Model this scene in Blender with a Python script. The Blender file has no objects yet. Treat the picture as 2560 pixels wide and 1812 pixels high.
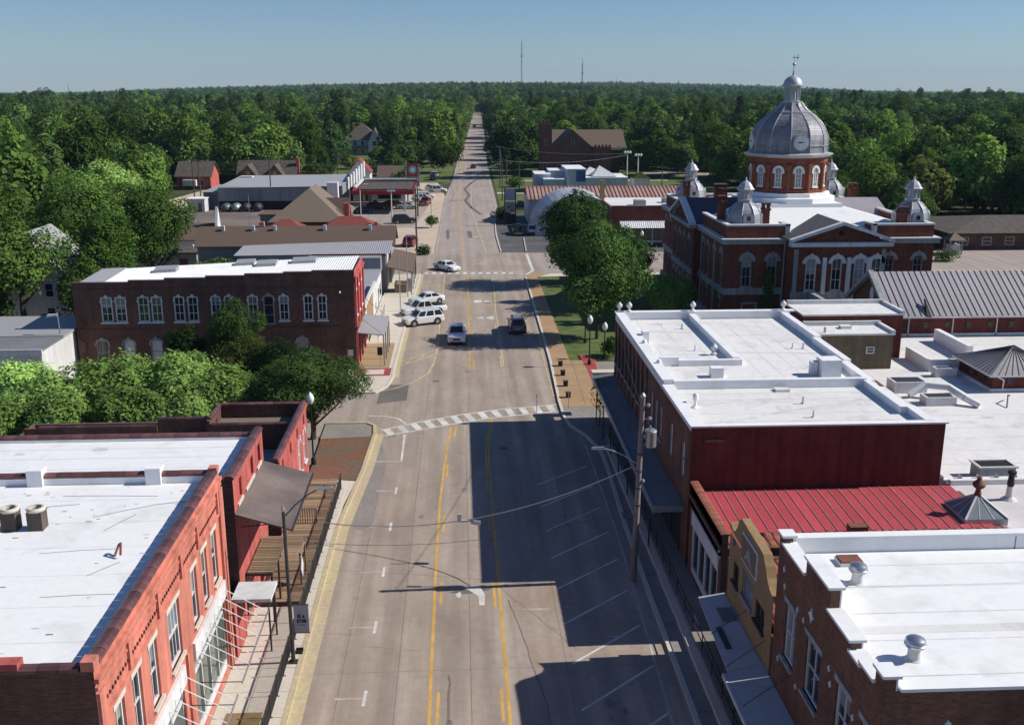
import bpy, bmesh, math, random
from mathutils import Vector, Matrix
R = math.radians
rnd = random.Random(11)
sc = bpy.context.scene
col = sc.collection

# ---------------------------------------------------------------- camera, sky, sun, exposure
cam = bpy.data.objects.new('camera', bpy.data.cameras.new('camera'))
col.objects.link(cam)
cam.location = (0, 0, 27)
cam.rotation_euler = (R(90 - 15.105), 0, R(-2.95))
cam.data.lens = 36.0
cam.data.sensor_width = 36.0
cam.data.clip_start = 0.5
cam.data.clip_end = 30000
sc.camera = cam

SUN_EL = 37.5
SUN_TILT = 2.0            # degrees the shadows swing towards the viewer
world = bpy.data.worlds.new('World')
sc.world = world
world.use_nodes = True
wn = world.node_tree.nodes
wl = world.node_tree.links
wn.clear()
sky = wn.new('ShaderNodeTexSky')
sky.sky_type = 'NISHITA'
sky.sun_disc = False
sky.sun_elevation = R(SUN_EL)
sky.sun_rotation = R(90 - SUN_TILT)
sky.altitude = 100
sky.air_density = 1.0
sky.dust_density = 0.0
sky.ozone_density = 2.5
bg = wn.new('ShaderNodeBackground')
bg.inputs['Strength'].default_value = 0.068
wo = wn.new('ShaderNodeOutputWorld')
tint = wn.new('ShaderNodeMixRGB'); tint.blend_type = 'MULTIPLY'; tint.inputs[0].default_value = 1.0; tint.inputs[2].default_value = (0.73, 0.91, 1.22, 1)
wl.new(sky.outputs[0], tint.inputs[1]); wl.new(tint.outputs[0], bg.inputs['Color'])
wl.new(bg.outputs[0], wo.inputs['Surface'])

sun = bpy.data.objects.new('sun', bpy.data.lights.new('sun', 'SUN'))
col.objects.link(sun)
sun.data.energy = 5.0
sun.data.angle = R(0.5)
sun.data.color = (1.0, 0.95, 0.87)
sun.location = (120, 0, 140)
sdir = Vector((-math.cos(R(SUN_TILT)), -math.sin(R(SUN_TILT)), -math.tan(R(SUN_EL)))).normalized()
sun.rotation_euler = sdir.to_track_quat('-Z', 'Y').to_euler()

sc.view_settings.view_transform = 'Standard'
sc.view_settings.look = 'None'
sc.view_settings.exposure = 0.08
sc.view_settings.gamma = 1.0
sc.view_settings.use_curve_mapping = False
sc.cycles.max_bounces = 5
sc.cycles.diffuse_bounces = 2
sc.cycles.glossy_bounces = 2
sc.cycles.transparent_max_bounces = 4
sc.cycles.volume_bounces = 0
sc.cycles.caustics_reflective = False
sc.cycles.caustics_refractive = False

# ---------------------------------------------------------------- mesh helpers
def tag(o, label=None, cat=None, group=None, kind=None):
    if label: o['label'] = label
    if cat: o['category'] = cat
    if group: o['group'] = group
    if kind: o['kind'] = kind
    return o

def wloc(p):
    v = Vector((0, 0, 0))
    while p:
        v = v + p.location
        p = p.parent
    return v

def thing(name, label, cat, loc=(0, 0, 0), group=None):
    o = bpy.data.objects.new(name, None)
    o.empty_display_size = 0.3
    col.objects.link(o)
    o.location = loc
    return tag(o, label, cat, group)

class MB:
    def __init__(s):
        s.v = []; s.f = []
    def add(s, vs, fs):
        n = len(s.v)
        s.v += [tuple(p) for p in vs]
        s.f += [tuple(i + n for i in f) for f in fs]
        return s
    def box(s, x0, x1, y0, y1, z0, z1):
        x0, x1 = min(x0, x1), max(x0, x1); y0, y1 = min(y0, y1), max(y0, y1); z0, z1 = min(z0, z1), max(z0, z1)
        return s.add([(x0,y0,z0),(x1,y0,z0),(x1,y1,z0),(x0,y1,z0),(x0,y0,z1),(x1,y0,z1),(x1,y1,z1),(x0,y1,z1)],
                     [(0,3,2,1),(4,5,6,7),(0,1,5,4),(1,2,6,5),(2,3,7,6),(3,0,4,7)])
    def poly(s, pts):
        return s.add(pts, [tuple(range(len(pts)))])
    def prism(s, pts, vec):
        n = len(pts); v = Vector(vec)
        top = [tuple(Vector(p) + v) for p in pts]
        fs = [tuple(reversed(range(n))), tuple(range(n, 2*n))]
        fs += [(i, (i+1) % n, (i+1) % n + n, i + n) for i in range(n)]
        return s.add(list(pts) + top, fs)
    def hexa(s, b, t):     # eight corners: bottom ring, top ring
        return s.add(list(b) + list(t), [(0,3,2,1),(4,5,6,7),(0,1,5,4),(1,2,6,5),(2,3,7,6),(3,0,4,7)])
    def tube(s, p, q, r, r2=None, n=8, cap=True):
        p = Vector(p); q = Vector(q); r2 = r if r2 is None else r2
        d = (q - p).normalized()
        a = d.orthogonal().normalized(); b = d.cross(a)
        vs = []
        for c, rr in ((p, r), (q, r2)):
            for i in range(n):
                t = 2*math.pi*i/n
                vs.append(c + a*math.cos(t)*rr + b*math.sin(t)*rr)
        fs = [(i, (i+1) % n, (i+1) % n + n, i + n) for i in range(n)]
        if cap: fs += [tuple(reversed(range(n))), tuple(range(n, 2*n))]
        return s.add(vs, fs)
    def path(s, pts, r, n=6):
        for a, b in zip(pts, pts[1:]): s.tube(a, b, r, n=n)
        return s
    def lathe(s, cx, cy, prof, n=16, rot=0.0):
        vs = []; fs = []
        for (r, z) in prof:
            for i in range(n):
                t = rot + 2*math.pi*i/n
                vs.append((cx + r*math.cos(t), cy + r*math.sin(t), z))
        m = len(prof)
        for j in range(m - 1):
            for i in range(n):
                fs.append((j*n+i, j*n+(i+1) % n, (j+1)*n+(i+1) % n, (j+1)*n+i))
        fs.append(tuple(reversed(range(n)))); fs.append(tuple((m-1)*n+i for i in range(n)))
        return s.add(vs, fs)
    def build(s, name, m, parent=None, label=None, cat=None, group=None, kind=None, smooth=None, recalc=True, base=None):
        off = wloc(parent) if parent else Vector(base or (0, 0, 0))
        me = bpy.data.meshes.new(name)
        ox, oy, oz = off
        me.from_pydata([(x-ox, y-oy, z-oz) for x, y, z in s.v], [], s.f)
        if recalc:
            bm = bmesh.new(); bm.from_mesh(me)
            bmesh.ops.recalc_face_normals(bm, faces=bm.faces)
            bm.to_mesh(me); bm.free()
        if smooth is not None:
            me.polygons.foreach_set('use_smooth', [True]*len(me.polygons))
            me.set_sharp_from_angle(angle=R(smooth))
        me.materials.append(m)
        o = bpy.data.objects.new(name, me)
        col.objects.link(o)
        if parent: o.parent = parent
        else: o.location = off
        return tag(o, label, cat, group, kind)

def dup(o, parent, loc):
    c = o.copy(); col.objects.link(c); c.parent = parent; c.location = loc
    return c

def copy_tree(root, loc, rz=0.0, scale=1.0, label=None, group=None):
    r = root.copy(); col.objects.link(r)
    r.location = loc; r.rotation_euler = (0, 0, rz)
    r.scale = (scale,)*3 if not isinstance(scale, tuple) else scale
    if label: r['label'] = label
    if group: r['group'] = group
    for ch in list(root.children):
        c = ch.copy(); col.objects.link(c); c.parent = r
        for g in ch.children:
            d = g.copy(); col.objects.link(d); d.parent = c
    return r

# ---------------------------------------------------------------- materials
def M(name, c, rough=0.8, lane=0.0, stain=0.0, var=0.18, scale=1.0, c2=None, mix=0.5, metal=0.0, bump=0.0, bscale=8.0, spec=0.3, big=0.12, rnd_obj=0.0, streak=0.0):
    m = bpy.data.materials.new(name); m.use_nodes = True
    nt = m.node_tree; N = nt.nodes; L = nt.links
    b = N['Principled BSDF']
    b.inputs['Roughness'].default_value = rough
    b.inputs['Metallic'].default_value = metal
    b.inputs['Specular IOR Level'].default_value = spec
    tc = N.new('ShaderNodeTexCoord')
    n1 = N.new('ShaderNodeTexNoise'); n1.inputs['Scale'].default_value = scale*4; n1.inputs['Detail'].default_value = 6; n1.inputs['Roughness'].default_value = 0.65
    n2 = N.new('ShaderNodeTexNoise'); n2.inputs['Scale'].default_value = scale*0.35; n2.inputs['Detail'].default_value = 4
    L.new(tc.outputs['Object'], n1.inputs['Vector']); L.new(tc.outputs['Object'], n2.inputs['Vector'])
    base = N.new('ShaderNodeMixRGB'); base.inputs[1].default_value = (*c, 1); base.inputs[2].default_value = (*(c2 or c), 1)
    ra = N.new('ShaderNodeValToRGB'); ra.color_ramp.elements[0].position = mix-0.12; ra.color_ramp.elements[1].position = mix+0.12
    L.new(n2.outputs['Fac'], ra.inputs[0]); L.new(ra.outputs[0], base.inputs[0])
    mr = N.new('ShaderNodeMapRange'); mr.inputs[1].default_value = 0.25; mr.inputs[2].default_value = 0.75
    mr.inputs[3].default_value = 1-var; mr.inputs[4].default_value = 1+var
    L.new(n1.outputs['Fac'], mr.inputs[0])
    mr2 = N.new('ShaderNodeMapRange'); mr2.inputs[1].default_value = 0.3; mr2.inputs[2].default_value = 0.7
    mr2.inputs[3].default_value = 1-big; mr2.inputs[4].default_value = 1+big
    L.new(n2.outputs['Fac'], mr2.inputs[0])
    mu = N.new('ShaderNodeMath'); mu.operation = 'MULTIPLY'; L.new(mr.outputs[0], mu.inputs[0]); L.new(mr2.outputs[0], mu.inputs[1])
    val = mu.outputs[0]
    if streak:
        mp = N.new('ShaderNodeMapping'); mp.inputs['Scale'].default_value = (3.0, 3.0, 0.18)
        L.new(tc.outputs['Object'], mp.inputs['Vector'])
        n4 = N.new('ShaderNodeTexNoise'); n4.inputs['Scale'].default_value = 1.0; n4.inputs['Detail'].default_value = 4
        L.new(mp.outputs[0], n4.inputs['Vector'])
        m4 = N.new('ShaderNodeMapRange'); m4.inputs[1].default_value = 0.35; m4.inputs[2].default_value = 0.7; m4.inputs[3].default_value = 1+streak*0.4; m4.inputs[4].default_value = 1-streak
        L.new(n4.outputs['Fac'], m4.inputs[0])
        mq = N.new('ShaderNodeMath'); mq.operation = 'MULTIPLY'; L.new(val, mq.inputs[0]); L.new(m4.outputs[0], mq.inputs[1]); val = mq.outputs[0]
    if lane:
        for vec, k in (((1.1, 0.035, 1.0), lane), ((0.35, 0.12, 1.0), lane*0.9)):
            mp = N.new('ShaderNodeMapping'); mp.inputs['Scale'].default_value = vec
            L.new(tc.outputs['Object'], mp.inputs['Vector'])
            n5 = N.new('ShaderNodeTexNoise'); n5.inputs['Scale'].default_value = 1.0; n5.inputs['Detail'].default_value = 7; n5.inputs['Roughness'].default_value = 0.6
            L.new(mp.outputs[0], n5.inputs['Vector'])
            m5 = N.new('ShaderNodeMapRange'); m5.inputs[1].default_value = 0.3; m5.inputs[2].default_value = 0.7; m5.inputs[3].default_value = 1-k; m5.inputs[4].default_value = 1+k
            L.new(n5.outputs['Fac'], m5.inputs[0])
            mq = N.new('ShaderNodeMath'); mq.operation = 'MULTIPLY'; L.new(val, mq.inputs[0]); L.new(m5.outputs[0], mq.inputs[1]); val = mq.outputs[0]
        wv = N.new('ShaderNodeTexWave'); wv.bands_direction = 'X'; wv.inputs['Scale'].default_value = 0.178; wv.inputs['Distortion'].default_value = 1.2; wv.inputs['Detail'].default_value = 4; wv.inputs['Detail Scale'].default_value = 0.3; wv.inputs['Phase Offset'].default_value = 1.1
        L.new(tc.outputs['Object'], wv.inputs['Vector'])
        m9 = N.new('ShaderNodeMapRange'); m9.inputs[3].default_value = 1-lane*0.42; m9.inputs[4].default_value = 1+lane*0.25; L.new(wv.outputs['Fac'], m9.inputs[0])
        mq = N.new('ShaderNodeMath'); mq.operation = 'MULTIPLY'; L.new(val, mq.inputs[0]); L.new(m9.outputs[0], mq.inputs[1]); val = mq.outputs[0]
        vo = N.new('ShaderNodeTexVoronoi'); vo.inputs['Scale'].default_value = 0.55; L.new(tc.outputs['Object'], vo.inputs['Vector'])
        m6 = N.new('ShaderNodeMapRange'); m6.inputs[1].default_value = 0.0; m6.inputs[2].default_value = 0.16; m6.inputs[3].default_value = 0.80; m6.inputs[4].default_value = 1.0
        L.new(vo.outputs['Distance'], m6.inputs[0])
        mq = N.new('ShaderNodeMath'); mq.operation = 'MULTIPLY'; L.new(val, mq.inputs[0]); L.new(m6.outputs[0], mq.inputs[1]); val = mq.outputs[0]
    if stain:
        n7 = N.new('ShaderNodeTexNoise'); n7.inputs['Scale'].default_value = 0.45; n7.inputs['Detail'].default_value = 9; n7.inputs['Roughness'].default_value = 0.62; n7.inputs['Distortion'].default_value = 0.8
        L.new(tc.outputs['Object'], n7.inputs['Vector'])
        m7 = N.new('ShaderNodeMapRange'); m7.inputs[1].default_value = 0.52; m7.inputs[2].default_value = 0.72; m7.inputs[3].default_value = 1.0; m7.inputs[4].default_value = 1-stain
        L.new(n7.outputs['Fac'], m7.inputs[0])
        w7 = N.new('ShaderNodeTexNoise'); w7.inputs['Scale'].default_value = 14; w7.inputs['Detail'].default_value = 3; L.new(tc.outputs['Object'], w7.inputs['Vector'])
        m8 = N.new('ShaderNodeMapRange'); m8.inputs[1].default_value = 0.66; m8.inputs[2].default_value = 0.74; m8.inputs[3].default_value = 1.0; m8.inputs[4].default_value = 1-stain*1.5; L.new(w7.outputs['Fac'], m8.inputs[0])
        for s_ in (m7, m8):
            mq = N.new('ShaderNodeMath'); mq.operation = 'MULTIPLY'; L.new(val, mq.inputs[0]); L.new(s_.outputs[0], mq.inputs[1]); val = mq.outputs[0]
    if rnd_obj:
        oi = N.new('ShaderNodeObjectInfo')
        m3 = N.new('ShaderNodeMapRange'); m3.inputs[3].default_value = 1-rnd_obj; m3.inputs[4].default_value = 1+rnd_obj
        L.new(oi.outputs['Random'], m3.inputs[0])
        mm = N.new('ShaderNodeMath'); mm.operation = 'MULTIPLY'; L.new(val, mm.inputs[0]); L.new(m3.outputs[0], mm.inputs[1])
        val = mm.outputs[0]
    sca = N.new('ShaderNodeVectorMath'); sca.operation = 'SCALE'
    L.new(base.outputs[0], sca.inputs[0]); L.new(val, sca.inputs['Scale'])
    L.new(sca.outputs[0], b.inputs['Base Color'])
    if bump:
        n3 = N.new('ShaderNodeTexNoise'); n3.inputs['Scale'].default_value = bscale; n3.inputs['Detail'].default_value = 4
        L.new(tc.outputs['Object'], n3.inputs['Vector'])
        bp = N.new('ShaderNodeBump'); bp.inputs['Strength'].default_value = bump; bp.inputs['Distance'].default_value = 0.05
        L.new(n3.outputs['Fac'], bp.inputs['Height']); L.new(bp.outputs[0], b.inputs['Normal'])
    return m

def Mbrick(name, c, mortar, c2=None, var=0.3, bw=0.24, bh=0.08, rough=0.85, big=0.2):
    m = bpy.data.materials.new(name); m.use_nodes = True
    nt = m.node_tree; N = nt.nodes; L = nt.links
    b = N['Principled BSDF']; b.inputs['Roughness'].default_value = rough; b.inputs['Specular IOR Level'].default_value = 0.2
    g = N.new('ShaderNodeNewGeometry'); sp = N.new('ShaderNodeSeparateXYZ'); L.new(g.outputs['Position'], sp.inputs[0])
    ad = N.new('ShaderNodeMath'); L.new(sp.outputs[0], ad.inputs[0]); L.new(sp.outputs[1], ad.inputs[1])
    cb = N.new('ShaderNodeCombineXYZ'); L.new(ad.outputs[0], cb.inputs[0]); L.new(sp.outputs[2], cb.inputs[1])
    br = N.new('ShaderNodeTexBrick'); br.inputs['Scale'].default_value = 1.0
    br.inputs['Brick Width'].default_value = bw; br.inputs['Row Height'].default_value = bh; br.inputs['Mortar Size'].default_value = 0.008
    c2 = c2 or tuple(x*0.62 for x in c)
    br.inputs['Color1'].default_value = (*c, 1); br.inputs['Color2'].default_value = (*c2, 1); br.inputs['Mortar'].default_value = (*mortar, 1)
    L.new(cb.outputs[0], br.inputs['Vector'])
    n1 = N.new('ShaderNodeTexNoise'); n1.inputs['Scale'].default_value = 0.5; n1.inputs['Detail'].default_value = 8; n1.inputs['Roughness'].default_value = 0.7
    L.new(g.outputs['Position'], n1.inputs['Vector'])
    mr = N.new('ShaderNodeMapRange'); mr.inputs[1].default_value = 0.3; mr.inputs[2].default_value = 0.7; mr.inputs[3].default_value = 1-var; mr.inputs[4].default_value = 1+var
    L.new(n1.outputs['Fac'], mr.inputs[0])
    mp = N.new('ShaderNodeMapping'); mp.inputs['Scale'].default_value = (2.0, 2.0, 0.15); L.new(g.outputs['Position'], mp.inputs['Vector'])
    n2 = N.new('ShaderNodeTexNoise'); n2.inputs['Scale'].default_value = 1.0; n2.inputs['Detail'].default_value = 5; L.new(mp.outputs[0], n2.inputs['Vector'])
    m2 = N.new('ShaderNodeMapRange'); m2.inputs[1].default_value = 0.35; m2.inputs[2].default_value = 0.7; m2.inputs[3].default_value = 1+big*0.5; m2.inputs[4].default_value = 1-big
    L.new(n2.outputs['Fac'], m2.inputs[0])
    mu = N.new('ShaderNodeMath'); mu.operation = 'MULTIPLY'; L.new(mr.outputs[0], mu.inputs[0]); L.new(m2.outputs[0], mu.inputs[1])
    sca = N.new('ShaderNodeVectorMath'); sca.operation = 'SCALE'; L.new(br.outputs['Color'], sca.inputs[0]); L.new(mu.outputs[0], sca.inputs['Scale'])
    L.new(sca.outputs[0], b.inputs['Base Color'])
    bp = N.new('ShaderNodeBump'); bp.inputs['Strength'].default_value = 0.4; bp.inputs['Distance'].default_value = 0.01; bp.invert = True
    L.new(br.outputs['Fac'], bp.inputs['Height']); L.new(bp.outputs[0], b.inputs['Normal'])
    return m

def Mleaf(name, c, c2, var=0.28, trans=0.25, lo=0.62, hi=1.4):
    m = bpy.data.materials.new(name); m.use_nodes = True
    nt = m.node_tree; N = nt.nodes; L = nt.links
    N.remove(N['Principled BSDF']); out = N['Material Output']
    oi = N.new('ShaderNodeObjectInfo')
    g = N.new('ShaderNodeNewGeometry')
    tc = N.new('ShaderNodeTexCoord')
    n1 = N.new('ShaderNodeTexNoise'); n1.inputs['Scale'].default_value = 0.55; n1.inputs['Detail'].default_value = 3
    L.new(tc.outputs['Object'], n1.inputs['Vector'])
    n2 = N.new('ShaderNodeTexNoise'); n2.inputs['Scale'].default_value = 0.013; n2.inputs['Detail'].default_value = 3
    L.new(g.outputs['Position'], n2.inputs['Vector'])
    mx = N.new('ShaderNodeMixRGB'); mx.inputs[1].default_value = (*c, 1); mx.inputs[2].default_value = (*c2, 1)
    ad = N.new('ShaderNodeMath'); ad.operation = 'ADD'; L.new(n1.outputs['Fac'], ad.inputs[0]); L.new(oi.outputs['Random'], ad.inputs[1])
    mr0 = N.new('ShaderNodeMapRange'); mr0.inputs[1].default_value = 0.45; mr0.inputs[2].default_value = 1.55
    L.new(ad.outputs[0], mr0.inputs[0]); L.new(mr0.outputs[0], mx.inputs[0])
    mr = N.new('ShaderNodeMapRange'); mr.inputs[3].default_value = 1-var; mr.inputs[4].default_value = 1+var
    L.new(g.outputs['Random Per Island'], mr.inputs[0])
    mr2 = N.new('ShaderNodeMapRange'); mr2.inputs[3].default_value = lo; mr2.inputs[4].default_value = hi
    L.new(oi.outputs['Random'], mr2.inputs[0])
    mr3 = N.new('ShaderNodeMapRange'); mr3.inputs[1].default_value = 0.35; mr3.inputs[2].default_value = 0.65; mr3.inputs[3].default_value = 0.72; mr3.inputs[4].default_value = 1.3
    L.new(n2.outputs['Fac'], mr3.inputs[0])
    mu = N.new('ShaderNodeMath'); mu.operation = 'MULTIPLY'; L.new(mr.outputs[0], mu.inputs[0]); L.new(mr2.outputs[0], mu.inputs[1])
    mu2 = N.new('ShaderNodeMath'); mu2.operation = 'MULTIPLY'; L.new(mu.outputs[0], mu2.inputs[0]); L.new(mr3.outputs[0], mu2.inputs[1])
    sca = N.new('ShaderNodeVectorMath'); sca.operation = 'SCALE'; L.new(mx.outputs[0], sca.inputs[0]); L.new(mu2.outputs[0], sca.inputs['Scale'])
    d = N.new('ShaderNodeBsdfDiffuse'); t = N.new('ShaderNodeBsdfTranslucent')
    L.new(sca.outputs[0], d.inputs[0]); L.new(sca.outputs[0], t.inputs[0])
    ms = N.new('ShaderNodeMixShader'); ms.inputs[0].default_value = trans
    L.new(d.outputs[0], ms.inputs[1]); L.new(t.outputs[0], ms.inputs[2]); L.new(ms.outputs[0], out.inputs['Surface'])
    return m

def Mglass(name, c=(0.02, 0.025, 0.03), rough=0.08, spec=0.6):
    return M(name, c, rough=rough, var=0.1, spec=spec, big=0.3)

mt = {}
mt['asphalt'] = M('worn_asphalt', (0.385, 0.315, 0.255), 0.9, var=0.10, scale=0.5, c2=(0.315, 0.262, 0.215), bump=0.25, bscale=25, spec=0.25, big=0.18, lane=0.19)
mt['asphalt_dark'] = M('dark_asphalt', (0.085, 0.085, 0.09), 0.9, var=0.12, scale=0.8, c2=(0.12, 0.115, 0.11), bump=0.2, bscale=25)
mt['asphalt_pale'] = M('pale_asphalt', (0.40, 0.335, 0.285), 0.9, var=0.12, scale=0.5, c2=(0.32, 0.27, 0.235), bump=0.2, bscale=20, lane=0.10)
mt['tar'] = M('tar_joint', (0.19, 0.165, 0.145), 0.8, var=0.2)
mt['tar_soft'] = M('old_tar_patch', (0.15, 0.135, 0.125), 0.9, var=0.2)
mt['white_paint'] = M('white_road_paint', (0.62, 0.60, 0.55), 0.7, var=0.25, scale=2.0, big=0.2)
mt['faded_paint'] = M('faded_road_paint', (0.46, 0.44, 0.39), 0.8, var=0.25, scale=2.0, big=0.25)
mt['yellow_paint'] = M('yellow_road_paint', (0.60, 0.36, 0.09), 0.7, var=0.2, scale=2.0, big=0.2)
mt['pale_yellow'] = M('pale_yellow_paint', (0.55, 0.45, 0.24), 0.8, var=0.2, scale=2.0, big=0.2)
mt['concrete'] = M('concrete', (0.66, 0.60, 0.51), 0.9, var=0.12, scale=1.0, c2=(0.56, 0.50, 0.42), bump=0.15, bscale=15)
mt['concrete_old'] = M('old_concrete', (0.30, 0.27, 0.24), 0.9, var=0.18, scale=1.0, c2=(0.22, 0.20, 0.18))
mt['curb_yellow'] = M('yellow_curb_gutter', (0.56, 0.47, 0.29), 0.9, var=0.2, c2=(0.44, 0.36, 0.24))
mt['sand'] = M('sandy_lot', (0.60, 0.49, 0.365), 0.95, var=0.14, scale=0.4, c2=(0.47, 0.385, 0.30), mix=0.5)
mt['mulch'] = M('brown_mulch', (0.12, 0.075, 0.045), 0.95, var=0.4, scale=2, c2=(0.17, 0.10, 0.05))
mt['red_clay'] = M('red_clay', (0.24, 0.10, 0.06), 0.95, var=0.3, scale=1.0, c2=(0.14, 0.105, 0.07), mix=0.45)
mt['plaza_brick'] = M('tan_plaza_pavers', (0.44, 0.30, 0.165), 0.9, var=0.25, scale=2, c2=(0.34, 0.215, 0.12))
mt['red_paver'] = M('red_pavers', (0.34, 0.065, 0.055), 0.9, var=0.2, scale=2)
mt['grass'] = M('lawn_grass', (0.075, 0.125, 0.028), 0.95, var=0.35, scale=2.0, c2=(0.12, 0.14, 0.045))
mt['terrain'] = M('terrain_green', (0.045, 0.062, 0.02), 0.95, var=0.35, scale=0.05, c2=(0.08, 0.085, 0.03))
mt['brick_orange'] = Mbrick('orange_painted_brick', (0.59, 0.215, 0.155), (0.54, 0.20, 0.15), (0.54, 0.185, 0.135), var=0.2, big=0.3)
mt['brick_red'] = Mbrick('red_painted_brick', (0.50, 0.125, 0.11), (0.42, 0.12, 0.10), (0.45, 0.11, 0.095), var=0.22, big=0.3)
mt['brick_maroon'] = Mbrick('maroon_painted_wall', (0.155, 0.040, 0.033), (0.135, 0.04, 0.033), (0.125, 0.033, 0.027), var=0.3, big=0.3)
mt['brick_brown'] = Mbrick('brown_brick', (0.20, 0.095, 0.06), (0.17, 0.12, 0.09), (0.13, 0.055, 0.036), var=0.3)
mt['brick_dark'] = Mbrick('dark_brick', (0.165, 0.075, 0.055), (0.14, 0.10, 0.08), (0.10, 0.046, 0.035), var=0.3)
mt['brick_court_shaded'] = Mbrick('courthouse_brick_shaded', (0.205, 0.062, 0.038), (0.16, 0.08, 0.055), (0.14, 0.04, 0.025), var=0.28)  # brick colour darkened to carry the shade on the courthouse walls
mt['brick_court_sunlit'] = Mbrick('courthouse_brick_sunlit', (0.27, 0.084, 0.05), (0.20, 0.095, 0.065), (0.19, 0.055, 0.034), var=0.25)  # same brick, brighter colour carrying the sunlight on the drum
mt['brick_tan'] = Mbrick('tan_brick', (0.17, 0.13, 0.08), (0.17, 0.14, 0.10), (0.13, 0.10, 0.065), var=0.15)
mt['stucco'] = M('ochre_stucco', (0.36, 0.25, 0.125), 0.9, var=0.15, scale=1.0, c2=(0.29, 0.20, 0.10), bump=0.1, streak=0.15)
mt['white_roof'] = M('white_roof_membrane', (0.86, 0.86, 0.855), 0.6, var=0.05, scale=0.6, c2=(0.80, 0.795, 0.78), big=0.06, spec=0.35, stain=0.15)
mt['old_white_roof'] = M('weathered_white_roof', (0.80, 0.785, 0.76), 0.7, var=0.08, scale=0.5, c2=(0.68, 0.66, 0.63), big=0.08, stain=0.22)
mt['grey_roof'] = M('grey_metal_roof', (0.42, 0.42, 0.43), 0.55, var=0.07, scale=0.8, c2=(0.36, 0.36, 0.37), metal=0.2)
mt['white_trim'] = M('white_trim', (0.66, 0.66, 0.65), 0.7, var=0.08, streak=0.12)
mt['stone'] = M('grey_stone_trim', (0.33, 0.33, 0.335), 0.8, var=0.18, streak=0.28)
mt['seam_grey'] = M('grey_brown_standing_seam', (0.34, 0.315, 0.325), 0.5, var=0.08, scale=0.6, metal=0.2, rnd_obj=0.08)
mt['seam_dark'] = M('seam_ribs', (0.03, 0.028, 0.03), 0.6, var=0.1, metal=0.3)
mt['seam_red'] = M('red_standing_seam', (0.50, 0.075, 0.095), 0.6, var=0.16, scale=0.9, c2=(0.41, 0.06, 0.075), rnd_obj=0.14, stain=0.25)
mt['seam_rust'] = M('rusty_standing_seam', (0.34, 0.19, 0.16), 0.6, var=0.15, scale=0.8, c2=(0.42, 0.27, 0.23), rnd_obj=0.15)
mt['red_tile'] = M('red_roof_tiles', (0.26, 0.09, 0.06), 0.8, var=0.3, scale=2, c2=(0.34, 0.13, 0.08), rnd_obj=0.2)
mt['rust_metal'] = M('rusty_metal', (0.20, 0.085, 0.055), 0.8, var=0.3, scale=2)
mt['slate'] = M('blue_slate', (0.045, 0.048, 0.075), 0.6, var=0.15, scale=2)
mt['slate_grey'] = M('grey_slate', (0.10, 0.10, 0.105), 0.7, var=0.25, scale=3)
mt['dome'] = M('dome_metal', (0.36, 0.365, 0.385), 0.5, var=0.22, scale=2.5, c2=(0.30, 0.305, 0.325), metal=0.3, streak=0.2)
def Mdome(name, c):
    m = M(name, c, 0.55, var=0.18, scale=2.5, metal=0.15, streak=0.25); N = m.node_tree.nodes; L = m.node_tree.links; b = N['Principled BSDF']
    tc = N.new('ShaderNodeTexCoord'); sp = N.new('ShaderNodeSeparateXYZ'); L.new(tc.outputs['Object'], sp.inputs[0])
    at = N.new('ShaderNodeMath'); at.operation = 'ARCTAN2'; L.new(sp.outputs[1], at.inputs[0]); L.new(sp.outputs[0], at.inputs[1])
    cb = N.new('ShaderNodeCombineXYZ'); L.new(at.outputs[0], cb.inputs[0]); L.new(sp.outputs[2], cb.inputs[1])
    br = N.new('ShaderNodeTexBrick'); br.inputs['Scale'].default_value = 1.0; br.inputs['Brick Width'].default_value = math.pi/30; br.inputs['Row Height'].default_value = 0.24; br.inputs['Mortar Size'].default_value = 0.018
    br.inputs['Color1'].default_value = (1.06, 1.06, 1.06, 1); br.inputs['Color2'].default_value = (0.88, 0.88, 0.89, 1); br.inputs['Mortar'].default_value = (0.66, 0.66, 0.68, 1); L.new(cb.outputs[0], br.inputs['Vector'])
    lk = b.inputs['Base Color'].links[0]; src = lk.from_socket; mx = N.new('ShaderNodeMixRGB'); mx.blend_type = 'MULTIPLY'; mx.inputs[0].default_value = 1.0
    L.new(src, mx.inputs[1]); L.new(br.outputs['Color'], mx.inputs[2]); L.new(mx.outputs[0], b.inputs['Base Color'])
    bp = N.new('ShaderNodeBump'); bp.inputs['Strength'].default_value = 0.5; bp.inputs['Distance'].default_value = 0.03; bp.invert = True; L.new(br.outputs['Fac'], bp.inputs['Height']); L.new(bp.outputs[0], b.inputs['Normal'])
    return m
mt['dome_main'] = Mdome('dome_shingles', (0.33, 0.325, 0.345))
mt['dome_rib'] = M('dome_ribs', (0.44, 0.45, 0.47), 0.5, var=0.1, metal=0.3)
mt['shingle'] = M('brown_shingles', (0.155, 0.108, 0.082), 0.9, var=0.22, scale=4, c2=(0.125, 0.09, 0.07), bump=0.2)
mt['shingle_tan'] = M('tan_shingles', (0.21, 0.165, 0.125), 0.9, var=0.2, scale=4, c2=(0.17, 0.135, 0.105))
mt['shingle_red'] = M('red_shingles', (0.22, 0.06, 0.05), 0.9, var=0.2, scale=4)
mt['shingle_dark'] = M('dark_shingles', (0.085, 0.07, 0.06), 0.9, var=0.25, scale=4, c2=(0.11, 0.09, 0.078))
mt['tile_dark'] = M('dark_glazed_coping', (0.10, 0.045, 0.045), 0.35, var=0.25, scale=3, c2=(0.15, 0.06, 0.055), rnd_obj=0.3, spec=0.5)
mt['mortar'] = M('pale_mortar', (0.45, 0.40, 0.35), 0.9)
mt['glass'] = Mglass('window_glass')
mt['glass_green'] = Mglass('green_shop_glass', (0.10, 0.14, 0.12), 0.1)
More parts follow.
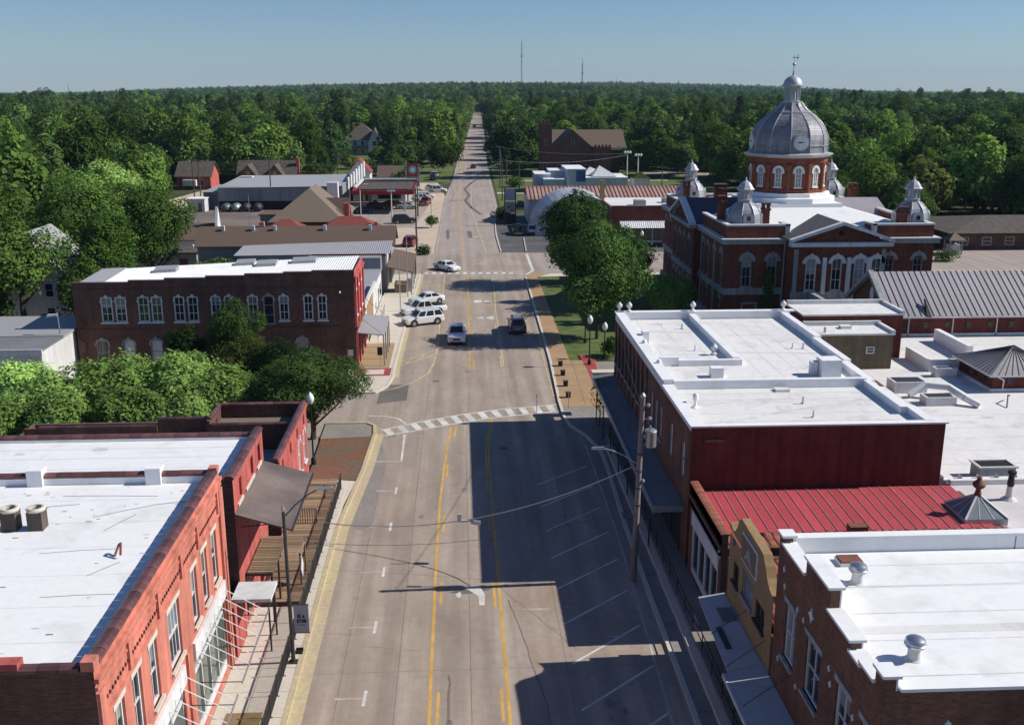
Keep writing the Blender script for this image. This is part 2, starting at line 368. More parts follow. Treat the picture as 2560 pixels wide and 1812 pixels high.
mt['glass_pale'] = Mglass('pale_window_glass', (0.22, 0.25, 0.26), 0.15)
mt['dark'] = M('dark_interior', (0.015, 0.014, 0.014), 0.9)
mt['steel'] = M('galvanised_steel', (0.42, 0.43, 0.44), 0.4, var=0.1, metal=0.6)
mt['steel_dark'] = M('dark_steel', (0.06, 0.06, 0.065), 0.5, var=0.15, metal=0.4)
mt['black'] = M('black_paint', (0.018, 0.018, 0.02), 0.5)
mt['wood'] = M('deck_wood', (0.27, 0.195, 0.125), 0.85, var=0.25, scale=3, rnd_obj=0.3)
mt['wood_grey'] = M('grey_pole_wood', (0.24, 0.21, 0.185), 0.9, var=0.25, scale=2, streak=0.3)
mt['wood_dark'] = M('dark_pole_wood', (0.085, 0.07, 0.058), 0.9, var=0.25, scale=2)
mt['awning_brown'] = M('brown_awning_sheet', (0.135, 0.108, 0.098), 0.75, var=0.15, scale=1.0, c2=(0.17, 0.14, 0.125), big=0.2)
mt['awning_metal'] = M('blue_grey_awning_metal', (0.19, 0.19, 0.20), 0.7, var=0.18, metal=0.0, scale=0.8)
mt['awning_pale'] = M('pale_blue_awning', (0.50, 0.51, 0.52), 0.7, var=0.14, scale=0.8, c2=(0.40, 0.41, 0.42), stain=0.2)
mt['white_wall'] = M('white_wall', (0.60, 0.60, 0.60), 0.8, var=0.08, streak=0.12)
mt['grey_wall'] = M('grey_metal_wall', (0.28, 0.29, 0.30), 0.7, var=0.08, streak=0.15)
mt['blue_grey_wall'] = M('pale_blue_wall', (0.42, 0.48, 0.55), 0.8, var=0.08, streak=0.12)
mt['bark'] = M('bark', (0.075, 0.058, 0.045), 0.95, var=0.3, scale=2)
mt['globe'] = M('frosted_lamp_globe', (0.82, 0.82, 0.80), 0.4, var=0.02)
mt['rubber'] = M('tyre_rubber', (0.018, 0.018, 0.018), 0.85)
mt['chrome'] = M('bright_wheel_metal', (0.5, 0.5, 0.52), 0.3, metal=0.8, var=0.05)
mt['head_lamp'] = M('headlight_lens', (0.55, 0.57, 0.6), 0.15, spec=0.6)
mt['tail_lamp'] = M('tail_light_lens', (0.35, 0.015, 0.015), 0.2, spec=0.6)
mt['banner'] = M('grey_blue_banner', (0.30, 0.31, 0.38), 0.8, var=0.06)
mt['gas_red'] = M('canopy_red', (0.30, 0.02, 0.025), 0.5)
mt['teal'] = M('teal_disc', (0.20, 0.36, 0.34), 0.6)
mt['patina'] = M('blue_painted_wall', (0.06, 0.10, 0.28), 0.7)
def paint(name, c, rough=0.28):
    return M(name, c, rough=rough, var=0.02, big=0.02, spec=0.6)
mt['car_white'] = paint('white_car_paint', (0.74, 0.74, 0.73))
mt['car_silver'] = paint('silver_car_paint', (0.42, 0.43, 0.44))
mt['car_grey'] = paint('taupe_car_paint', (0.20, 0.185, 0.175))
mt['car_black'] = paint('black_car_paint', (0.015, 0.016, 0.018))
mt['car_red'] = paint('red_car_paint', (0.22, 0.02, 0.02))
mt['car_maroon'] = paint('maroon_car_paint', (0.08, 0.015, 0.018))
mt['car_ice'] = paint('ice_blue_car_paint', (0.38, 0.46, 0.52))
mt['car_blue'] = paint('dark_blue_car_paint', (0.03, 0.04, 0.07))
mt['leaf_light'] = Mleaf('light_green_leaves', (0.28, 0.45, 0.11), (0.36, 0.52, 0.15), 0.3, 0.35)
mt['leaf_mid'] = Mleaf('mid_green_leaves', (0.075, 0.14, 0.03), (0.135, 0.215, 0.044))
mt['leaf_bright'] = Mleaf('sunny_green_leaves', (0.10, 0.20, 0.04), (0.16, 0.26, 0.055), 0.3, 0.3)
mt['leaf_court'] = Mleaf('lawn_tree_leaves', (0.052, 0.108, 0.028), (0.082, 0.15, 0.038), lo=0.92, hi=1.05)
mt['leaf_dark'] = Mleaf('dark_green_leaves', (0.046, 0.09, 0.026), (0.08, 0.132, 0.036))
mt['leaf_olive'] = Mleaf('olive_leaves', (0.085, 0.125, 0.03), (0.14, 0.15, 0.04))
mt['leaf_blue'] = Mleaf('blue_green_leaves', (0.048, 0.10, 0.036), (0.08, 0.14, 0.045))
# ---------------------------------------------------------------- terrain
def smooth01(a, b, x):
    t = max(0.0, min(1.0, (x-a)/(b-a))); return t*t*(3-2*t)
def terr(x, y):
    d = math.hypot(x, y)
    a = math.atan2(x, max(y, 1.0))          # 0 straight ahead
    h = -0.06
    h += 11*smooth01(700, 2300, d)*math.exp(-((a-0.03)/0.26)**2)
    h -= 44*smooth01(1300, 5200, d)*smooth01(0.10, 0.48, abs(a-0.03))
    h += 5*smooth01(700, 1500, d)*math.sin(x*0.0041+1.3)*math.cos(y*0.0033)
    h += 9*smooth01(2600, 5200, d)*math.exp(-((a-0.25)/0.2)**2)
    return h
def make_terrain():
    xs = [-9000, -6000, -4200] + [-3200+160*i for i in range(41)] + [4200, 6000, 9000]
    ys = [-400, -100, 100, 300, 500] + [620+150*i for i in range(36)] + [6600, 8000, 11000]
    vs = [(x, y, terr(x, y)) for y in ys for x in xs]
    n = len(xs)
    fs = [(j*n+i, j*n+i+1, (j+1)*n+i+1, (j+1)*n+i) for j in range(len(ys)-1) for i in range(n-1)]
    MB().add(vs, fs).build('terrain', mt['terrain'], kind='structure', smooth=180)
make_terrain()

def sheet(name, pts, m, z, kind='structure', parent=None):
    return MB().poly([(x, y, z) for x, y in pts]).build(name, m, parent, kind=None if parent else kind)
def rect(x0, x1, y0, y1): return [(x0, y0), (x1, y0), (x1, y1), (x0, y1)]
def ribbon(pl, w, z):
    mb = MB()
    P = [Vector((p[0], p[1])) for p in pl]
    L = []; Rr = []
    for i, p in enumerate(P):
        d = (P[min(i+1, len(P)-1)] - P[max(i-1, 0)]).normalized()
        nrm = Vector((-d.y, d.x))*w/2
        L.append(p+nrm); Rr.append(p-nrm)
    for i in range(len(P)-1):
        mb.poly([(*Rr[i], z), (*Rr[i+1], z), (*L[i+1], z), (*L[i], z)])
    return mb

# ---------------------------------------------------------------- ground sheets
sheet('lot_ground', rect(-70, -6.0, -30, 78), mt['concrete_old'], -0.040)
sheet('block_ground', rect(-72, -5.2, 92, 150.5), mt['concrete_old'], -0.038)
sheet('rear_lot_ground', rect(9, 75, -30, 100), mt['concrete_old'], -0.036)
sheet('side_street', rect(-90, -5.5, 78.0, 92.5), mt['asphalt_pale'], -0.012)
sheet('cross_street', rect(-110, 130, 150.5, 170.2), mt['asphalt_pale'], -0.008)
sheet('sandy_lot', [(-62, 170.5), (-4.3, 170.5), (-3.4, 262), (-6, 300), (-66, 300), (-72, 250)], mt['sand'], -0.020)
sheet('parking_lot', [(-58, 183), (-25, 183), (-25, 243), (-53, 246), (-60, 236)], M('brown_parking_asphalt', (0.15, 0.125, 0.11), 0.9, c2=(0.19, 0.16, 0.14), scale=0.3), -0.014)
sheet('station_forecourt', [(-24, 203), (-9, 203), (-6.6, 250), (-24, 250)], mt['asphalt_pale'], -0.010)
sheet('quonset_apron', [(6.9, 170.4), (60, 170.4), (60, 224), (12, 224), (7.3, 210)], mt['asphalt_dark'], -0.016)
sheet('courthouse_lawn', [(11.0, 100.0), (88, 100), (88, 148.0), (11.4, 148.0)], mt['grass'], 0.020)
sheet('verge_lawn', [(9.4, 236), (70, 232), (70, 420), (12, 420)], mt['grass'], -0.018)
sheet('left_verge_lawn', [(-62, 301), (-2.6, 301), (0.0, 420), (-62, 470)], mt['grass'], -0.022)
sheet('church_drive', rect(14, 62, 303, 308), mt['asphalt_pale'], -0.012)
sheet('church_path', rect(10, 30, 268, 271), mt['concrete'], -0.010)
sheet('park_path', [(70, 150), (120, 135), (120, 150), (72, 150.4)], mt['sand'], 0.0)
sheet('church_car_park', rect(58, 86, 322, 334), mt['asphalt_pale'], -0.009)

# ---------------------------------------------------------------- main road
road = MB()
road.poly([(-9.4, -30, 0), (12.0, -30, 0), (12.0, 84, 0), (12.0, 150.5, 0), (12.0, 170.4, 0), (-9.4, 170.4, 0), (-9.4, 84, 0)])
road = road.build('main_road', mt['asphalt'], kind='structure')
fl = [(-4.3, 170.4), (-4.0, 200), (-3.6, 258), (-1.9, 306), (-0.4, 388), (4.5, 560), (13.0, 950), (17, 1150)]
fr = [(7.0, 170.4), (7.2, 205), (8.9, 235), (9.6, 305), (10.6, 388), (14.3, 560), (21.5, 950), (25, 1150)]
fm = MB()
for i in range(len(fl)-1):
    fm.poly([(*fl[i], terr(*fl[i])*0+0.0), (*fr[i], 0.0), (*fr[i+1], 0.0 if fl[i+1][1] < 600 else terr(*fr[i+1])+0.3), (*fl[i+1], 0.0 if fl[i+1][1] < 600 else terr(*fl[i+1])+0.3)]) if i < 5 else \
    fm.poly([(*fl[i], (0.0 if fl[i][1] < 600 else terr(*fl[i])+0.3)), (*fr[i], (0.0 if fl[i][1] < 600 else terr(*fr[i])+0.3)), (*fr[i+1], terr(*fr[i+1])+0.3), (*fl[i+1], terr(*fl[i+1])+0.3)])
far_road = fm.build('far_road', mt['asphalt_pale'], kind='structure')

Z1, Z2 = 0.004, 0.008
def mark(pl, w, m, z=Z1, parent=None, name='road_marking'):
    return ribbon(pl, w, z).build(name, mt[m], parent or road, recalc=False)
# yellow lane lines, near
mark([(-1.62, 20), (-1.62, 55), (-1.55, 64), (-1.30, 72), (-0.92, 80.0)], 0.16, 'yellow_paint')
mark([(1.96, 20), (1.95, 60), (1.98, 72), (2.15, 77), (2.54, 81.8)], 0.16, 'yellow_paint')
for a, b, x in ((39.3, 41.8, -1.28), (50.1, 52.6, -1.29), (59.3, 61.9, -1.25), (68.8, 71.3, -1.12), (28.0, 31.0, -1.28)):
    mark([(x, a), (x+0.03, b)], 0.15, 'yellow_paint')
mark([(-0.62, 77.5), (-0.42, 80.3)], 0.15, 'yellow_paint')
for a, b, x in ((39.4, 41.9, 1.66), (49.7, 52.5, 1.66), (59.6, 61.6, 1.66), (28.0, 31.0, 1.66)):
    mark([(x, a), (x, b)], 0.15, 'yellow_paint')
mark([(1.7, 66), (1.8, 74), (2.28, 81.6)], 0.13, 'yellow_paint')
# turn lane
mark([(0.86, 97.5), (0.98, 120), (1.10, 148.8)], 0.15, 'yellow_paint')
mark([(4.26, 98.8), (4.40, 116), (4.36, 124), (4.62, 135), (4.70, 148.2)], 0.12, 'pale_yellow')
for a, b in ((97.0, 101.5), (112.5, 116.0), (119.5, 122.0), (127.5, 130.0)):
    mark([(1.28, a), (1.30, b)], 0.12, 'yellow_paint')
    mark([(4.02, a+1), (4.08, b+1)], 0.10, 'pale_yellow')
mark([(1.07, 148.96), (9.2, 147.9)], 0.35, 'faded_paint')
# far road lines
mark([(0.66, 170.4), (-0.35, 230), (0.4, 293), (3.4, 501), (6.5, 640)], 0.18, 'yellow_paint', Z2, far_road)
mark([(4.5, 170.6), (2.75, 230), (3.5, 293), (5.2, 367)], 0.15, 'pale_yellow', Z2, far_road)
mark([(-3.9, 172), (-3.2, 258), (-1.5, 306), (0, 388), (4.9, 560)], 0.14, 'faded_paint', Z2, far_road)
mark([(6.7, 206), (8.4, 235), (9.1, 305), (10.1, 388)], 0.14, 'faded_paint', Z2, far_road)
mark([(4.74, 223), (2.66, 238), (1.56, 252), (2.65, 264), (1.6, 281), (3.4, 297), (6, 314)], 0.8, 'tar_soft', Z2, far_road, 'tar_patch')
mark([(-2.1, 187), (-2.25, 199)], 0.55, 'tar_soft', Z2, far_road, 'tar_patch')
mark([(2.05, 188), (1.9, 197)], 0.8, 'tar_soft', Z2, far_road, 'tar_patch')
mark([(2.6, 189), (3.4, 190)], 1.2, 'faded_paint', Z2+0.004, far_road)
# junction edge lines of the second crossing
mark([(-6.9, 165.8), (-4.2, 168.6), (0.3, 169.5), (6.7, 170.0), (10.9, 169.4)], 0.22, 'faded_paint')
mark([(11.15, 169.4), (11.05, 153.0), (9.8, 149.5)], 0.45, 'white_paint')
# T marks of the kerbside bays
for y in (66.39, 60.38, 54.11, 47.87, 41.48, 35.2):
    mark([(-4.62, y-0.62), (-4.60, y+0.62)], 0.16, 'white_paint')
    mark([(-5.95, y), (-4.72, y)], 0.13, 'faded_paint')
# angled bays on the right
for i in range(9):
    y = 36.2 + 3.84*i
    mark([(5.2, y), (9.1, y+3.5)], 0.13, 'white_paint')
mark([(9.0, 36), (9.6, 58), (9.6, 75)], 0.10, 'faded_paint')
# stop line and hatch outlines at the first crossing
mark([(-7.9, 83.2), (-6.4, 83.0), (-5.3, 82.3), (-4.64, 80.9)], 0.16, 'white_paint')
mark([(-4.6, 78.2), (-4.54, 72.1), (-6.75, 72.2)], 0.16, 'white_paint')
# first zebra crossing, skewed: border lines and alternate blocks
FARE = [(-6.54, 79.36), (-3.71, 81.23), (-0.14, 83.1), (3.57, 84.5), (7.99, 85.45), (8.45, 85.56)]
NEAR = [(-6.16, 78.0), (-4.54, 78.72), (-1.33, 80.37), (2.26, 82.0), (5.95, 83.05), (8.45, 83.7)]
mark(FARE, 0.18, 'white_paint'); mark(NEAR, 0.18, 'white_paint')
def lerp_pl(pl, t):
    L = [0]
    for a, b in zip(pl, pl[1:]): L.append(L[-1] + math.dist(a, b))
    s = t*L[-1]
    for i in range(len(pl)-1):
        if s <= L[i+1] or i == len(pl)-2:
            f = (s-L[i])/(L[i+1]-L[i]); return (pl[i][0]+(pl[i+1][0]-pl[i][0])*f, pl[i][1]+(pl[i+1][1]-pl[i][1])*f)
for i in range(13):
    t0 = (i+0.10)/13; t1 = (i+0.58)/13
    q = [lerp_pl(NEAR, t0+0.012), lerp_pl(NEAR, t1+0.012), lerp_pl(FARE, t1), lerp_pl(FARE, t0)]
    MB().poly([(x, y, Z1+0.003) for x, y in q]).build('road_marking', mt['white_paint'], road)
# second zebra crossing
mark([(-5.6, 152.6), (9.8, 151.6)], 0.18, 'white_paint'); mark([(-5.7, 150.9), (9.6, 150.0)], 0.18, 'white_paint')
for i in range(12):
    x = -5.3 + 1.15*i
    MB().poly([(a, b, Z1+0.003) for a, b in ((x, 151.0-0.055*i), (x+0.55, 150.98-0.055*i), (x+0.65, 152.45-0.06*i), (x+0.1, 152.5-0.06*i))]).build('road_marking', mt['white_paint'], road)
# left angled bays behind the first crossing
for x0, y0, x1, y1 in ((-6.1, 100.8, -2.5, 105.6), (-6.15, 99.3, -1.9, 104.0), (-6.0, 105.5, -2.5, 108.6), (-6.0, 106.7, -2.5, 109.6),
                       (-6.05, 110.6, -2.5, 112.9), (-6.0, 111.5, -2.45, 113.8), (-6.1, 115.8, -1.6, 118.2), (-4.6, 118.5, -1.7, 121.3),
                       (-5.8, 126.0, -2.3, 128.4), (-5.8, 132.5, -2.3, 134.9), (-5.7, 136.5, -2.3, 138.8), (-5.7, 140.0, -2.2, 142.6), (-5.6, 143.8, -2.2, 146.0)):
    mark([(x0, y0), (x1, y1)], 0.11, 'pale_yellow')
mark([(-2.2, 150.3), (-2.36, 134), (-2.45, 118), (-2.5, 106), (-2.72, 100), (-3.2, 96.4), (-4.4, 93.4), (-6.0, 91.4), (-7.8, 90.2)], 0.16, 'pale_yellow')
for k in range(3):
    mark([(-5.6+k*1.1, 100.0+k*1.25), (-4.9+k*1.1, 102.3+k*1.0)], 0.10, 'pale_yellow')
mark([(8.3, 88), (8.45, 100), (8.75, 112)], 0.10, 'pale_yellow')
# turn arrows
def arrow(x, y, s):
    MB().poly([(x, y-0.8*s, Z1), (x+0.9, y, Z1), (x, y+0.8*s, Z1), (x-0.9, y, Z1)]).build('road_marking', mt['faded_paint'], road)
for (x, y, fx) in ((2.9, 130.4, 1), (3.0, 120.6, -1)):
    MB().poly([(x-0.9*fx, y-0.9, Z1), (x-0.1*fx, y-0.25, Z1), (x-0.1*fx, y+0.5, Z1), (x-0.9*fx, y+1.0, Z1), (x-1.2*fx, y, Z1)]).build('road_marking', mt['white_paint'], road)
    MB().poly([(x+0.2*fx, y-0.6, Z1), (x+1.25*fx, y+0.05, Z1), (x+0.35*fx, y+0.7, Z1)]).build('road_marking', mt['white_paint'], road)
# worn turn arrow by the pole shadow
MB().poly([(-0.05, 52.0, Z1), (0.35, 52.15, Z1), (0.9, 52.0, Z1), (1.15, 51.1, Z1), (1.1, 49.9, Z1), (0.8, 49.9, Z1), (0.78, 50.9, Z1), (0.45, 51.4, Z1)]).build('road_marking', mt['white_paint'], road)
MB().poly([(-0.5, 51.2, Z1), (-0.2, 51.5, Z1), (-0.15, 50.9, Z1), (-0.35, 50.75, Z1)]).build('road_marking', mt['white_paint'], road)
# slab joints and tar
for pl, w in (([(-3.2, 20), (-3.2, 62), (-3.0, 96)], 0.035), ([(0.25, 20), (0.3, 76), (0.9, 96)], 0.035), ([(4.9, 20), (4.9, 76)], 0.03), ([(-5.9, 20), (-5.8, 70)], 0.03),
              ([(-7.0, 43.6), (9.6, 43.7)], 0.025), ([(-6.9, 35.6), (2, 36.1)], 0.025), ([(-6.6, 88), (8.6, 90)], 0.025), ([(0.95, 96), (1.0, 148)], 0.03), ([(-2.6, 96), (-2.4, 148)], 0.03), ([(4.3, 86), (4.5, 148)], 0.03), ([(6.6, 60), (6.7, 76)], 0.04)):
    mark(pl, w, 'tar', 0.002, name='slab_joint')
def wiggle(p, q, n, a, w, m='tar'):
    r2 = random.Random(int(p[0]*97+p[1]*13))
    pl = [(p[0]+(q[0]-p[0])*i/n+r2.uniform(-a, a), p[1]+(q[1]-p[1])*i/n+r2.uniform(-a, a)*0.4) for i in range(n+1)]
    mark(pl, w, m, 0.003, name='road_crack')
wiggle((-0.75, 43.2), (-0.8, 37.4), 9, 0.06, 0.12); wiggle((-0.66, 39.6), (-0.62, 36.0), 6, 0.04, 0.16)
wiggle((-5, 46), (-2.2, 45.4), 12, 0.1, 0.025); wiggle((2.4, 50.4), (3.6, 41.5), 14, 0.05, 0.07); wiggle((3.6, 41.5), (4.0, 34), 8, 0.05, 0.06)
wiggle((2.0, 51.8), (5.6, 45.2), 14, 0.08, 0.04); wiggle((-4.0, 62), (1.0, 57.0), 12, 0.1, 0.02); wiggle((5, 92), (8, 104), 12, 0.1, 0.03)
wiggle((-7.6, 47.4), (-5.8, 47.2), 8, 0.1, 0.03); wiggle((-1.5, 160), (6, 155), 14, 0.3, 0.05); wiggle((3, 162), (10, 158), 12, 0.3, 0.05)
for pts in ([(-7.1, 60.5), (-5.9, 59.5), (-5.7, 66), (-5.6, 72), (-6.5, 77.5), (-6.7, 70)],):
    sheet('pale_road_patch', pts, mt['concrete_old'], 0.0015, parent=road)
for pts in ([(-0.9, 51.4), (0.2, 51.9), (1.6, 51.9), (1.3, 51.55), (0.2, 51.2)], [(-7.5, 86.5), (-4.9, 87.5), (-4.9, 92.5), (-7.4, 92.5)]):
    sheet('road_patch', pts, mt['tar_soft'], 0.0015, parent=road)
sheet('rust_stain', [(5.0, 44.6), (9.6, 44.4), (9.6, 46), (5.6, 52), (2.4, 52.1), (3.4, 43.6)], M('rust_tinted_asphalt', (0.36, 0.275, 0.215), 0.95, var=0.14, scale=0.7, c2=(0.33, 0.27, 0.22), lane=0.12), 0.001, parent=road)

rs_ = random.Random(31)
def blotch(x, y, rx, ry, m, z=0.0018, name='oil_stain'):
    n = 11; MB().poly([(x+rx*rs_.uniform(0.6, 1.1)*math.cos(2*math.pi*i/n), y+ry*rs_.uniform(0.6, 1.1)*math.sin(2*math.pi*i/n), z) for i in range(n)]).build(name, m, road)
mt['oil'] = M('oil_darkened_asphalt', (0.23, 0.195, 0.165), 0.8, var=0.25, scale=2, lane=0.2); mt['pale_scuff'] = M('pale_scuffed_asphalt', (0.44, 0.385, 0.325), 0.9, var=0.2, scale=2, lane=0.15)
for i in range(30):
    x = rs_.choice((-6.2, -5.6, -3.9, -2.3, 0.2, 3.5, 6.8, 7.4))+rs_.uniform(-0.5, 0.5); y = rs_.uniform(34, 146); s_ = rs_.uniform(0.08, 0.3)
    blotch(x, y, s_, s_*rs_.uniform(1, 2.2), mt['oil'])
for (x, y, a, b) in ((3.9, 49.3, 0.9, 0.12), (7.6, 46.3, 0.5, 0.1), (3.1, 160, 1.6, 0.3)): blotch(x, y, a, b, mt['pale_scuff'], 0.0022, 'scuffed_patch')
for (x, y) in ((-2.4, 93.5), (3.2, 74.6)):
    mh = MB().lathe(x, y, [(0.34, 0.0), (0.34, 0.006), (0.30, 0.010)], 20).build('manhole_cover', mt['tar_soft'], road)
# ---------------------------------------------------------------- pavements and kerbs
def slab_poly(name, pts, m, z0, z1, **k):
    return MB().prism([(x, y, z0) for x, y in pts], (0, 0, z1-z0)).build(name, mt[m] if isinstance(m, str) else m, **k)
# left pavement, near block
pv = slab_poly('left_pavement', [(-11.4, -30), (-7.95, -30), (-7.95, 64), (-7.5, 68.0), (-8.8, 68.3), (-11.4, 68.3)], 'concrete', -0.02, 0.12, kind='structure')
gm = MB()
GL = [(-7.95, -30), (-7.95, 60), (-7.6, 65), (-7.25, 70), (-6.98, 78.4), (-7.15, 80.3), (-7.8, 81.0), (-11.2, 81.1)]
kb = ribbon(GL, 0.24, 0.14)
gut = ribbon([(x+0.42, y) for x, y in GL[:5]], 0.62, 0.006).build('left_gutter', mt['curb_yellow'], kind='structure', recalc=False)
def kerb(name, pl, w, h, m):
    mb = MB(); P = [Vector(p) for p in pl]
    for i in range(len(P)-1):
        d = (P[i+1]-P[i]).normalized(); n = Vector((-d.y, d.x))*w/2
        a, b = P[i], P[i+1]
        mb.prism([(*(a-n), -0.02), (*(b-n), -0.02), (*(b+n), -0.02), (*(a+n), -0.02)], (0, 0, h+0.02+0.0007*i))
    return mb.build(name, mt[m], kind='structure')
kerb('left_kerb', GL, 0.26, 0.145, 'curb_yellow')
# slabs of the left pavement (the strip outside the fence and the terrace inside it)
slab = None
for i in range(22):
    y = 24.0 + i*2.0
    for (x0, x1) in ((-11.15, -9.75), (-9.72, -8.72), (-8.6, -8.1)):
        if y > 49.5 and x0 < -8.7: continue
        key = (x0, x1)
        o = MB().box(-(x1-x0)/2, (x1-x0)/2, -0.985, 0.985, 0, 0.025).build('paving_slab', mt['concrete'], pv) if i == 0 else dup(slab_by[key], pv, (0, 0, 0))
        if i == 0:
            slab_by = globals().setdefault('slab_by', {}); slab_by[key] = o
        o.location = ((x0+x1)/2, y+1.0, 0.12 + 0.002*((i*7) % 3))
mulch = slab_poly('mulch_patch', [(-10.7, 35.4), (-9.0, 35.4), (-9.0, 40.4), (-10.6, 40.4)], M('tan_terrace_patch', (0.30, 0.21, 0.10), 0.95, var=0.25, c2=(0.22, 0.15, 0.075)), 0.1, 0.158, kind='structure')
# planted corner bulb
slab_poly('corner_bed', [(-11.0, 68.4), (-8.85, 68.4), (-7.4, 68.2), (-7.12, 78.4), (-7.3, 80.1), (-7.9, 80.85), (-11.2, 80.95)], 'red_clay', -0.02, 0.10, kind='structure')
slab_poly('corner_apron', [(-11.2, 77.2), (-7.25, 77.6), (-7.4, 80.0), (-7.95, 80.75), (-11.2, 80.85)], 'concrete_old', 0.10, 0.108, kind='structure')
# left pavement, far block
NL = [(-11.0, 89.6), (-7.9, 89.75), (-6.9, 91.6), (-6.55, 95), (-6.65, 98), (-6.45, 115), (-6.1, 135), (-5.9, 150.4)]
pv2 = slab_poly('far_pavement', [(-10.3, 150.4)] + [(-10.3, 98), (-11.4, 97.8), (-11.4, 89.6)] + [(x-0.1, y) for x, y in NL[1:]], 'concrete', -0.02, 0.12, kind='structure')
kerb('far_left_kerb', NL, 0.22, 0.15, 'concrete')
ribbon([(x+0.35, y) for x, y in NL[3:]], 0.5, 0.006).build('far_left_gutter', mt['curb_yellow'], kind='structure', recalc=False)
for i in range(26):
    o = MB().box(-1.45, 1.45, -0.97, 0.97, 0, 0.02).build('paving_slab', mt['concrete'], pv2) if i == 0 else dup(ns, pv2, (0, 0, 0))
    if i == 0: ns = o
    o.location = (-8.6+0.011*i, 99+i*1.98, 0.12+0.002*(i % 3))
for i in range(11):
    o = MB().box(-1.5, 1.5, -0.42, 0.42, 0, 0.03).build('brick_strip', M('tan_paver_strip', (0.42, 0.30, 0.17), 0.9, var=0.15), pv2) if i == 0 else dup(nb, pv2, (0, 0, 0))
    if i == 0: nb = o
    o.location = (-8.6, 98.6+i*0.9, 0.146)
sheet('red_pavers', rect(-10.2, -6.85, 95.2, 98.0), mt['red_paver'], 0.126)
sheet('pale_paver_panel', rect(-9.3, -7.5, 95.7, 97.5), mt['concrete'], 0.132)
# right pavement: road-level kerb, raised walk with steps
RK = [(10.15, -30), (10.15, 50), (10.3, 60), (10.6, 70), (10.6, 73.5), (9.9, 77), (8.9, 79.5), (8.62, 82), (8.62, 86), (9.05, 100), (9.2, 110), (9.6, 147)]
kerb('right_kerb', RK, 0.24, 0.15, 'concrete')
slab_poly('right_pavement', [(12.75, -30), (12.75, 84.4), (8.75, 84.4), (8.8, 82), (9.1, 79.6), (10.1, 77.2), (10.75, 73.6), (10.75, 70), (10.42, 60), (10.27, 50), (10.27, -30)], 'concrete_old', -0.02, 0.12, kind='structure')
slab_poly('upper_walk', [(11.35, -30), (12.68, -30), (12.68, 76), (11.35, 76)], 'concrete_old', 0.12, 0.62, kind='structure')
slab_poly('walk_step', [(11.0, -30), (11.35, -30), (11.35, 74), (11.0, 74)], 'concrete', 0.12, 0.37, kind='structure')
for y in (31.5, 39.5, 47.2, 52.8, 60.5):
    slab_poly('walk_break', [(10.3, y), (11.0, y), (11.0, y+0.8), (10.3, y+0.8)], 'concrete_old', 0.12, 0.2, kind='structure')
# plaza beyond the red block
slab_poly('plaza', [(8.7, 84.4), (13.6, 84.4), (13.6, 100.0), (11.0, 100.0), (11.3, 147.6), (9.65, 147.0), (9.25, 110), (9.12, 100)], 'plaza_brick', -0.02, 0.13, kind='structure')
for i in range(7):
    mark([(9.2, 86.5+2.2*i), (12.2, 86.5+2.2*i)], 0.05, 'tar', 0.134, name='paver_joint')
mark([(10.8, 85), (11.2, 100)], 0.05, 'tar', 0.134, name='paver_joint')
sheet('red_paver_band', [(12.3, 90.4), (13.1, 90.4), (13.55, 99.9), (12.7, 102.3), (12.2, 102.3), (12.35, 97)], mt['red_paver'], 0.136)
sheet('lawn_path', [(11.5, 147.6), (13.4, 150.3), (30, 150.3), (30, 148.2), (14, 147.9)], mt['concrete'], 0.03)
slab_poly('corner_pavement', [(9.7, 147.2), (11.4, 147.8), (13.2, 150.3), (10.4, 150.3)], 'plaza_brick', -0.02, 0.10, kind='structure')
kerb('apron_kerb', [(6.95, 170.8), (6.85, 190), (7.3, 209)], 0.2, 0.14, 'concrete')
kerb('apron_kerb', [(11.2, 171), (11.8, 187)], 0.15, 0.12, 'concrete')
# ---------------------------------------------------------------- building helpers
wrnd = random.Random(9)
mt['blind'] = M('pale_blind', (0.32, 0.31, 0.28), 0.8); mt['blind_tan'] = M('tan_blind', (0.17, 0.145, 0.11), 0.8)
def mapper(axis, plane):
    # (u, d, z) -> world, d>0 goes into the building
    if axis == 'Y-': return lambda u, d, z: (u, plane+d, z)
    if axis == 'Y+': return lambda u, d, z: (u, plane-d, z)
    if axis == 'X+': return lambda u, d, z: (plane-d, u, z)
    return lambda u, d, z: (plane+d, u, z)       # X-
def ob(mb, f, u0, u1, d0, d1, z0, z1):
    a = f(u0, d0, z0); b = f(u1, d1, z1)
    return mb.box(a[0], b[0], a[1], b[1], z0, z1)
def wall(name, root, axis, plane, u0, u1, z0, z1, ops, m, depth=0.22, top=None):
    """wall face with openings cut through it, their reveals; ops = (ua, ub, za, zb); top = optional function u -> z of the upper edge"""
    f = mapper(axis, plane); mb = MB()
    us = sorted(set([u0, u1] + [u for o in ops for u in o[:2]])); zs = sorted(set([z0, z1] + [z for o in ops for z in o[2:4]]))
    for i in range(len(us)-1):
        for j in range(len(zs)-1):
            uc, zc = (us[i]+us[i+1])/2, (zs[j]+zs[j+1])/2
            if any(o[0] < uc < o[1] and o[2] < zc < o[3] for o in ops): continue
            mb.poly([f(us[i], 0, zs[j]), f(us[i+1], 0, zs[j]), f(us[i+1], 0, zs[j+1]), f(us[i], 0, zs[j+1])])
    for a, b, c, d in [o[:4] for o in ops]:
        mb.poly([f(a, 0, c), f(a, depth, c), f(a, depth, d), f(a, 0, d)])
        mb.poly([f(b, 0, c), f(b, depth, c), f(b, depth, d), f(b, 0, d)])
        mb.poly([f(a, 0, c), f(b, 0, c), f(b, depth, c), f(a, depth, c)])
        mb.poly([f(a, 0, d), f(b, 0, d), f(b, depth, d), f(a, depth, d)])
    return mb.build(name, mt[m], root, recalc=False)
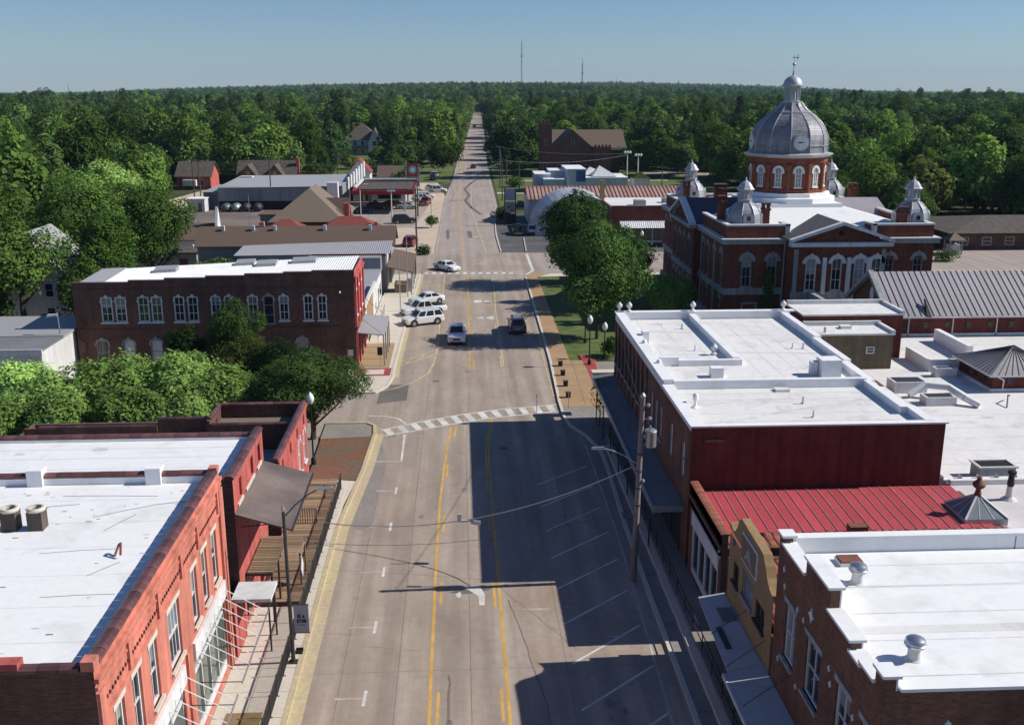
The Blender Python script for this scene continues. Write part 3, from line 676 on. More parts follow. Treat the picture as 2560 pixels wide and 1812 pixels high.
def window(root, axis, plane, ua, ub, za, zb, fm='white_trim', gm='glass', nx=2, nz=2, fr=0.09, sill=True, hood=None, hm=None, proud=0.05, setb=0.10, hood_w=0.2, bar=0.05):
    """frame with glazing bars, pane and sill as pieces; hood: None, 'arch', 'flat'"""
    f = mapper(axis, plane); mb = MB(); s = setb
    ob(mb, f, ua, ua+fr, s-0.06, s+0.04, za, zb); ob(mb, f, ub-fr, ub, s-0.06, s+0.04, za, zb)
    ob(mb, f, ua+fr, ub-fr, s-0.06, s+0.04, za, za+fr); ob(mb, f, ua+fr, ub-fr, s-0.06, s+0.04, zb-fr, zb)
    for i in range(1, nx):
        u = ua+(ub-ua)*i/nx; ob(mb, f, u-bar/2, u+bar/2, s-0.03, s+0.03, za+fr, zb-fr)
    for j in range(1, nz):
        z = za+(zb-za)*j/nz; ob(mb, f, ua+fr, ub-fr, s-0.045, s+0.035, z-bar/2, z+bar/2)
    w = mb.build('window', mt[fm], root)
    p = MB().poly([f(ua+fr*0.5, s+0.012, za+fr*0.5), f(ub-fr*0.5, s+0.012, za+fr*0.5), f(ub-fr*0.5, s+0.012, zb-fr*0.5), f(ua+fr*0.5, s+0.012, zb-fr*0.5)])
    p.build('pane', mt[gm], w)
    if gm in ('glass', 'glass_pale') and zb-za > 1.2:
        bd = 1 if wrnd.random() < 0.55 else 0; fr_ = wrnd.uniform(0.25, 0.6)
        if bd: MB().poly([f(ua+fr*0.6, s+0.005, zb-(zb-za)*fr_), f(ub-fr*0.6, s+0.005, zb-(zb-za)*fr_), f(ub-fr*0.6, s+0.005, zb-fr*0.6), f(ua+fr*0.6, s+0.005, zb-fr*0.6)]).build('blind', mt[wrnd.choice(('blind', 'blind_tan', 'glass_pale'))], w)
    if sill:
        q = MB(); ob(q, f, ua-0.1, ub+0.1, -0.12, 0.06, za-0.13, za); q.build('sill', mt[hm or fm], w)
    if hood == 'flat':
        q = MB(); ob(q, f, ua-0.12, ub+0.12, -proud, 0.05, zb, zb+0.22); q.build('lintel', mt[hm or fm], w)
    if hood == 'arch':
        arch(w, f, (ua+ub)/2, zb-(ub-ua)/2*0.98, (ub-ua)/2, hood_w, proud, hm or fm)
    return w
def arch(par, f, uc, zc, r, w, proud, m, legs=0.0, key=True, n=9, name='hood'):
    mb = MB(); inner = []; outer = []
    for i in range(n+1):
        t = math.pi*i/n
        inner.append((uc+r*math.cos(t)*0.98, zc+r*math.sin(t)*0.98)); outer.append((uc+(r+w)*math.cos(t), zc+(r+w)*math.sin(t)))
    for i in range(n):
        a, b, c, d = inner[i], outer[i], outer[i+1], inner[i+1]
        mb.hexa([f(a[0], -proud, a[1]), f(b[0], -proud, b[1]), f(c[0], -proud, c[1]), f(d[0], -proud, d[1])],
                [f(a[0], 0.12, a[1]), f(b[0], 0.12, b[1]), f(c[0], 0.12, c[1]), f(d[0], 0.12, d[1])])
    if legs:
        for s in (-1, 1):
            a = uc+s*r*0.98; b = uc+s*(r+w); ob(mb, f, min(a, b), max(a, b), -proud, 0.06, zc-legs, zc)
    if key: ob(mb, f, uc-0.12, uc+0.12, -proud-0.04, 0.06, zc+r*0.95, zc+r+w+0.12)
    o = mb.build(name, mt[m], par)
    # spandrel closing the square head of the opening
    sp = MB()
    for i in range(n):
        a, b = inner[i], inner[i+1]
        if i == 0 or True:
            sp.poly([f(a[0], 0.02, a[1]), f(b[0], 0.02, b[1]), f(b[0], 0.02, zc+r), f(a[0], 0.02, zc+r)])
    sp.build('spandrel', mt[m], par, recalc=False)
    return o
def coping(root, axis, plane, u0, u1, z, depth, m='tile_dark', step=0.62, name='coping_tile', h=0.16, over=0.06):
    """a row of single half-round coping tiles on top of a parapet; each overlaps the next"""
    f = mapper(axis, plane); n = max(1, int(round((u1-u0)/step))); L = (u1-u0)/n
    along_x = axis[0] == 'Y'
    prof = [(-over, -0.03), (-over, h*0.55), (depth*0.2, h), (depth*0.8, h), (depth+over, h*0.55), (depth+over, -0.03)]
    mb = MB()
    a = [f(-L*0.5*0.97, d, zz) for d, zz in prof]
    o0 = f(0, 0, 0)
    base = Vector(o0)
    pts = [tuple(Vector(p)-base) for p in a]
    vec = Vector(f(L*0.97, 0, 0))-base
    mb.prism(pts, vec)
    first = None; off = wloc(root)
    for i in range(n):
        loc = Vector(f(u0+L*(i+0.5), 0, z+0.004*((i*5) % 3)))-off
        if first is None:
            me = mb.build(name, mt[m], None, base=(0, 0, 0)); me.parent = root; me.location = loc; first = me
        else: dup(first, root, loc)
    return first
def ring_parapet(root, x0, x1, y0, y1, zr, zt, t, m, name='parapet', sides='NSEW'):
    mb = MB()
    if 'S' in sides: mb.box(x0, x1, y0, y0+t, zr, zt)
    if 'N' in sides: mb.box(x0, x1, y1-t, y1, zr, zt)
    if 'W' in sides: mb.box(x0, x0+t, y0+t, y1-t, zr, zt)
    if 'E' in sides: mb.box(x1-t, x1, y0+t, y1-t, zr, zt)
    return mb.build(name, mt[m], root)
def slope_panels(root, p00, p10, p11, p01, n, m, name='roof_panel', th=0.05, seam=0.07, seam_m=None, sh=0.09, gap=0.004):
    """n standing-seam panels across a roof plane: p00-p10 is the eave, p01-p11 the ridge; each panel with its own upstanding seam"""
    A, B, C, D = (Vector(p) for p in (p00, p10, p11, p01))
    nr = (B-A).cross(D-A).normalized()
    if nr.z < 0: nr = -nr
    first = None; off = wloc(root)
    para = (((B-A)-(C-D)).length < 1e-3)
    for i in range(n):
        t0, t1 = i/n+gap/n, (i+1)/n
        a = A.lerp(B, t0); b = A.lerp(B, t1); c = D.lerp(C, t1); d = D.lerp(C, t0)
        if first is None or not para:
            mb = MB(); o = a.copy() if para else Vector((0, 0, 0))
            mb.hexa([a-o, b-o, c-o, d-o], [a-o+nr*th, b-o+nr*th, c-o+nr*th, d-o+nr*th])
            ob_ = mb.build(name, mt[m], None, base=(0, 0, 0))
            s = (b-a).normalized()*seam
            q = MB(); q.hexa([a-o+nr*th*0.9, a-o+s+nr*th*0.9, d-o+s+nr*th*0.9, d-o+nr*th*0.9], [a-o+nr*sh, a-o+s+nr*sh, d-o+s+nr*sh, d-o+nr*sh])
            rib = q.build('seam', mt[seam_m or m], None, base=(0, 0, 0)); rib.parent = ob_
            ob_.parent = root; ob_.location = (a if para else Vector((0, 0, 0)))-off
            if first is None: first = ob_; frib = rib
        else:
            x = dup(first, root, a-off); r = frib.copy(); col.objects.link(r); r.parent = x
def corrugated(p00, p10, p11, p01, n, amp, th=0.0):
    """one corrugated sheet, n waves from p00 to p10, ridges running towards p01"""
    A, B, C, D = (Vector(p) for p in (p00, p10, p11, p01)); nr = (B-A).cross(D-A).normalized()
    if nr.z < 0: nr = -nr
    mb = MB(); k = 2*n
    row = [A.lerp(B, i/k)+nr*(amp if i % 2 else 0) for i in range(k+1)]; row2 = [D.lerp(C, i/k)+nr*(amp if i % 2 else 0) for i in range(k+1)]
    mb.add(row+row2, [(i, i+1, k+2+i, k+1+i) for i in range(k)])
    return mb
def gable(root, x0, x1, y0, y1, z0, zr, axis, m, wm=None, over=0.4, th=0.12, name='roof'):
    """gable roof; axis 'X' means the ridge runs along X; gable triangles filled with wm"""
    mb = MB()
    if axis == 'X':
        ym = (y0+y1)/2; k = (zr-z0)/(ym-y0); dz = over*k
        mb.hexa([(x0-over, y0-over, z0-dz), (x1+over, y0-over, z0-dz), (x1+over, ym, zr), (x0-over, ym, zr)], [(x0-over, y0-over, z0-dz+th), (x1+over, y0-over, z0-dz+th), (x1+over, ym, zr+th), (x0-over, ym, zr+th)])
        mb.hexa([(x0-over, ym, zr), (x1+over, ym, zr), (x1+over, y1+over, z0-dz), (x0-over, y1+over, z0-dz)], [(x0-over, ym, zr+th), (x1+over, ym, zr+th), (x1+over, y1+over, z0-dz+th), (x0-over, y1+over, z0-dz+th)])
        tri = [[(x, y0, z0), (x, y1, z0), (x, ym, zr-0.01)] for x in (x0+0.02, x1-0.02)]
    else:
        xm = (x0+x1)/2; k = (zr-z0)/(xm-x0); dz = over*k
        mb.hexa([(x0-over, y0-over, z0-dz), (xm, y0-over, zr), (xm, y1+over, zr), (x0-over, y1+over, z0-dz)], [(x0-over, y0-over, z0-dz+th), (xm, y0-over, zr+th), (xm, y1+over, zr+th), (x0-over, y1+over, z0-dz+th)])
        mb.hexa([(xm, y0-over, zr), (x1+over, y0-over, z0-dz), (x1+over, y1+over, z0-dz), (xm, y1+over, zr)], [(xm, y0-over, zr+th), (x1+over, y0-over, z0-dz+th), (x1+over, y1+over, z0-dz+th), (xm, y1+over, zr+th)])
        tri = [[(x0, y, z0), (x1, y, z0), (xm, y, zr-0.01)] for y in (y0+0.02, y1-0.02)]
    o = mb.build(name, mt[m], root)
    if wm:
        for t in tri: MB().poly(t).build('gable_wall', mt[wm], root)
    return o
def hip(root, x0, x1, y0, y1, z0, zr, m, over=0.4, name='roof', ridge=None):
    x0 -= over; x1 += over; y0 -= over; y1 += over
    w, d = x1-x0, y1-y0
    if ridge is None:
        if w >= d: a, b = (x0+d/2, (y0+y1)/2, zr), (x1-d/2, (y0+y1)/2, zr)
        else: a, b = ((x0+x1)/2, y0+w/2, zr), ((x0+x1)/2, y1-w/2, zr)
    else: a, b = ridge
    mb = MB(); c = [(x0, y0, z0), (x1, y0, z0), (x1, y1, z0), (x0, y1, z0)]
    if w >= d: fs = [[c[0], c[1], b, a], [c[1], c[2], b], [c[2], c[3], a, b], [c[3], c[0], a]]
    else: fs = [[c[0], c[1], a], [c[1], c[2], b, a], [c[2], c[3], b], [c[3], c[0], a, b]]
    for q in fs: mb.poly(q)
    mb.poly(list(reversed(c)))
    return mb.build(name, mt[m], root)
def plain_window(root, axis, plane, uc, zc, w, h, fm='white_trim', gm='glass', fr=0.08):
    """shallow window set on a wall far away"""
    f = mapper(axis, plane); mb = MB()
    for a in ((uc-w/2, uc-w/2+fr, zc-h/2, zc+h/2), (uc+w/2-fr, uc+w/2, zc-h/2, zc+h/2), (uc-w/2+fr, uc+w/2-fr, zc-h/2, zc-h/2+fr), (uc-w/2+fr, uc+w/2-fr, zc+h/2-fr, zc+h/2), (uc-w/2+fr, uc+w/2-fr, zc-fr*0.3, zc+fr*0.3)):
        ob(mb, f, a[0], a[1], -0.06, 0.02, a[2], a[3])
    o = mb.build('window', mt[fm], root)
    MB().poly([f(uc-w/2+fr*0.5, -0.012, zc-h/2+fr*0.5), f(uc+w/2-fr*0.5, -0.012, zc-h/2+fr*0.5), f(uc+w/2-fr*0.5, -0.012, zc+h/2-fr*0.5), f(uc-w/2+fr*0.5, -0.012, zc+h/2-fr*0.5)]).build('pane', mt[gm], o)
    return o
def boxpart(root, name, m, *b, smooth=None):
    mb = MB()
    for q in b: mb.box(*q)
    return mb.build(name, mt[m], root, smooth=smooth)
# ================================================================ left near block
# ---- orange painted two-storey block
b1 = thing('commercial_building', 'orange-red painted brick two-storey block with white roof and bare awning rods', 'building', (-24, 36, 0))
W1 = [(42.45, 43.35), (40.65, 41.55), (38.85, 39.75), (35.4, 37.0), (33.0, 33.95), (31.1, 32.05), (29.3, 30.25)]
ops = [(a, b, 5.3, 7.75) for a, b in W1] + [(38.35, 43.95, 0.35, 4.0), (28.6, 36.7, 0.35, 4.0)]
wall('wall', b1, 'X+', -11.2, 28, 44.7, 0, 10.02, ops, 'brick_orange', 0.3)
for i, (a, b) in enumerate(W1):
    window(b1, 'X+', -11.2, a, b, 5.3, 7.75, nx=(4 if i == 3 else 2), nz=2, setb=0.16, hood='flat', hm='concrete', fm='white_trim', proud=0.03)
boxpart(b1, 'rear_wall', 'brick_dark', (-36, -11.205, 28, 28.3, 0, 9.975), (-36, -11.205, 44.4, 44.7, 0, 9.9), (-36.3, -36, 28, 44.7, 0, 9.98))
boxpart(b1, 'pilaster', 'brick_orange', (-11.2, -11.08, 44.05, 44.72, 0, 9.2)); boxpart(b1, 'pilaster', 'brick_orange', (-11.2, -11.09, 37.2, 37.9, 0, 5.0)); boxpart(b1, 'pilaster', 'brick_orange', (-11.2, -11.08, 27.98, 28.5, 0, 9.2))
for z, h, p in ((9.55, 0.16, 0.14), (9.3, 0.12, 0.09), (8.95, 0.07, 0.05), (8.06, 0.14, 0.08)):
    boxpart(b1, 'cornice', 'brick_orange', (-11.2, -11.2+p, 27.97, 44.73, z, z+h))
dm = MB()
for i in range(62): dm.box(-11.2, -11.15, 28.5+i*0.26, 28.58+i*0.26, 8.55, 8.66)
dm.build('dentil', mt['brick_maroon'], b1, kind='stuff')
for y in (31.0, 34.4, 37.55, 40.2, 43.9):
    boxpart(b1, 'wall_panel', 'brick_orange', (-11.2, -11.10, y-0.12, y+0.12, 8.25, 9.25))
for (ya, yb, n) in ((38.35, 43.95, 4), (28.6, 36.7, 5)):
    s = boxpart(b1, 'shopfront', 'white_trim', (-11.28, -11.2+0.12, ya-0.05, yb+0.05, 4.05, 4.85), (-11.42, -11.3, ya, yb, 0.35, 0.75), (-11.42, -11.3, ya, yb, 3.2, 3.3),
                *[(-11.42, -11.3, ya+(yb-ya)*k/n-0.05, ya+(yb-ya)*k/n+0.05, 0.75, 4.0) for k in range(n+1)])
    for k in range(n):
        a = ya+(yb-ya)*k/n+0.05; b = ya+(yb-ya)*(k+1)/n-0.05
        MB().poly([(-11.37, a, 0.75), (-11.37, b, 0.75), (-11.37, b, 3.2), (-11.37, a, 3.2)]).build('pane', mt['glass_green'], s)
        MB().poly([(-11.37, a, 3.3), (-11.37, b, 3.3), (-11.37, b, 4.0), (-11.37, a, 4.0)]).build('pane', mt['glass_pale'], s)
    nr_ = 8 if n == 4 else 11
    af = boxpart(b1, 'awning_frame', 'steel', (-9.32, -9.26, ya-0.1, yb+0.7, 2.97, 3.03))
    for k in range(nr_):
        y = ya+(yb-ya)*(k+0.2)/(nr_-0.6)
        MB().tube((-11.12, y, 4.45), (-9.29, y+0.45, 3.0), 0.022, n=5).build('awning_rod', mt['white_trim'], af)
    for k in range(3):
        y = ya+(yb-ya)*k/2
        MB().tube((-11.12, y, 3.02), (-9.29, y, 3.0), 0.022, n=5).build('awning_rod', mt['steel_dark'], af)
MB().poly([(-36, 28.3, 9.55), (-11.5, 28.3, 9.55), (-11.5, 44.4, 9.55), (-36, 44.4, 9.55)]).build('roof', mt['white_roof'], b1)
boxpart(b1, 'parapet', 'white_roof', (-11.55, -11.5, 28.3, 44.4, 9.5, 9.98), (-36, -11.56, 44.33, 44.395, 9.5, 9.9), (-36, -11.56, 28.305, 28.36, 9.5, 9.9))
coping(b1, 'X+', -11.2, 28.4, 44.3, 10.02, 0.34)
coping(b1, 'Y+', 44.7, -30, -11.62, 9.9, 0.32); coping(b1, 'Y-', 28.0, -30, -11.62, 9.98, 0.32)
boxpart(b1, 'corner_cap', 'brick_orange', (-11.56, -11.16, 27.96, 28.42, 9.98, 10.3)); boxpart(b1, 'corner_cap', 'brick_orange', (-11.56, -11.16, 44.28, 44.74, 9.98, 10.25))
for x in (-19.25, -14.0): boxpart(b1, 'parapet_pier', 'white_roof', (x-0.34, x+0.34, 44.15, 44.78, 9.55, 10.32))
boxpart(b1, 'parapet_pier', 'brick_red', (-14.3, -13.4, 27.95, 28.4, 9.98, 10.3))
for x in (-18.4, -17.35):
    d = MB().box(x-0.3, x+0.3, 39.3, 39.9, 9.55, 10.35).build('roof_duct', mt['shingle_dark'], b1)
    MB().lathe(x, 39.6, [(0.36, 10.35), (0.38, 10.42), (0.34, 10.5), (0.25, 10.5), (0.25, 10.3)], 16).build('duct_rim', mt['concrete'], d, smooth=40)
MB().path([(-13.4, 36.8, 9.56), (-13.3, 37.1, 9.9), (-13.15, 36.9, 10.05), (-13.1, 36.6, 9.7)], 0.05).build('bent_pipe', mt['rust_metal'], b1)
r3 = random.Random(5)
sm = MB()
for i in range(46):
    x = r3.uniform(-21, -12.4); y = r3.uniform(29, 44); l = r3.uniform(0.05, 0.3); w = r3.uniform(0.03, 0.08)
    sm.poly([(x, y, 9.556), (x+l, y+0.02, 9.556), (x+l, y+w, 9.556), (x, y+w, 9.556)])
sm.build('roof_litter', mt['rust_metal'], b1, kind='stuff')
for k in range(6):
    ribbon([(-30, 30.4+k*2.4), (-11.7, 30.5+k*2.4)], 0.03, 9.554).build('membrane_seam', mt['old_white_roof'], b1, recalc=False)
for (x, y, l, a, w) in ((-15.5, 40.6, 2.4, 0.5, 0.05), (-14.6, 39.2, 1.8, 1.1, 0.04), (-13.4, 41.8, 1.6, 0.2, 0.06), (-13.9, 35.2, 1.4, 0.9, 0.04), (-19.5, 34.6, 3.0, -0.05, 0.07), (-17.6, 43.0, 4.2, -0.05, 0.04), (-16.4, 37.2, 3.0, 0.1, 0.03), (-18.7, 41.6, 2.2, 0.2, 0.05), (-15.0, 33.6, 2.6, 0.05, 0.03)):
    ribbon([(x, y), (x+l*0.5*math.cos(a), y+l*0.5*math.sin(a)+0.05), (x+l*math.cos(a), y+l*math.sin(a))], w, 9.558).build('roof_stain', mt['concrete_old'], b1, recalc=False)

# ---- second block with brown sheet awning
b2 = thing('commercial_building', 'red brick block with white roof and wide brown sheet awning', 'building', (-24, 51, 0))
PN = [(48.0, 49.2), (50.0, 52.2), (53.0, 54.2)]
wall('wall', b2, 'X+', -11.2, 47.3, 55.0, 0, 8.5, [(a, b, 6.95, 8.0) for a, b in PN], 'brick_red', 0.14)
for a, b in PN:
    boxpart(b2, 'wall_panel', 'brick_red', (-11.42, -11.33, a-0.05, b+0.05, 6.9, 8.05)); boxpart(b2, 'panel_sill', 'concrete', (-11.3, -11.12, a-0.03, b+0.03, 6.78, 6.94))
boxpart(b2, 'side_wall', 'brick_dark', (-34, -11.205, 47.3, 47.6, 0, 8.495), (-34, -11.205, 54.7, 55.0, 0, 8.2), (-34.3, -34, 47.3, 55, 0, 8.4), (-11.48, -11.45, 47.6, 54.7, 0, 8.5))
MB().poly([(-34, 47.6, 8.0), (-11.5, 47.6, 8.0), (-11.5, 54.7, 8.0), (-34, 54.7, 8.0)]).build('roof', mt['white_roof'], b2)
boxpart(b2, 'parapet_lining', 'white_roof', (-11.53, -11.485, 47.62, 54.68, 7.98, 8.44), (-34, -11.55, 54.64, 54.69, 7.98, 8.15))
coping(b2, 'X+', -11.2, 47.3, 55.0, 8.5, 0.36); coping(b2, 'Y+', 55.0, -32, -11.6, 8.2, 0.3); coping(b2, 'Y-', 47.3, -32, -11.6, 8.5, 0.3)
aw = MB().hexa([(-11.18, 47.2, 6.64), (-8.45, 47.1, 5.82), (-8.45, 54.7, 5.82), (-11.18, 54.7, 6.64)], [(-11.18, 47.2, 6.72), (-8.45, 47.1, 5.9), (-8.45, 54.7, 5.9), (-11.18, 54.7, 6.72)]).build('awning', mt['awning_brown'], b2)
boxpart(aw, 'awning_edge', 'steel_dark', (-8.46, -8.40, 47.1, 54.7, 5.78, 5.92))
for y in (48.2, 51, 53.8): MB().tube((-11.15, y, 5.6), (-8.6, y, 5.83), 0.03).build('awning_strut', mt['steel_dark'], aw)
for y in (49.0, 52.6): boxpart(b2, 'door', 'glass', (-11.19, -11.14, y-0.5, y+0.5, 0.5, 2.7))
# ---- third block at the corner
b3 = thing('commercial_building', 'low red corner shop with tiled parapet and white arched windows', 'building', (-18, 64, 0))
W3 = [(66.2, 67.1), (68.4, 69.3)]
wall('wall', b3, 'X+', -11.1, 58.5, 70.3, 0, 5.25, [(a, b, 1.4, 3.75) for a, b in W3], 'brick_red', 0.25)
for a, b in W3: window(b3, 'X+', -11.1, a, b, 1.4, 3.75, hood='arch', gm='white_wall', hood_w=0.14, nx=1)
for y in (60.2, 63.2, 66.0, 69.0): boxpart(b3, 'wall_panel', 'brick_maroon', (-11.1, -11.07, y-0.25, y+0.25, 4.1, 4.75))
boxpart(b3, 'cornice', 'brick_red', (-11.1, -10.98, 58.45, 70.35, 5.02, 5.22)); boxpart(b3, 'cornice', 'brick_red', (-11.1, -11.03, 58.46, 70.34, 3.9, 3.98))
boxpart(b3, 'side_wall', 'brick_dark', (-17, -11.105, 58.5, 58.75, 0, 5.1), (-17, -11.105, 70.05, 70.3, 0, 5.2), (-17.2, -17, 66.6, 70.3, 0, 5.2), (-17, -11.4, 66.6, 66.85, 3.0, 4.85),
        (-30, -17.2, 70.05, 70.3, 0, 4.0), (-30, -17.0, 58.5, 58.75, 0, 4.0), (-30.2, -30, 58.5, 70.3, 0, 4), (-30, -21, 68.2, 68.4, 3, 4.3), (-21, -17.0, 68.4, 68.6, 3, 4.75))
MB().poly([(-17, 66.85, 4.3), (-11.35, 66.85, 4.3), (-11.35, 70.05, 4.3), (-17, 70.05, 4.3)]).build('roof', mt['shingle_tan'], b3)
MB().poly([(-30, 58.75, 3.1), (-11.35, 58.75, 3.1), (-11.35, 66.6, 3.1), (-30, 66.6, 3.1)]).build('lower_roof', mt['grey_roof'], b3)
MB().poly([(-30, 66.61, 3.3), (-17.2, 66.61, 3.3), (-17.2, 70.05, 3.3), (-30, 70.05, 3.3)]).build('lower_roof', mt['grey_roof'], b3)
coping(b3, 'X+', -11.1, 58.5, 70.3, 5.25, 0.3); coping(b3, 'Y+', 70.3, -17, -11.5, 5.2, 0.26); coping(b3, 'Y-', 66.6, -16.9, -11.5, 4.85, 0.25)
coping(b3, 'Y-', 68.4, -21, -17.3, 4.75, 0.22); coping(b3, 'Y-', 68.2, -29, -21, 4.3, 0.22); coping(b3, 'X-', -17.2, 66.9, 70.0, 5.2, 0.2)
# between the second and third blocks
sl = thing('link_roof', 'dark low roof between the brown awning block and the corner shop', 'roof', (-14, 56.7, 0))
boxpart(sl, 'wall', 'brick_dark', (-20, -11.9, 55.02, 58.48, 0, 3.9)); boxpart(sl, 'roof', 'grey_roof', (-20, -11.8, 55.03, 58.47, 3.9, 4.0))

# ---- terrace, fence, deck
cn = thing('entrance_canopy', 'flat off-white canopy slab over the passage beside the brown awning', 'canopy', (-10.3, 46.5, 0))
boxpart(cn, 'slab', 'white_trim', (-11.25, -9.35, 45.4, 47.25, 2.9, 3.06))
for x, y in ((-9.5, 45.55), (-9.5, 47.1)): boxpart(cn, 'post', 'steel_dark', (x-0.04, x+0.04, y-0.04, y+0.04, 0.14, 2.9))
boxpart(cn, 'back_panel', 'brick_red', (-11.22, -11.0, 44.9, 47.2, 0.12, 2.88))
pg = thing('pergola', 'brown slatted pergola under the brown sheet awning', 'pergola', (-10.6, 50.8, 0))
boxpart(pg, 'frame', 'wood_dark', (-11.1, -9.8, 48.45, 48.55, 2.75, 2.9), (-11.1, -9.8, 52.8, 52.9, 2.75, 2.9), (-11.1, -11.0, 48.5, 52.85, 2.75, 2.9), (-9.9, -9.8, 48.5, 52.85, 2.75, 2.9), (-11.1, -9.8, 50.35, 50.45, 2.75, 2.9))
for x, y in ((-9.85, 48.5), (-9.85, 52.85), (-9.85, 50.4)): boxpart(pg, 'post', 'wood_dark', (x-0.05, x+0.05, y-0.05, y+0.05, 0.14, 2.75))
for i in range(22):
    o = MB().box(-0.65, 0.65, -0.07, 0.07, 0, 0.03).build('slat', mt['wood'], None) if i == 0 else dup(s0, pg, (0, 0, 0))
    if i == 0: s0 = o; o.parent = pg
    o.location = Vector((-10.45, 48.6+i*0.2, 2.91))-pg.location
bw = thing('brick_wall', 'short red brick wall with timber cap beside the orange block', 'wall', (-11.9, 46, 0))
boxpart(bw, 'wall', 'brick_red', (-12.3, -11.3, 44.95, 45.3, 0, 2.2)); boxpart(bw, 'cap', 'wood', (-12.35, -11.25, 44.9, 45.36, 2.2, 2.3))
dk = thing('timber_deck', 'timber plank deck with benches behind the pavement fence', 'deck', (-9.9, 58, 0))
for i in range(62):
    o = MB().box(-1.05, 1.05, -0.13, 0.13, 0, 0.05).build('plank', mt['wood'], None) if i == 0 else dup(pl0, dk, (0, 0, 0))
    if i == 0: pl0 = o; o.parent = dk
    o.location = Vector((-9.83, 50.2+i*0.285, 0.38+0.003*((i*3) % 4)))-dk.location
boxpart(dk, 'joist', 'wood_dark', (-10.85, -8.8, 50.1, 67.9, 0.13, 0.37))
dr_ = thing('deck_railing', 'weathered timber handrail frames standing on the plank deck', 'railing', (-10.0, 59, 0.43))
boxpart(dr_, 'rail', 'wood_grey', (-10.72, -10.66, 55.5, 66.5, 1.38, 1.45), (-10.72, -10.66, 55.5, 66.5, 0.9, 0.95)); boxpart(dr_, 'rail', 'wood_grey', (-10.7, -9.2, 60.2, 60.27, 1.38, 1.45), (-10.7, -9.2, 64.2, 64.27, 1.38, 1.45))
for y in (55.5, 57.7, 59.9, 62.1, 64.3, 66.4): boxpart(dr_, 'post', 'wood_grey', (-10.74, -10.65, y-0.045, y+0.045, 0.43, 1.45))
for y in (60.2, 64.2): boxpart(dr_, 'post', 'wood_grey', (-9.25, -9.16, y-0.045, y+0.045, 0.43, 1.45))
for i in range(9): boxpart(dr_, 'baluster', 'wood_grey', (-10.55+i*0.15, -10.51+i*0.15, 60.21, 60.25, 0.45, 1.38))
fc = thing('metal_fence', 'dark metal fence along the left pavement terrace', 'fence', (-8.62, 52, 0))
fy = [35.0+1.66*i for i in range(20)]
for i, y in enumerate(fy):
    o = MB().box(-0.03, 0.03, -0.03, 0.03, 0, 1.15).box(-0.1, 0.1, -0.04, 0.04, 0, 0.03).build('post', mt['steel_dark'], None) if i == 0 else dup(f0, fc, (0, 0, 0))
    if i == 0: f0 = o; o.parent = fc
    o.location = Vector((-8.62+0.012*i, y, 0.12))-fc.location
for i in range(19):
    y0, y1 = fy[i]+0.05, fy[i+1]-0.05
    if i == 0:
        mb = MB(); L = y1-y0
        mb.box(-0.02, 0.02, -L/2, L/2, 1.0, 1.06); mb.box(-0.02, 0.02, -L/2, L/2, 0.12, 0.16)
        for k in range(19): mb.box(-0.012, 0.012, -L/2+0.04+k*(L-0.08)/18-0.014, -L/2+0.04+k*(L-0.08)/18+0.014, 0.16, 1.0)
        p0 = mb.build('panel', mt['steel_dark'], None); p0.parent = fc; o = p0
    else: o = dup(p0, fc, (0, 0, 0))
    o.location = Vector((-8.62+0.012*i+0.006, (y0+y1)/2, 0.12))-fc.location
ds = thing('sign_board', 'white diamond sign board hung on the deck frame', 'sign', (-8.95, 52, 0.1))
boxpart(ds, 'post', 'wood', (-9.0, -8.92, 51.9, 52.0, 0.14, 2.3), (-9.0, -8.92, 53.6, 53.7, 0.14, 2.3), (-9.0, -8.92, 51.9, 53.7, 2.2, 2.3))
MB().prism([(-8.90, 51.6, 1.5), (-8.90, 52.0, 2.15), (-8.90, 52.4, 1.5), (-8.90, 52.0, 0.85)], (0.04, 0, 0)).build('board', mt['white_trim'], ds)

# ---- long brick block with the corrugated white roof
b5 = thing('brick_building', 'long dark brick two-storey building with white corrugated roof and paired windows', 'building', (-23, 102, 0))
WU = [(-34.5, -33.2), (-33.15, -31.9), (-31.0, -29.75), (-29.75, -28.5), (-27.6, -26.4), (-26.3, -25.1), (-24.1, -22.95), (-22.8, -21.65), (-20.6, -19.4), (-17.6, -16.45), (-15.25, -14.15), (-13.9, -12.8)]
WU = [(a+0.1, b-0.1) for a, b in WU]
WL = [(-35.2, -34.0), (-32.65, -31.5), (-30.05, -28.9), (-26.5, -25.3), (-22, -20.9), (-16, -14.9)]
ops = [(a, b, 5.05, 7.5) for a, b in WU] + [(-19.0, -17.95, 4.65, 7.5)] + [(a, b, 0.85, 3.3) for a, b in WL]
ST = [(-36.9, 8.68), (-31.6, 8.86), (-28.2, 9.04), (-24.3, 9.22), (-20.6, 9.40), (-16.9, 9.58), (-14.2, 9.72), (-10.2, 9.83)]
wall('wall', b5, 'Y-', 98, -36.9, -10.2, 0, 8.6, ops, 'brick_dark', 0.22)
up = MB()
for (xa, _), (xb, zb) in zip(ST, ST[1:]): up.box(xa, xb, 98, 98.3, 8.6, zb)
up.build('parapet', mt['brick_dark'], b5)
cp = MB()
for (xa, _), (xb, zb) in zip(ST, ST[1:]): cp.box(xa-0.03, xb+0.03, 97.93, 98.38, zb, zb+0.07)
cp.build('parapet_cap', mt['tile_dark'], b5)
for i, (a, b) in enumerate(WU): window(b5, 'Y-', 98, a, b, 5.05, 7.5, hood='arch', hm='white_trim', fm='white_trim', nx=2, nz=3, hood_w=0.07, fr=0.12)
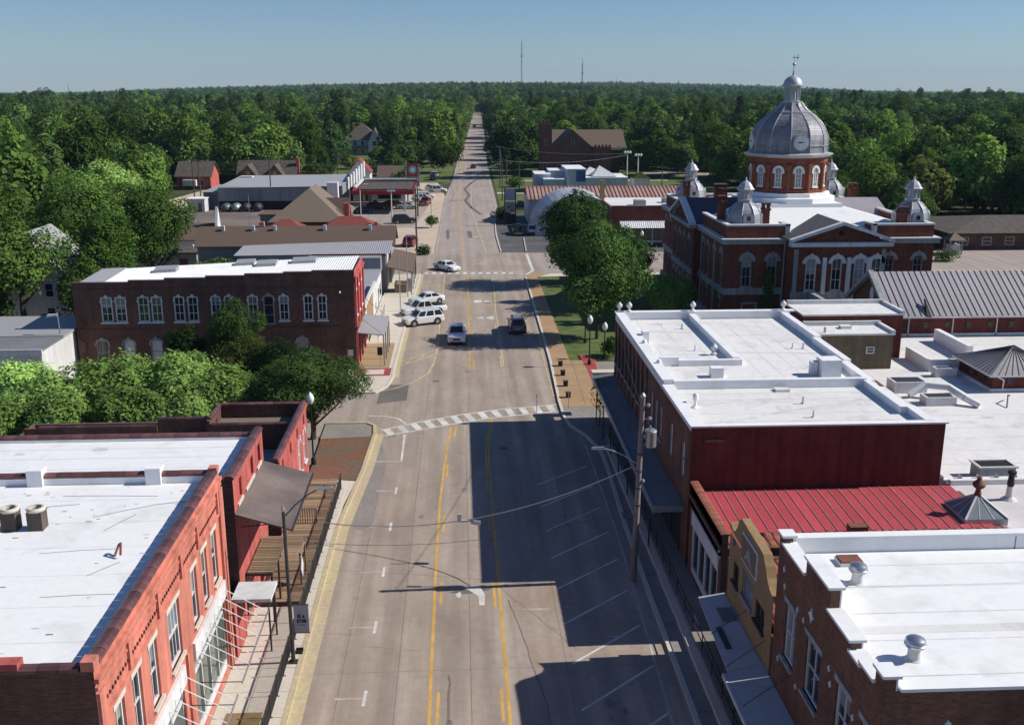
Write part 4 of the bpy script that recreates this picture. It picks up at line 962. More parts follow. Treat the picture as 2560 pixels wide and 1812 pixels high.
for i, (a, b) in enumerate(WL): window(b5, 'Y-', 98, a, b, 0.85, 3.3, hood='arch', hm='stone', fm='stone', gm='white_wall' if i in (1, 2) else 'glass', nx=1 if i in (1, 2) else 2, nz=2, hood_w=0.14, fr=0.1)
window(b5, 'Y-', 98, -19.0, -17.95, 4.65, 7.5, hood='arch', hm='stone', fm='stone', gm='dark', nx=1, nz=3, sill=False, hood_w=0.16, fr=0.12)
boxpart(b5, 'string_course', 'brick_dark', (-36.9, -10.2, 97.93, 98.0, 4.25, 4.4)); boxpart(b5, 'string_course', 'brick_dark', (-36.9, -10.2, 97.95, 98.0, 8.2, 8.3))
WF = [(99.0, 100.1), (101.6, 102.7), (104.2, 105.3)]
wall('front_wall', b5, 'X+', -10.2, 98, 107, 0, 9.9, [(a, b, 5.2, 7.6) for a, b in WF]+[(98.9, 106.0, 0.4, 3.0)], 'brick_red', 0.2)
for a, b in WF: window(b5, 'X+', -10.2, a, b, 5.2, 7.6, hood='flat')
boxpart(b5, 'shopfront', 'steel_dark', (-10.42, -10.35, 98.9, 106, 0.4, 0.8), (-10.42, -10.33, 101.2, 101.3, 0.8, 3.0), (-10.42, -10.33, 103.6, 103.7, 0.8, 3.0), (-10.45, -10.42, 98.9, 106, 0.8, 3.0))
for y in (98.35, 100.8, 103.4, 106.5): boxpart(b5, 'pilaster', 'brick_red', (-10.2, -10.05, y-0.22, y+0.22, 0, 8.9))
boxpart(b5, 'cornice', 'brick_red', (-10.2, -10.0, 97.97, 107.03, 9.0, 9.25)); boxpart(b5, 'cornice', 'rust_metal', (-10.2, -9.95, 98.0, 107.0, 4.1, 4.3))
boxpart(b5, 'rear_wall', 'brick_dark', (-36.9, -10.42, 106.7, 107, 0, 8.5), (-36.9, -36.7, 98.3, 106.7, 0, 8.4), (-10.5, -10.42, 98.25, 106.7, 4.0, 9.6))
corrugated((-36.7, 98.32, 8.5), (-10.52, 98.32, 9.6), (-10.52, 106.9, 9.85), (-36.7, 106.9, 8.62), 105, 0.05).build('roof', mt['white_roof'], b5)
corrugated((-36.95, 98.32, 8.56), (-34.4, 98.32, 8.66), (-34.4, 106.9, 8.83), (-36.95, 106.9, 8.72), 9, 0.04).build('roof_sheet', mt['grey_roof'], b5)
for (x, y, w) in ((-29.6, 104.0, 2.2), (-22.0, 105.6, 1.9), (-19.6, 104.4, 2.0), (-15.9, 105.0, 2.4)):
    zz = 8.62+(x+36.7)*0.045
    MB().hexa([(x-w/2, y-0.7, zz-0.1), (x+w/2, y-0.7, zz), (x+w/2, y+0.7, zz), (x-w/2, y+0.7, zz-0.1)], [(x-w/2, y-0.7, zz+0.22), (x+w/2, y-0.7, zz+0.32), (x+w/2, y+0.7, zz+0.5), (x-w/2, y+0.7, zz+0.42)]).build('roof_monitor', mt['grey_roof'], b5)
pc = MB().hexa([(-10.15, 98.3, 3.6), (-7.5, 98.3, 3.3), (-7.5, 106.8, 3.3), (-10.15, 106.8, 3.6)], [(-10.15, 98.3, 3.68), (-7.5, 98.3, 3.38), (-7.5, 106.8, 3.38), (-10.15, 106.8, 3.68)]).build('porch_canopy', mt['grey_roof'], b5)
for y in (98.7, 101.4, 104.0, 106.4): boxpart(pc, 'post', 'steel', (-7.66, -7.54, y-0.05, y+0.05, 0.12, 3.3))
for y in (98.5, 106.6): MB().tube((-10.1, y, 5.4), (-7.6, y, 3.38), 0.02).build('tie_rod', mt['steel_dark'], pc)
lp = MB().lathe(-11.6, 97.9, [(0.02, 7.7), (0.09, 7.7), (0.09, 7.85), (0.02, 7.9)], 8).build('wall_lamp', mt['globe'], b5)
vn = MB(); r4 = random.Random(3)
pts = [(-36.2, 97.94, 0)]
for i in range(9): pts.append((-36.3+r4.uniform(-0.5, 0.6), 97.9, 0.6*(i+1)))
vn.path(pts, 0.03, 5)
for i in range(7): vn.path([pts[i+2], (pts[i+2][0]+r4.uniform(-0.7, 0.9), 97.88, pts[i+2][2]+r4.uniform(0.2, 0.8))], 0.018, 5)
vn.build('dead_creeper', mt['bark'], b5)

# ---- low flat building left of it
b4 = thing('flat_roof_building', 'low flat-roofed white building with dark blue-grey roof strip, left of the long brick one', 'building', (-45, 96, 0))
boxpart(b4, 'wall', 'white_wall', (-58, -37.2, 90.0, 103.5, 0, 4.3)); boxpart(b4, 'roof', 'grey_roof', (-58.2, -37.05, 95.0, 103.7, 4.3, 4.5)); boxpart(b4, 'roof_strip', 'awning_metal', (-58.2, -37.05, 89.8, 95.0, 4.3, 4.42))
boxpart(b4, 'fascia', 'white_trim', (-58.3, -37.03, 89.7, 89.85, 3.9, 4.5)); boxpart(b4, 'door', 'shingle_tan', (-42.6, -41.4, 89.93, 90.02, 0, 2.3)); boxpart(b4, 'door', 'stucco', (-38.4, -37.6, 89.93, 90.02, 0, 2.5))
pw = thing('planter_wall', 'white stepped planter wall with mossy tops at the left edge', 'wall', (-50, 108, 0))
for i in range(7):
    boxpart(pw, 'section', 'white_wall', (-56+i*2.1, -53.95+i*2.1, 104.2+i*1.4, 104.8+i*1.4, 0, 2.1+0.15*i)); boxpart(pw, 'cap', 'plaza_brick', (-56.05+i*2.1, -53.9+i*2.1, 104.1+i*1.4, 104.9+i*1.4, 2.1+0.15*i, 2.25+0.15*i))
wh = thing('house', 'white gabled wooden house half hidden behind the big left trees', 'house', (-49, 122, 0))
boxpart(wh, 'wall', 'white_wall', (-55, -45, 118, 128, 0, 6.5)); gable(wh, -55, -45, 118, 128, 6.5, 10.6, 'Y', 'grey_roof', 'white_wall')
for x in (-53, -50, -47): plain_window(wh, 'Y-', 118, x, 4.4, 1.0, 1.6)
for x in (-53, -47): plain_window(wh, 'Y-', 118, x, 1.6, 1.0, 1.6)
# ================================================================ right near block
XF = 12.7
# ---- brown brick building with stepped parapet
r1 = thing('brick_building', 'brown brick two-storey building with stepped white-capped parapet and white roof', 'building', (22, 32, 0))
RW = [(34.75, 35.95), (31.95, 33.5), (29.1, 30.4), (27.2, 28.2)]
wall('wall', r1, 'X-', XF, 26.8, 37.25, 0, 9.05, [(a, b, 5.05, 7.4) for a, b in RW]+[(28.0, 36.2, 0.8, 3.0)], 'brick_brown', 0.25)
for a, b in RW: window(r1, 'X-', XF, a, b, 5.05, 7.4, hood='flat', fm='white_trim', hm='stone', nx=2, nz=2, setb=0.14, gm='glass_pale' if a > 34 else 'glass')
STP = [(26.8, 27.5, 9.7), (27.5, 28.6, 9.15), (28.6, 29.5, 9.0), (29.5, 31.6, 9.35), (31.6, 34.1, 10.15), (34.1, 36.7, 9.45), (36.7, 37.25, 9.75)]
pm = MB(); cm = MB()
for a, b, z in STP: pm.box(XF, XF+0.35, a, b, 9.05, z); cm.box(XF-0.1, XF+0.5, a-0.06, b+0.06, z, z+0.1)
pm.build('stepped_parapet', mt['brick_brown'], r1); cm.build('parapet_cap', mt['white_roof'], r1)
lm = MB()
for a, b, z in STP: lm.box(XF+0.36, XF+0.42, a+0.02, b-0.02, 9.0, z)
lm.build('parapet_lining', mt['white_roof'], r1)
boxpart(r1, 'side_wall', 'brick_brown', (XF+0.005, 46, 26.8, 27.1, 0, 9.045), (XF+0.36, 46, 26.8, 27.1, 9.045, 9.25), (XF+0.005, 46, 36.95, 37.25, 0, 9.045), (XF+0.36, 46, 36.95, 37.25, 9.045, 9.55), (46, 46.3, 26.8, 37.25, 0, 9.2))
boxpart(r1, 'parapet_cap', 'white_roof', (XF+0.51, 46, 26.72, 27.25, 9.25, 9.36)); boxpart(r1, 'parapet_cap', 'white_roof', (XF+0.51, 46, 36.85, 37.32, 9.55, 9.66))
boxpart(r1, 'parapet_lining', 'white_roof', (XF+0.52, 22.2, 36.88, 36.94, 8.9, 9.53)); boxpart(r1, 'parapet_lining', 'white_roof', (22.25, 46, 36.87, 36.945, 8.9, 9.53))
MB().poly([(XF+0.43, 27.1, 8.98), (46, 27.1, 8.98), (46, 36.87, 8.98), (XF+0.43, 36.87, 8.98)]).build('roof', mt['white_roof'], r1)
for y in (30.9, 33.9): ribbon([(13.2, y), (30, y)], 0.03, 8.986).build('membrane_seam', mt['old_white_roof'], r1, recalc=False)
ribbon([(13.4, 30.85), (40, 30.9)], 0.5, 8.985).build('membrane_lap', mt['old_white_roof'], r1, recalc=False)
for (x, y) in ((14.75, 34.3), (14.6, 29.0)):
    v = MB().lathe(x, y, [(0.3, 8.98), (0.22, 9.05), (0.2, 9.42), (0.24, 9.45)], 16).build('roof_vent', mt['white_trim'], r1, smooth=40)
    MB().lathe(x, y, [(0.2, 9.45), (0.33, 9.47), (0.35, 9.56), (0.32, 9.58), (0.32, 9.61), (0.34, 9.63), (0.30, 9.72), (0.16, 9.80), (0.02, 9.82)], 18).build('turbine_cap', mt['chrome'], v, smooth=35)
h = boxpart(r1, 'roof_hatch', 'white_trim', (14.6, 15.5, 35.6, 36.3, 8.98, 9.12)); boxpart(h, 'hatch_lid', 'rust_metal', (14.66, 15.5, 35.62, 36.28, 9.12, 9.18))
def star(root, f, u, z, s, n=5, m='white_trim'):
    pts = []
    for i in range(2*n):
        rr = s if i % 2 == 0 else s*0.45; t = math.pi*i/n+math.pi/2
        pts.append(f(u+rr*math.cos(t), -0.05, z+rr*math.sin(t)))
    v = Vector(f(0, 0.05, 0))-Vector(f(0, 0, 0))
    MB().prism(pts, v).build('anchor_plate', mt[m], root)
fx = mapper('X-', XF); fyy = mapper('Y-', 26.8)
star(r1, fx, 33.15, 8.3, 0.30, 4)
for (u, z) in ((36.4, 8.55), (36.2, 7.9), (34.6, 7.75), (33.9, 7.7), (31.1, 7.4), (30.9, 6.9), (28.8, 7.0), (36.4, 4.6), (34.2, 4.7), (31.4, 4.6)): star(r1, fx, u, z, 0.14, 4)
for (u, z) in ((14.8, 8.1), (15.8, 7.2), (17.8, 7.6), (14.2, 6.5), (16.8, 6.2), (19, 8.3)): star(r1, fyy, u, z, 0.13, 4)
boxpart(r1, 'shopfront', 'white_trim', (XF+0.08, XF+0.16, 28.0, 36.2, 0.8, 1.1), *[(XF+0.08, XF+0.16, 28+k*1.64-0.05, 28+k*1.64+0.05, 1.1, 3.0) for k in range(6)])
boxpart(r1, 'shop_glass', 'glass', (XF+0.17, XF+0.2, 28.0, 36.2, 0.8, 3.0))
ca = MB().hexa([(10.95, 24, 2.95), (12.68, 24, 3.15), (12.68, 38.2, 3.15), (10.95, 37.9, 2.95)], [(10.95, 24, 3.02), (12.68, 24, 3.22), (12.68, 38.2, 3.22), (10.95, 37.9, 3.02)]).build('canopy', mt['awning_pale'], r1)
boxpart(ca, 'canopy_fascia', 'white_trim', (10.85, 10.94, 24, 37.9, 2.85, 3.04))
for y in (26.5, 30.2, 33.9): boxpart(ca, 'canopy_seam', 'awning_metal', (11.0, 12.6, y-0.02, y+0.02, 3.1, 3.2))
for y in (28, 31.5, 35.5): MB().tube((11.1, y, 3.05), (12.66, y-0.6, 4.75), 0.022, n=5).build('tie_rod', mt['steel_dark'], ca)
# ---- ochre stucco false front
r2 = thing('shop_building', 'ochre stucco shop front with curved gable and white framed sign panel', 'building', (18, 41, 0))
prof = [(44.35, 6.75), (44.35, 7.05), (44.1, 6.92), (43.8, 6.85), (43.5, 6.95), (43.2, 7.3), (42.95, 7.75), (42.6, 7.98), (42.2, 7.98), (41.2, 7.93), (39.6, 7.9), (39.15, 7.86), (38.75, 7.5), (38.45, 7.1), (38.1, 6.85), (37.75, 6.72), (37.5, 6.78), (37.5, 6.5)]
mb = MB(); 
mb.prism([(XF-0.02, y, z) for y, z in prof], (0.4, 0, 0)); mb.build('gable_front', mt['stucco'], r2)
G = [(39.7, 42.0, 6.3), (40.2, 42.0, 4.55)]
wall('wall', r2, 'X-', XF, 37.5, 44.35, 0, 6.5, [(40.35, 41.95, 4.6, 5.9), (38.5, 39.85, 4.5, 5.5), (42.6, 43.5, 4.5, 5.5), (38.2, 43.6, 0.7, 2.7)], 'stucco', 0.22)
window(r2, 'X-', XF, 40.35, 41.95, 4.6, 5.9, nx=1, nz=1, fm='steel', gm='glass_pale', fr=0.1); window(r2, 'X-', XF, 38.5, 39.85, 4.5, 5.5, nx=2, nz=1, fm='wood_dark'); window(r2, 'X-', XF, 42.6, 43.5, 4.5, 5.5, nx=2, nz=1, fm='wood_dark')
sg = boxpart(r2, 'sign_panel', 'white_trim', (XF-0.1, XF-0.021, 39.75, 42.05, 6.3, 7.6)); boxpart(sg, 'sign_face', 'shingle_tan', (XF-0.13, XF-0.1, 39.85, 41.95, 6.4, 7.5))
MB().prism([(XF-0.14, 40.3, 6.5), (XF-0.14, 40.9, 7.3), (XF-0.14, 41.5, 6.55), (XF-0.14, 41.0, 6.75)], (0.015, 0, 0)).build('sign_motif', mt['stone'], sg)
for y, z in ((43.7, 7.0),): star(r2, fx, y-0.15, 6.35, 0.16, 6, 'patina')
boxpart(r2, 'shop_glass', 'glass', (XF+0.1, XF+0.14, 38.2, 43.6, 0.7, 2.7)); boxpart(r2, 'shopfront', 'white_trim', (XF+0.04, XF+0.1, 38.2, 43.6, 0.7, 0.95), (XF+0.04, XF+0.1, 40.8, 40.9, 0.95, 2.7))
c2 = MB().hexa([(11.15, 38.1, 2.9), (12.68, 38.3, 3.1), (12.68, 44.7, 3.1), (11.4, 44.7, 2.9)], [(11.15, 38.1, 2.97), (12.68, 38.3, 3.17), (12.68, 44.7, 3.17), (11.4, 44.7, 2.97)]).build('canopy', mt['awning_pale'], r2)
boxpart(c2, 'patch_sheet', 'awning_metal', (11.9, 12.6, 42.0, 43.2, 3.16, 3.2)); boxpart(c2, 'fallen_sheet', 'steel_dark', (11.5, 11.75, 39.8, 41.6, 3.03, 3.1))
for y in (38.5, 41.2): MB().tube((11.2, y, 2.98), (12.66, y-0.4, 4.4), 0.02, n=5).build('tie_rod', mt['steel_dark'], c2)
boxpart(r2, 'side_wall', 'brick_dark', (XF+0.005, 30, 37.35, 37.6, 0, 5.0), (XF+0.005, 30, 44.3, 44.6, 0, 5.1), (30, 30.2, 37.35, 44.6, 0, 5.0))
# tiled lower roof: courses of tiles
tl = None
for j in range(9):
    for i in range(20):
        x = 13.2+i*0.42; y = 38.0+j*0.72
        if tl is None:
            mb = MB(); mb.prism([(0, 0, 0), (0.1, 0, 0.05), (0.3, 0, 0.05), (0.40, 0, 0)], (0, 0.70, 0.02)); tl = mb.build('roof_tile', mt['red_tile'], None); tl.parent = r2; o = tl
        else: o = dup(tl, r2, (0, 0, 0))
        o.location = Vector((x, y, 5.0+0.006*((i*7+j*5) % 4)))-r2.location
        if i > 6 and j < 8 and i < 8: pass
boxpart(r2, 'roof', 'rust_metal', (13.1, 30, 37.61, 44.3, 4.8, 4.98))
# ---- low brick shop with red metal roof
r3b = thing('shop_building', 'low brown brick shop with bright red standing seam roof and white shopfront', 'building', (20, 49, 0))
wall('wall', r3b, 'X-', XF, 45.7, 52.7, 0, 5.72, [(46.2, 51.9, 0.75, 4.35)], 'brick_brown', 0.3)
boxpart(r3b, 'side_wall', 'brick_brown', (XF+0.31, 28, 45.7, 46.0, 0, 5.0), (XF+0.005, XF+0.305, 45.7, 46.0, 0, 4.395), (XF+0.0, XF+0.3, 45.7, 52.7, 4.4, 5.715), (28, 28.2, 45.7, 52.9, 0, 4.8))
coping(r3b, 'X-', XF, 45.7, 52.75, 5.72, 0.36, m='red_tile', step=0.24, h=0.07, name='coping_brick')
s = boxpart(r3b, 'shopfront', 'white_trim', (XF+0.02, XF+0.14, 46.2, 51.9, 0.75, 1.15), (XF-0.06, XF+0.16, 46.15, 51.95, 3.55, 4.4), *[(XF+0.02, XF+0.14, y-0.09, y+0.09, 1.15, 3.55) for y in (46.3, 47.7, 49.0, 50.4, 51.8)])
for y in (47.0, 48.35, 49.7, 51.1): boxpart(s, 'pane', 'glass', (XF+0.09, XF+0.11, y-0.58, y+0.58, 1.15, 3.55))
boxpart(r3b, 'cornice', 'brick_brown', (XF-0.1, XF, 45.68, 52.72, 4.9, 5.1))
for y in (45.85, 45.95): boxpart(r3b, 'downspout_box', 'white_trim', (XF-0.12, XF, y-0.03+0.0, y+0.02, 4.4+(y-45.85)*3, 4.55+(y-45.85)*3))
slope_panels(r3b, (13.3, 47.7, 4.85), (27.6, 47.7, 4.85), (27.6, 52.9, 5.1), (13.3, 52.9, 5.1), 24, 'seam_red', seam_m='seam_rust', seam=0.04, sh=0.08)
boxpart(r3b, 'roof', 'rust_metal', (13.0, 28, 46.01, 52.95, 4.5, 4.8))
tl2 = None
for j in range(3):
    for i in range(36):
        if (i*13+j*7) % 11 == 0: continue
        if tl2 is None:
            tl2 = dup(tl, r3b, (0, 0, 0)); o = tl2
        else: o = dup(tl, r3b, (0, 0, 0))
        o.location = Vector((13.2+i*0.42, 46.0+j*0.56, 4.82+0.008*((i*5+j) % 4)))-r3b.location
        o.rotation_euler = (0, 0, R(((i*37+j*11) % 9)-4))
boxpart(r3b, 'roof_box', 'rust_metal', (19.6, 20.5, 46.9, 47.5, 5.05, 5.45))
lad = thing('roof_ladder', 'white ladder lying along the tiles beside the white roof', 'ladder', (24, 45.0, 5.1))
boxpart(lad, 'rail', 'white_trim', (21.5, 27, 44.85, 44.92, 5.06, 5.14), (21.5, 27, 45.3, 45.37, 5.06, 5.14))
for i in range(9): boxpart(lad, 'rung', 'white_trim', (21.9+i*0.6, 22.0+i*0.6, 44.92, 45.3, 5.08, 5.13))
# ---- big red corner block
r4 = thing('commercial_building', 'large maroon two-storey corner block with white roof and long metal canopy', 'building', (20, 68, 0))
RW4 = [(54.6, 55.6), (58.0, 59.0), (61.3, 62.3), (62.9, 63.9), (64.5, 65.5)] + [(67.6+i*1.75, 68.6+i*1.75) for i in range(8)]
wall('wall', r4, 'X-', XF, 53.0, 81.4, 0, 8.5, [(a, b, 5.1, 7.3) for a, b in RW4], 'brick_brown', 0.22)
for i, (a, b) in enumerate(RW4): window(r4, 'X-', XF, a, b, 5.1, 7.3, fm='stone', gm='white_wall' if i < 5 else 'glass_pale', nx=1 if i < 2 else 2, nz=2, setb=0.12, sill=i > 1)
for i in range(9): boxpart(r4, 'pilaster', 'brick_brown', (XF-0.1, XF, 66.75+i*1.75-0.12, 66.75+i*1.75+0.12, 4.0, 8.4))
boxpart(r4, 'near_wall', 'brick_maroon', (XF+0.005, 27, 53.0, 53.3, 0, 8.84)); boxpart(r4, 'pilaster', 'brick_maroon', (XF-0.06, XF+0.5, 52.88, 52.99, 0, 8.8))
boxpart(r4, 'vent_hood', 'rust_metal', (13.4, 14.5, 52.8, 53, 8.0, 8.12))
boxpart(r4, 'east_wall', 'brick_dark', (26.7, 27, 53.3, 81.4, 0, 8.5)); boxpart(r4, 'far_wall', 'brick_brown', (XF+0.25, 26.7, 81.1, 81.4, 0, 8.5))
PW = MB()
for q in ((XF, XF+0.55, 53.3, 61.2, 8.5, 8.84), (XF, XF+0.6, 61.2, 81.4, 8.5, 9.15), (XF+0.6, 27, 80.9, 81.4, 8.5, 9.15), (XF+0.56, 25.7, 61.2, 61.6, 8.5, 9.1),
          (25.7, 26.25, 61.2, 66, 8.5, 9.0), (26.0, 26.5, 66, 72.5, 8.5, 9.05), (26.2, 26.7, 72.5, 80.9, 8.5, 9.12), (25.5, 25.95, 55.6, 61.2, 8.5, 9.0), (25.95, 26.5, 53.3, 56.0, 8.5, 8.95), (26.5, 27, 53.3, 54.0, 8.5, 8.9),
          (18.6, 19.1, 66.9, 80.9, 8.5, 9.08), (14.8, 19.15, 66.5, 66.9, 8.5, 9.0), (13.5, 14.8, 66.6, 67.0, 8.5, 9.2)): PW.box(*q)
PW.build('parapet', mt['white_roof'], r4)
boxpart(r4, 'parapet_cap', 'white_roof', (XF-0.12, 27.1, 52.86, 53.34, 8.84, 8.93)); boxpart(r4, 'parapet_cap', 'white_roof', (XF-0.12, XF+0.62, 53.34, 61.15, 8.845, 8.92)); boxpart(r4, 'parapet_cap', 'white_roof', (XF-0.1, XF+0.66, 61.15, 81.45, 9.15, 9.22))
boxpart(r4, 'parapet_cap', 'white_roof', (XF+0.67, 27.4, 80.85, 81.5, 9.15, 9.23))
MB().poly([(XF+0.5, 53.3, 8.55), (26.9, 53.3, 8.55), (26.9, 61.2, 8.55), (XF+0.5, 61.2, 8.55)]).build('roof', mt['old_white_roof'], r4)
MB().poly([(XF+0.6, 61.6, 8.6), (26.6, 61.6, 8.6), (26.6, 80.9, 8.6), (XF+0.6, 80.9, 8.6)]).build('roof', mt['old_white_roof'], r4)
boxpart(r4, 'roof_box', 'white_roof', (13.4, 13.9, 72.9, 73.5, 8.6, 9.5)); boxpart(r4, 'roof_box', 'white_roof', (16.3, 17.1, 63.5, 64.2, 8.6, 9.25)); boxpart(r4, 'roof_box', 'white_roof', (23.5, 24.8, 63.2, 64.4, 8.6, 9.75))
boxpart(r4, 'roof_curb', 'old_white_roof', (19.6, 20.5, 60.3, 60.9, 8.55, 8.7)); boxpart(r4, 'roof_flue', 'white_trim', (23.0, 23.45, 63.8, 64.3, 8.6, 9.5))
for (x, y) in ((13.85, 57.4), (13.15, 70.7), (13.15, 65.2)):
    MB().lathe(x, y, [(0.28, 8.56), (0.1, 8.7), (0.09, 9.0), (0.16, 9.05), (0.17, 9.35), (0.1, 9.45)], 12).build('roof_vent', mt['white_roof'], r4, smooth=40)
for (x, y, zb) in ((12.95, 81.15, 9.2), (13.75, 81.15, 9.2), (19.0, 81.15, 9.2), (26.5, 81.15, 9.2), (17.9, 69.4, 8.6)):
    MB().lathe(x, y, [(0.22, zb), (0.2, zb+0.12), (0.08, zb+0.2), (0.09, zb+0.3), (0.22, zb+0.45), (0.24, zb+0.6), (0.12, zb+0.75), (0.02, zb+0.85)], 14).build('finial', mt['white_trim'], r4, smooth=40)
for (pl, w) in (([(19.6, 80), (25, 77.0)], 0.05), ([(21, 73), (23, 76)], 0.05), ([(18, 56), (24.4, 58.6)], 0.25), ([(14, 54.4), (17, 55.4)], 0.15), ([(14.2, 62.6), (23, 62.3)], 0.06), ([(22, 66), (24, 64.8)], 0.08), ([(14, 77), (18.4, 76)], 0.3), ([(20, 70), (25.6, 69.4)], 0.25), ([(14.5, 58.8), (24.6, 58.9)], 0.04), ([(14.3, 69.5), (18.4, 69.7)], 0.04), ([(19.3, 75.2), (25.9, 75.2)], 0.04)):
    ribbon(pl, w, 8.607 if pl[0][1] > 61.5 else 8.557).build('roof_stain', M('roof_grime', (0.62, 0.60, 0.57), 0.8, var=0.15) if 'roof_grime' not in bpy.data.materials else bpy.data.materials['roof_grime'], r4, recalc=False)
cv = corrugated((11.0, 54.3, 3.5), (11.0, 82.2, 3.5), (12.68, 82.2, 3.75), (12.68, 54.3, 3.75), 120, 0.045).build('canopy', mt['awning_metal'], r4)
boxpart(cv, 'canopy_fascia', 'steel', (10.88, 10.99, 54.1, 82.2, 3.3, 3.62)); boxpart(cv, 'canopy_end', 'steel', (10.99, 12.68, 54.08, 54.24, 3.35, 3.7)); boxpart(cv, 'canopy_end', 'concrete', (10.99, 13.8, 82.22, 83.2, 3.56, 3.8))
for y in (56, 60, 64, 68, 72, 76, 80): boxpart(cv, 'post', 'steel_dark', (11.05, 11.13, y-0.04, y+0.04, 0.13, 3.48))
boxpart(r4, 'shopfront', 'glass', (XF-0.03, XF-0.001, 55, 80.9, 0.75, 3.2))
for i in range(12): boxpart(r4, 'shop_mullion', 'wood_dark', (XF-0.08, XF-0.031, 55+i*2.4-0.1, 55+i*2.4+0.1, 0.63, 3.4))
# railing on the raised walk
rl = thing('hand_railing', 'dark pipe hand railing along the raised right pavement', 'railing', (11.2, 55, 0.62))
boxpart(rl, 'rail', 'steel_dark', (11.42, 11.46, 30, 75, 1.5, 1.55), (11.42, 11.46, 30, 75, 1.05, 1.09))
for i in range(24): boxpart(rl, 'post', 'steel_dark', (11.415, 11.465, 30+i*1.95-0.02, 30+i*1.95+0.02, 0.6, 1.5))
# ---- roofs behind
rb = thing('rear_building', 'low rear building with broad white flat roof behind the maroon block', 'building', (36, 70, 0))
boxpart(rb, 'wall', 'brick_brown', (27.3, 62, 55, 92.8, 0, 3.9)); MB().poly([(27.3, 55.2, 3.95), (62, 55.2, 3.95), (62, 92.8, 3.95), (27.3, 92.8, 3.95)]).build('roof', mt['old_white_roof'], rb)
boxpart(rb, 'parapet', 'white_roof', (27.3, 62, 54.7, 55.1, 0, 4.75)); boxpart(rb, 'parapet', 'white_roof', (44.2, 44.7, 84.5, 91, 3.9, 5.1)); boxpart(rb, 'parapet', 'white_roof', (39.0, 41.6, 80.5, 80.8, 3.9, 5.0), (38.9, 39.2, 80.8, 85, 3.9, 5.0))
for i in range(14): boxpart(rb, 'bracket', 'steel', (28.0+i*1.1, 28.06+i*1.1, 54.6, 55.0, 4.75, 4.98))
u = boxpart(rb, 'roof_unit', 'grey_wall', (31.2, 33.4, 56.4, 57.6, 3.95, 4.75)); boxpart(u, 'unit_rim', 'white_trim', (31.1, 33.5, 56.3, 56.45, 4.75, 4.85), (31.1, 33.5, 57.55, 57.7, 4.75, 4.85), (31.1, 31.25, 56.45, 57.55, 4.75, 4.85), (33.35, 33.5, 56.45, 57.55, 4.75, 4.85))
boxpart(u, 'unit_grille', 'dark', (31.3, 33.3, 56.5, 57.5, 4.76, 4.78))
for (x0, x1, y0, y1, z) in ((33.6, 36.2, 74.6, 76.2, 4.8), (34.6, 36.9, 71.2, 72.4, 4.6), (38.8, 40.6, 78.8, 79.6, 4.7)):
    q = boxpart(rb, 'roof_unit', 'white_trim', (x0, x1, y0, y1, 3.95, z)); boxpart(q, 'unit_grille', 'steel_dark', (x0+0.2, x1-0.2, y0+0.15, y1-0.15, z, z+0.02))
MB().path([(34.2, 73.4, 4.2), (35.5, 73.6, 4.9), (37.0, 72.9, 4.9), (37.6, 71.4, 4.5), (38.4, 70.6, 4.1)], 0.28, 8).build('roof_duct', mt['white_roof'], rb, smooth=50)
MB().path([(40.4, 70.5, 4.0), (41.0, 71.6, 4.6), (41.6, 72.4, 4.3)], 0.06, 6).build('roof_pipe', mt['steel_dark'], rb)
rc = thing('rear_building', 'rear flat roof with glazed pyramid skylight behind the red roof', 'building', (34, 50, 0))
boxpart(rc, 'wall', 'brick_brown', (28.25, 55, 37.3, 54.6, 0, 4.55)); MB().poly([(28.25, 37.5, 4.6), (55, 37.5, 4.6), (55, 54.6, 4.6), (28.25, 54.6, 4.6)]).build('roof', M('pale_pink_roof', (0.62, 0.58, 0.57), 0.8, var=0.06), rc)
boxpart(rc, 'parapet', 'old_white_roof', (28.3, 55, 54.2, 54.5, 4.6, 4.9))
for (x, y) in ((30.6, 52.0),):
    v = MB().lathe(x, y, [(0.45, 4.6), (0.2, 4.8), (0.16, 5.4)], 12).build('flue', mt['white_trim'], rc); MB().lathe(x, y, [(0.16, 5.4), (0.2, 5.5), (0.14, 6.1), (0.24, 6.15), (0.24, 6.3), (0.1, 6.35)], 12).build('flue_cap', mt['black'], v)
sk = boxpart(rc, 'skylight_curb', 'white_trim', (26.2, 28.5, 48.2, 50.6, 4.75, 5.12), (25.9, 28.7, 47.9, 50.9, 4.6, 4.75))
ap = (27.35, 49.4, 6.1); cs = [(26.2, 48.2, 5.13), (28.5, 48.2, 5.13), (28.5, 50.6, 5.13), (26.2, 50.6, 5.13)]
for i in range(4):
    a, b = Vector(cs[i]), Vector(cs[(i+1) % 4]); A = Vector(ap)
    MB().poly([a, b, A]).build('pane', mt['glass_pale'], sk); q = MB().tube(a, A, 0.07, n=4)
    for k in (1/3, 2/3): q.tube(a.lerp(b, k), A, 0.03, n=4)
    q.build('glazing_bar', mt['white_trim'], sk)
MB().lathe(27.35, 49.4, [(0.2, 6.0), (0.16, 6.2), (0.12, 6.35), (0.3, 6.5), (0.34, 6.65), (0.2, 6.8), (0.1, 6.95), (0.14, 7.0), (0.02, 7.1)], 12).build('skylight_finial', mt['rust_metal'], sk, smooth=45)
t1 = thing('rear_building', 'olive-tan stair block with single small window behind the maroon block', 'building', (33, 83, 0))
boxpart(t1, 'wall', 'brick_tan', (29.6, 36.2, 81.6, 84.9, 0, 6.9)); boxpart(t1, 'roof', 'old_white_roof', (29.5, 36.3, 81.5, 84.95, 6.9, 7.05)); boxpart(t1, 'parapet', 'white_trim', (29.5, 36.3, 84.6, 84.9, 7.05, 7.4), (36.0, 36.3, 81.5, 84.6, 7.05, 7.3))
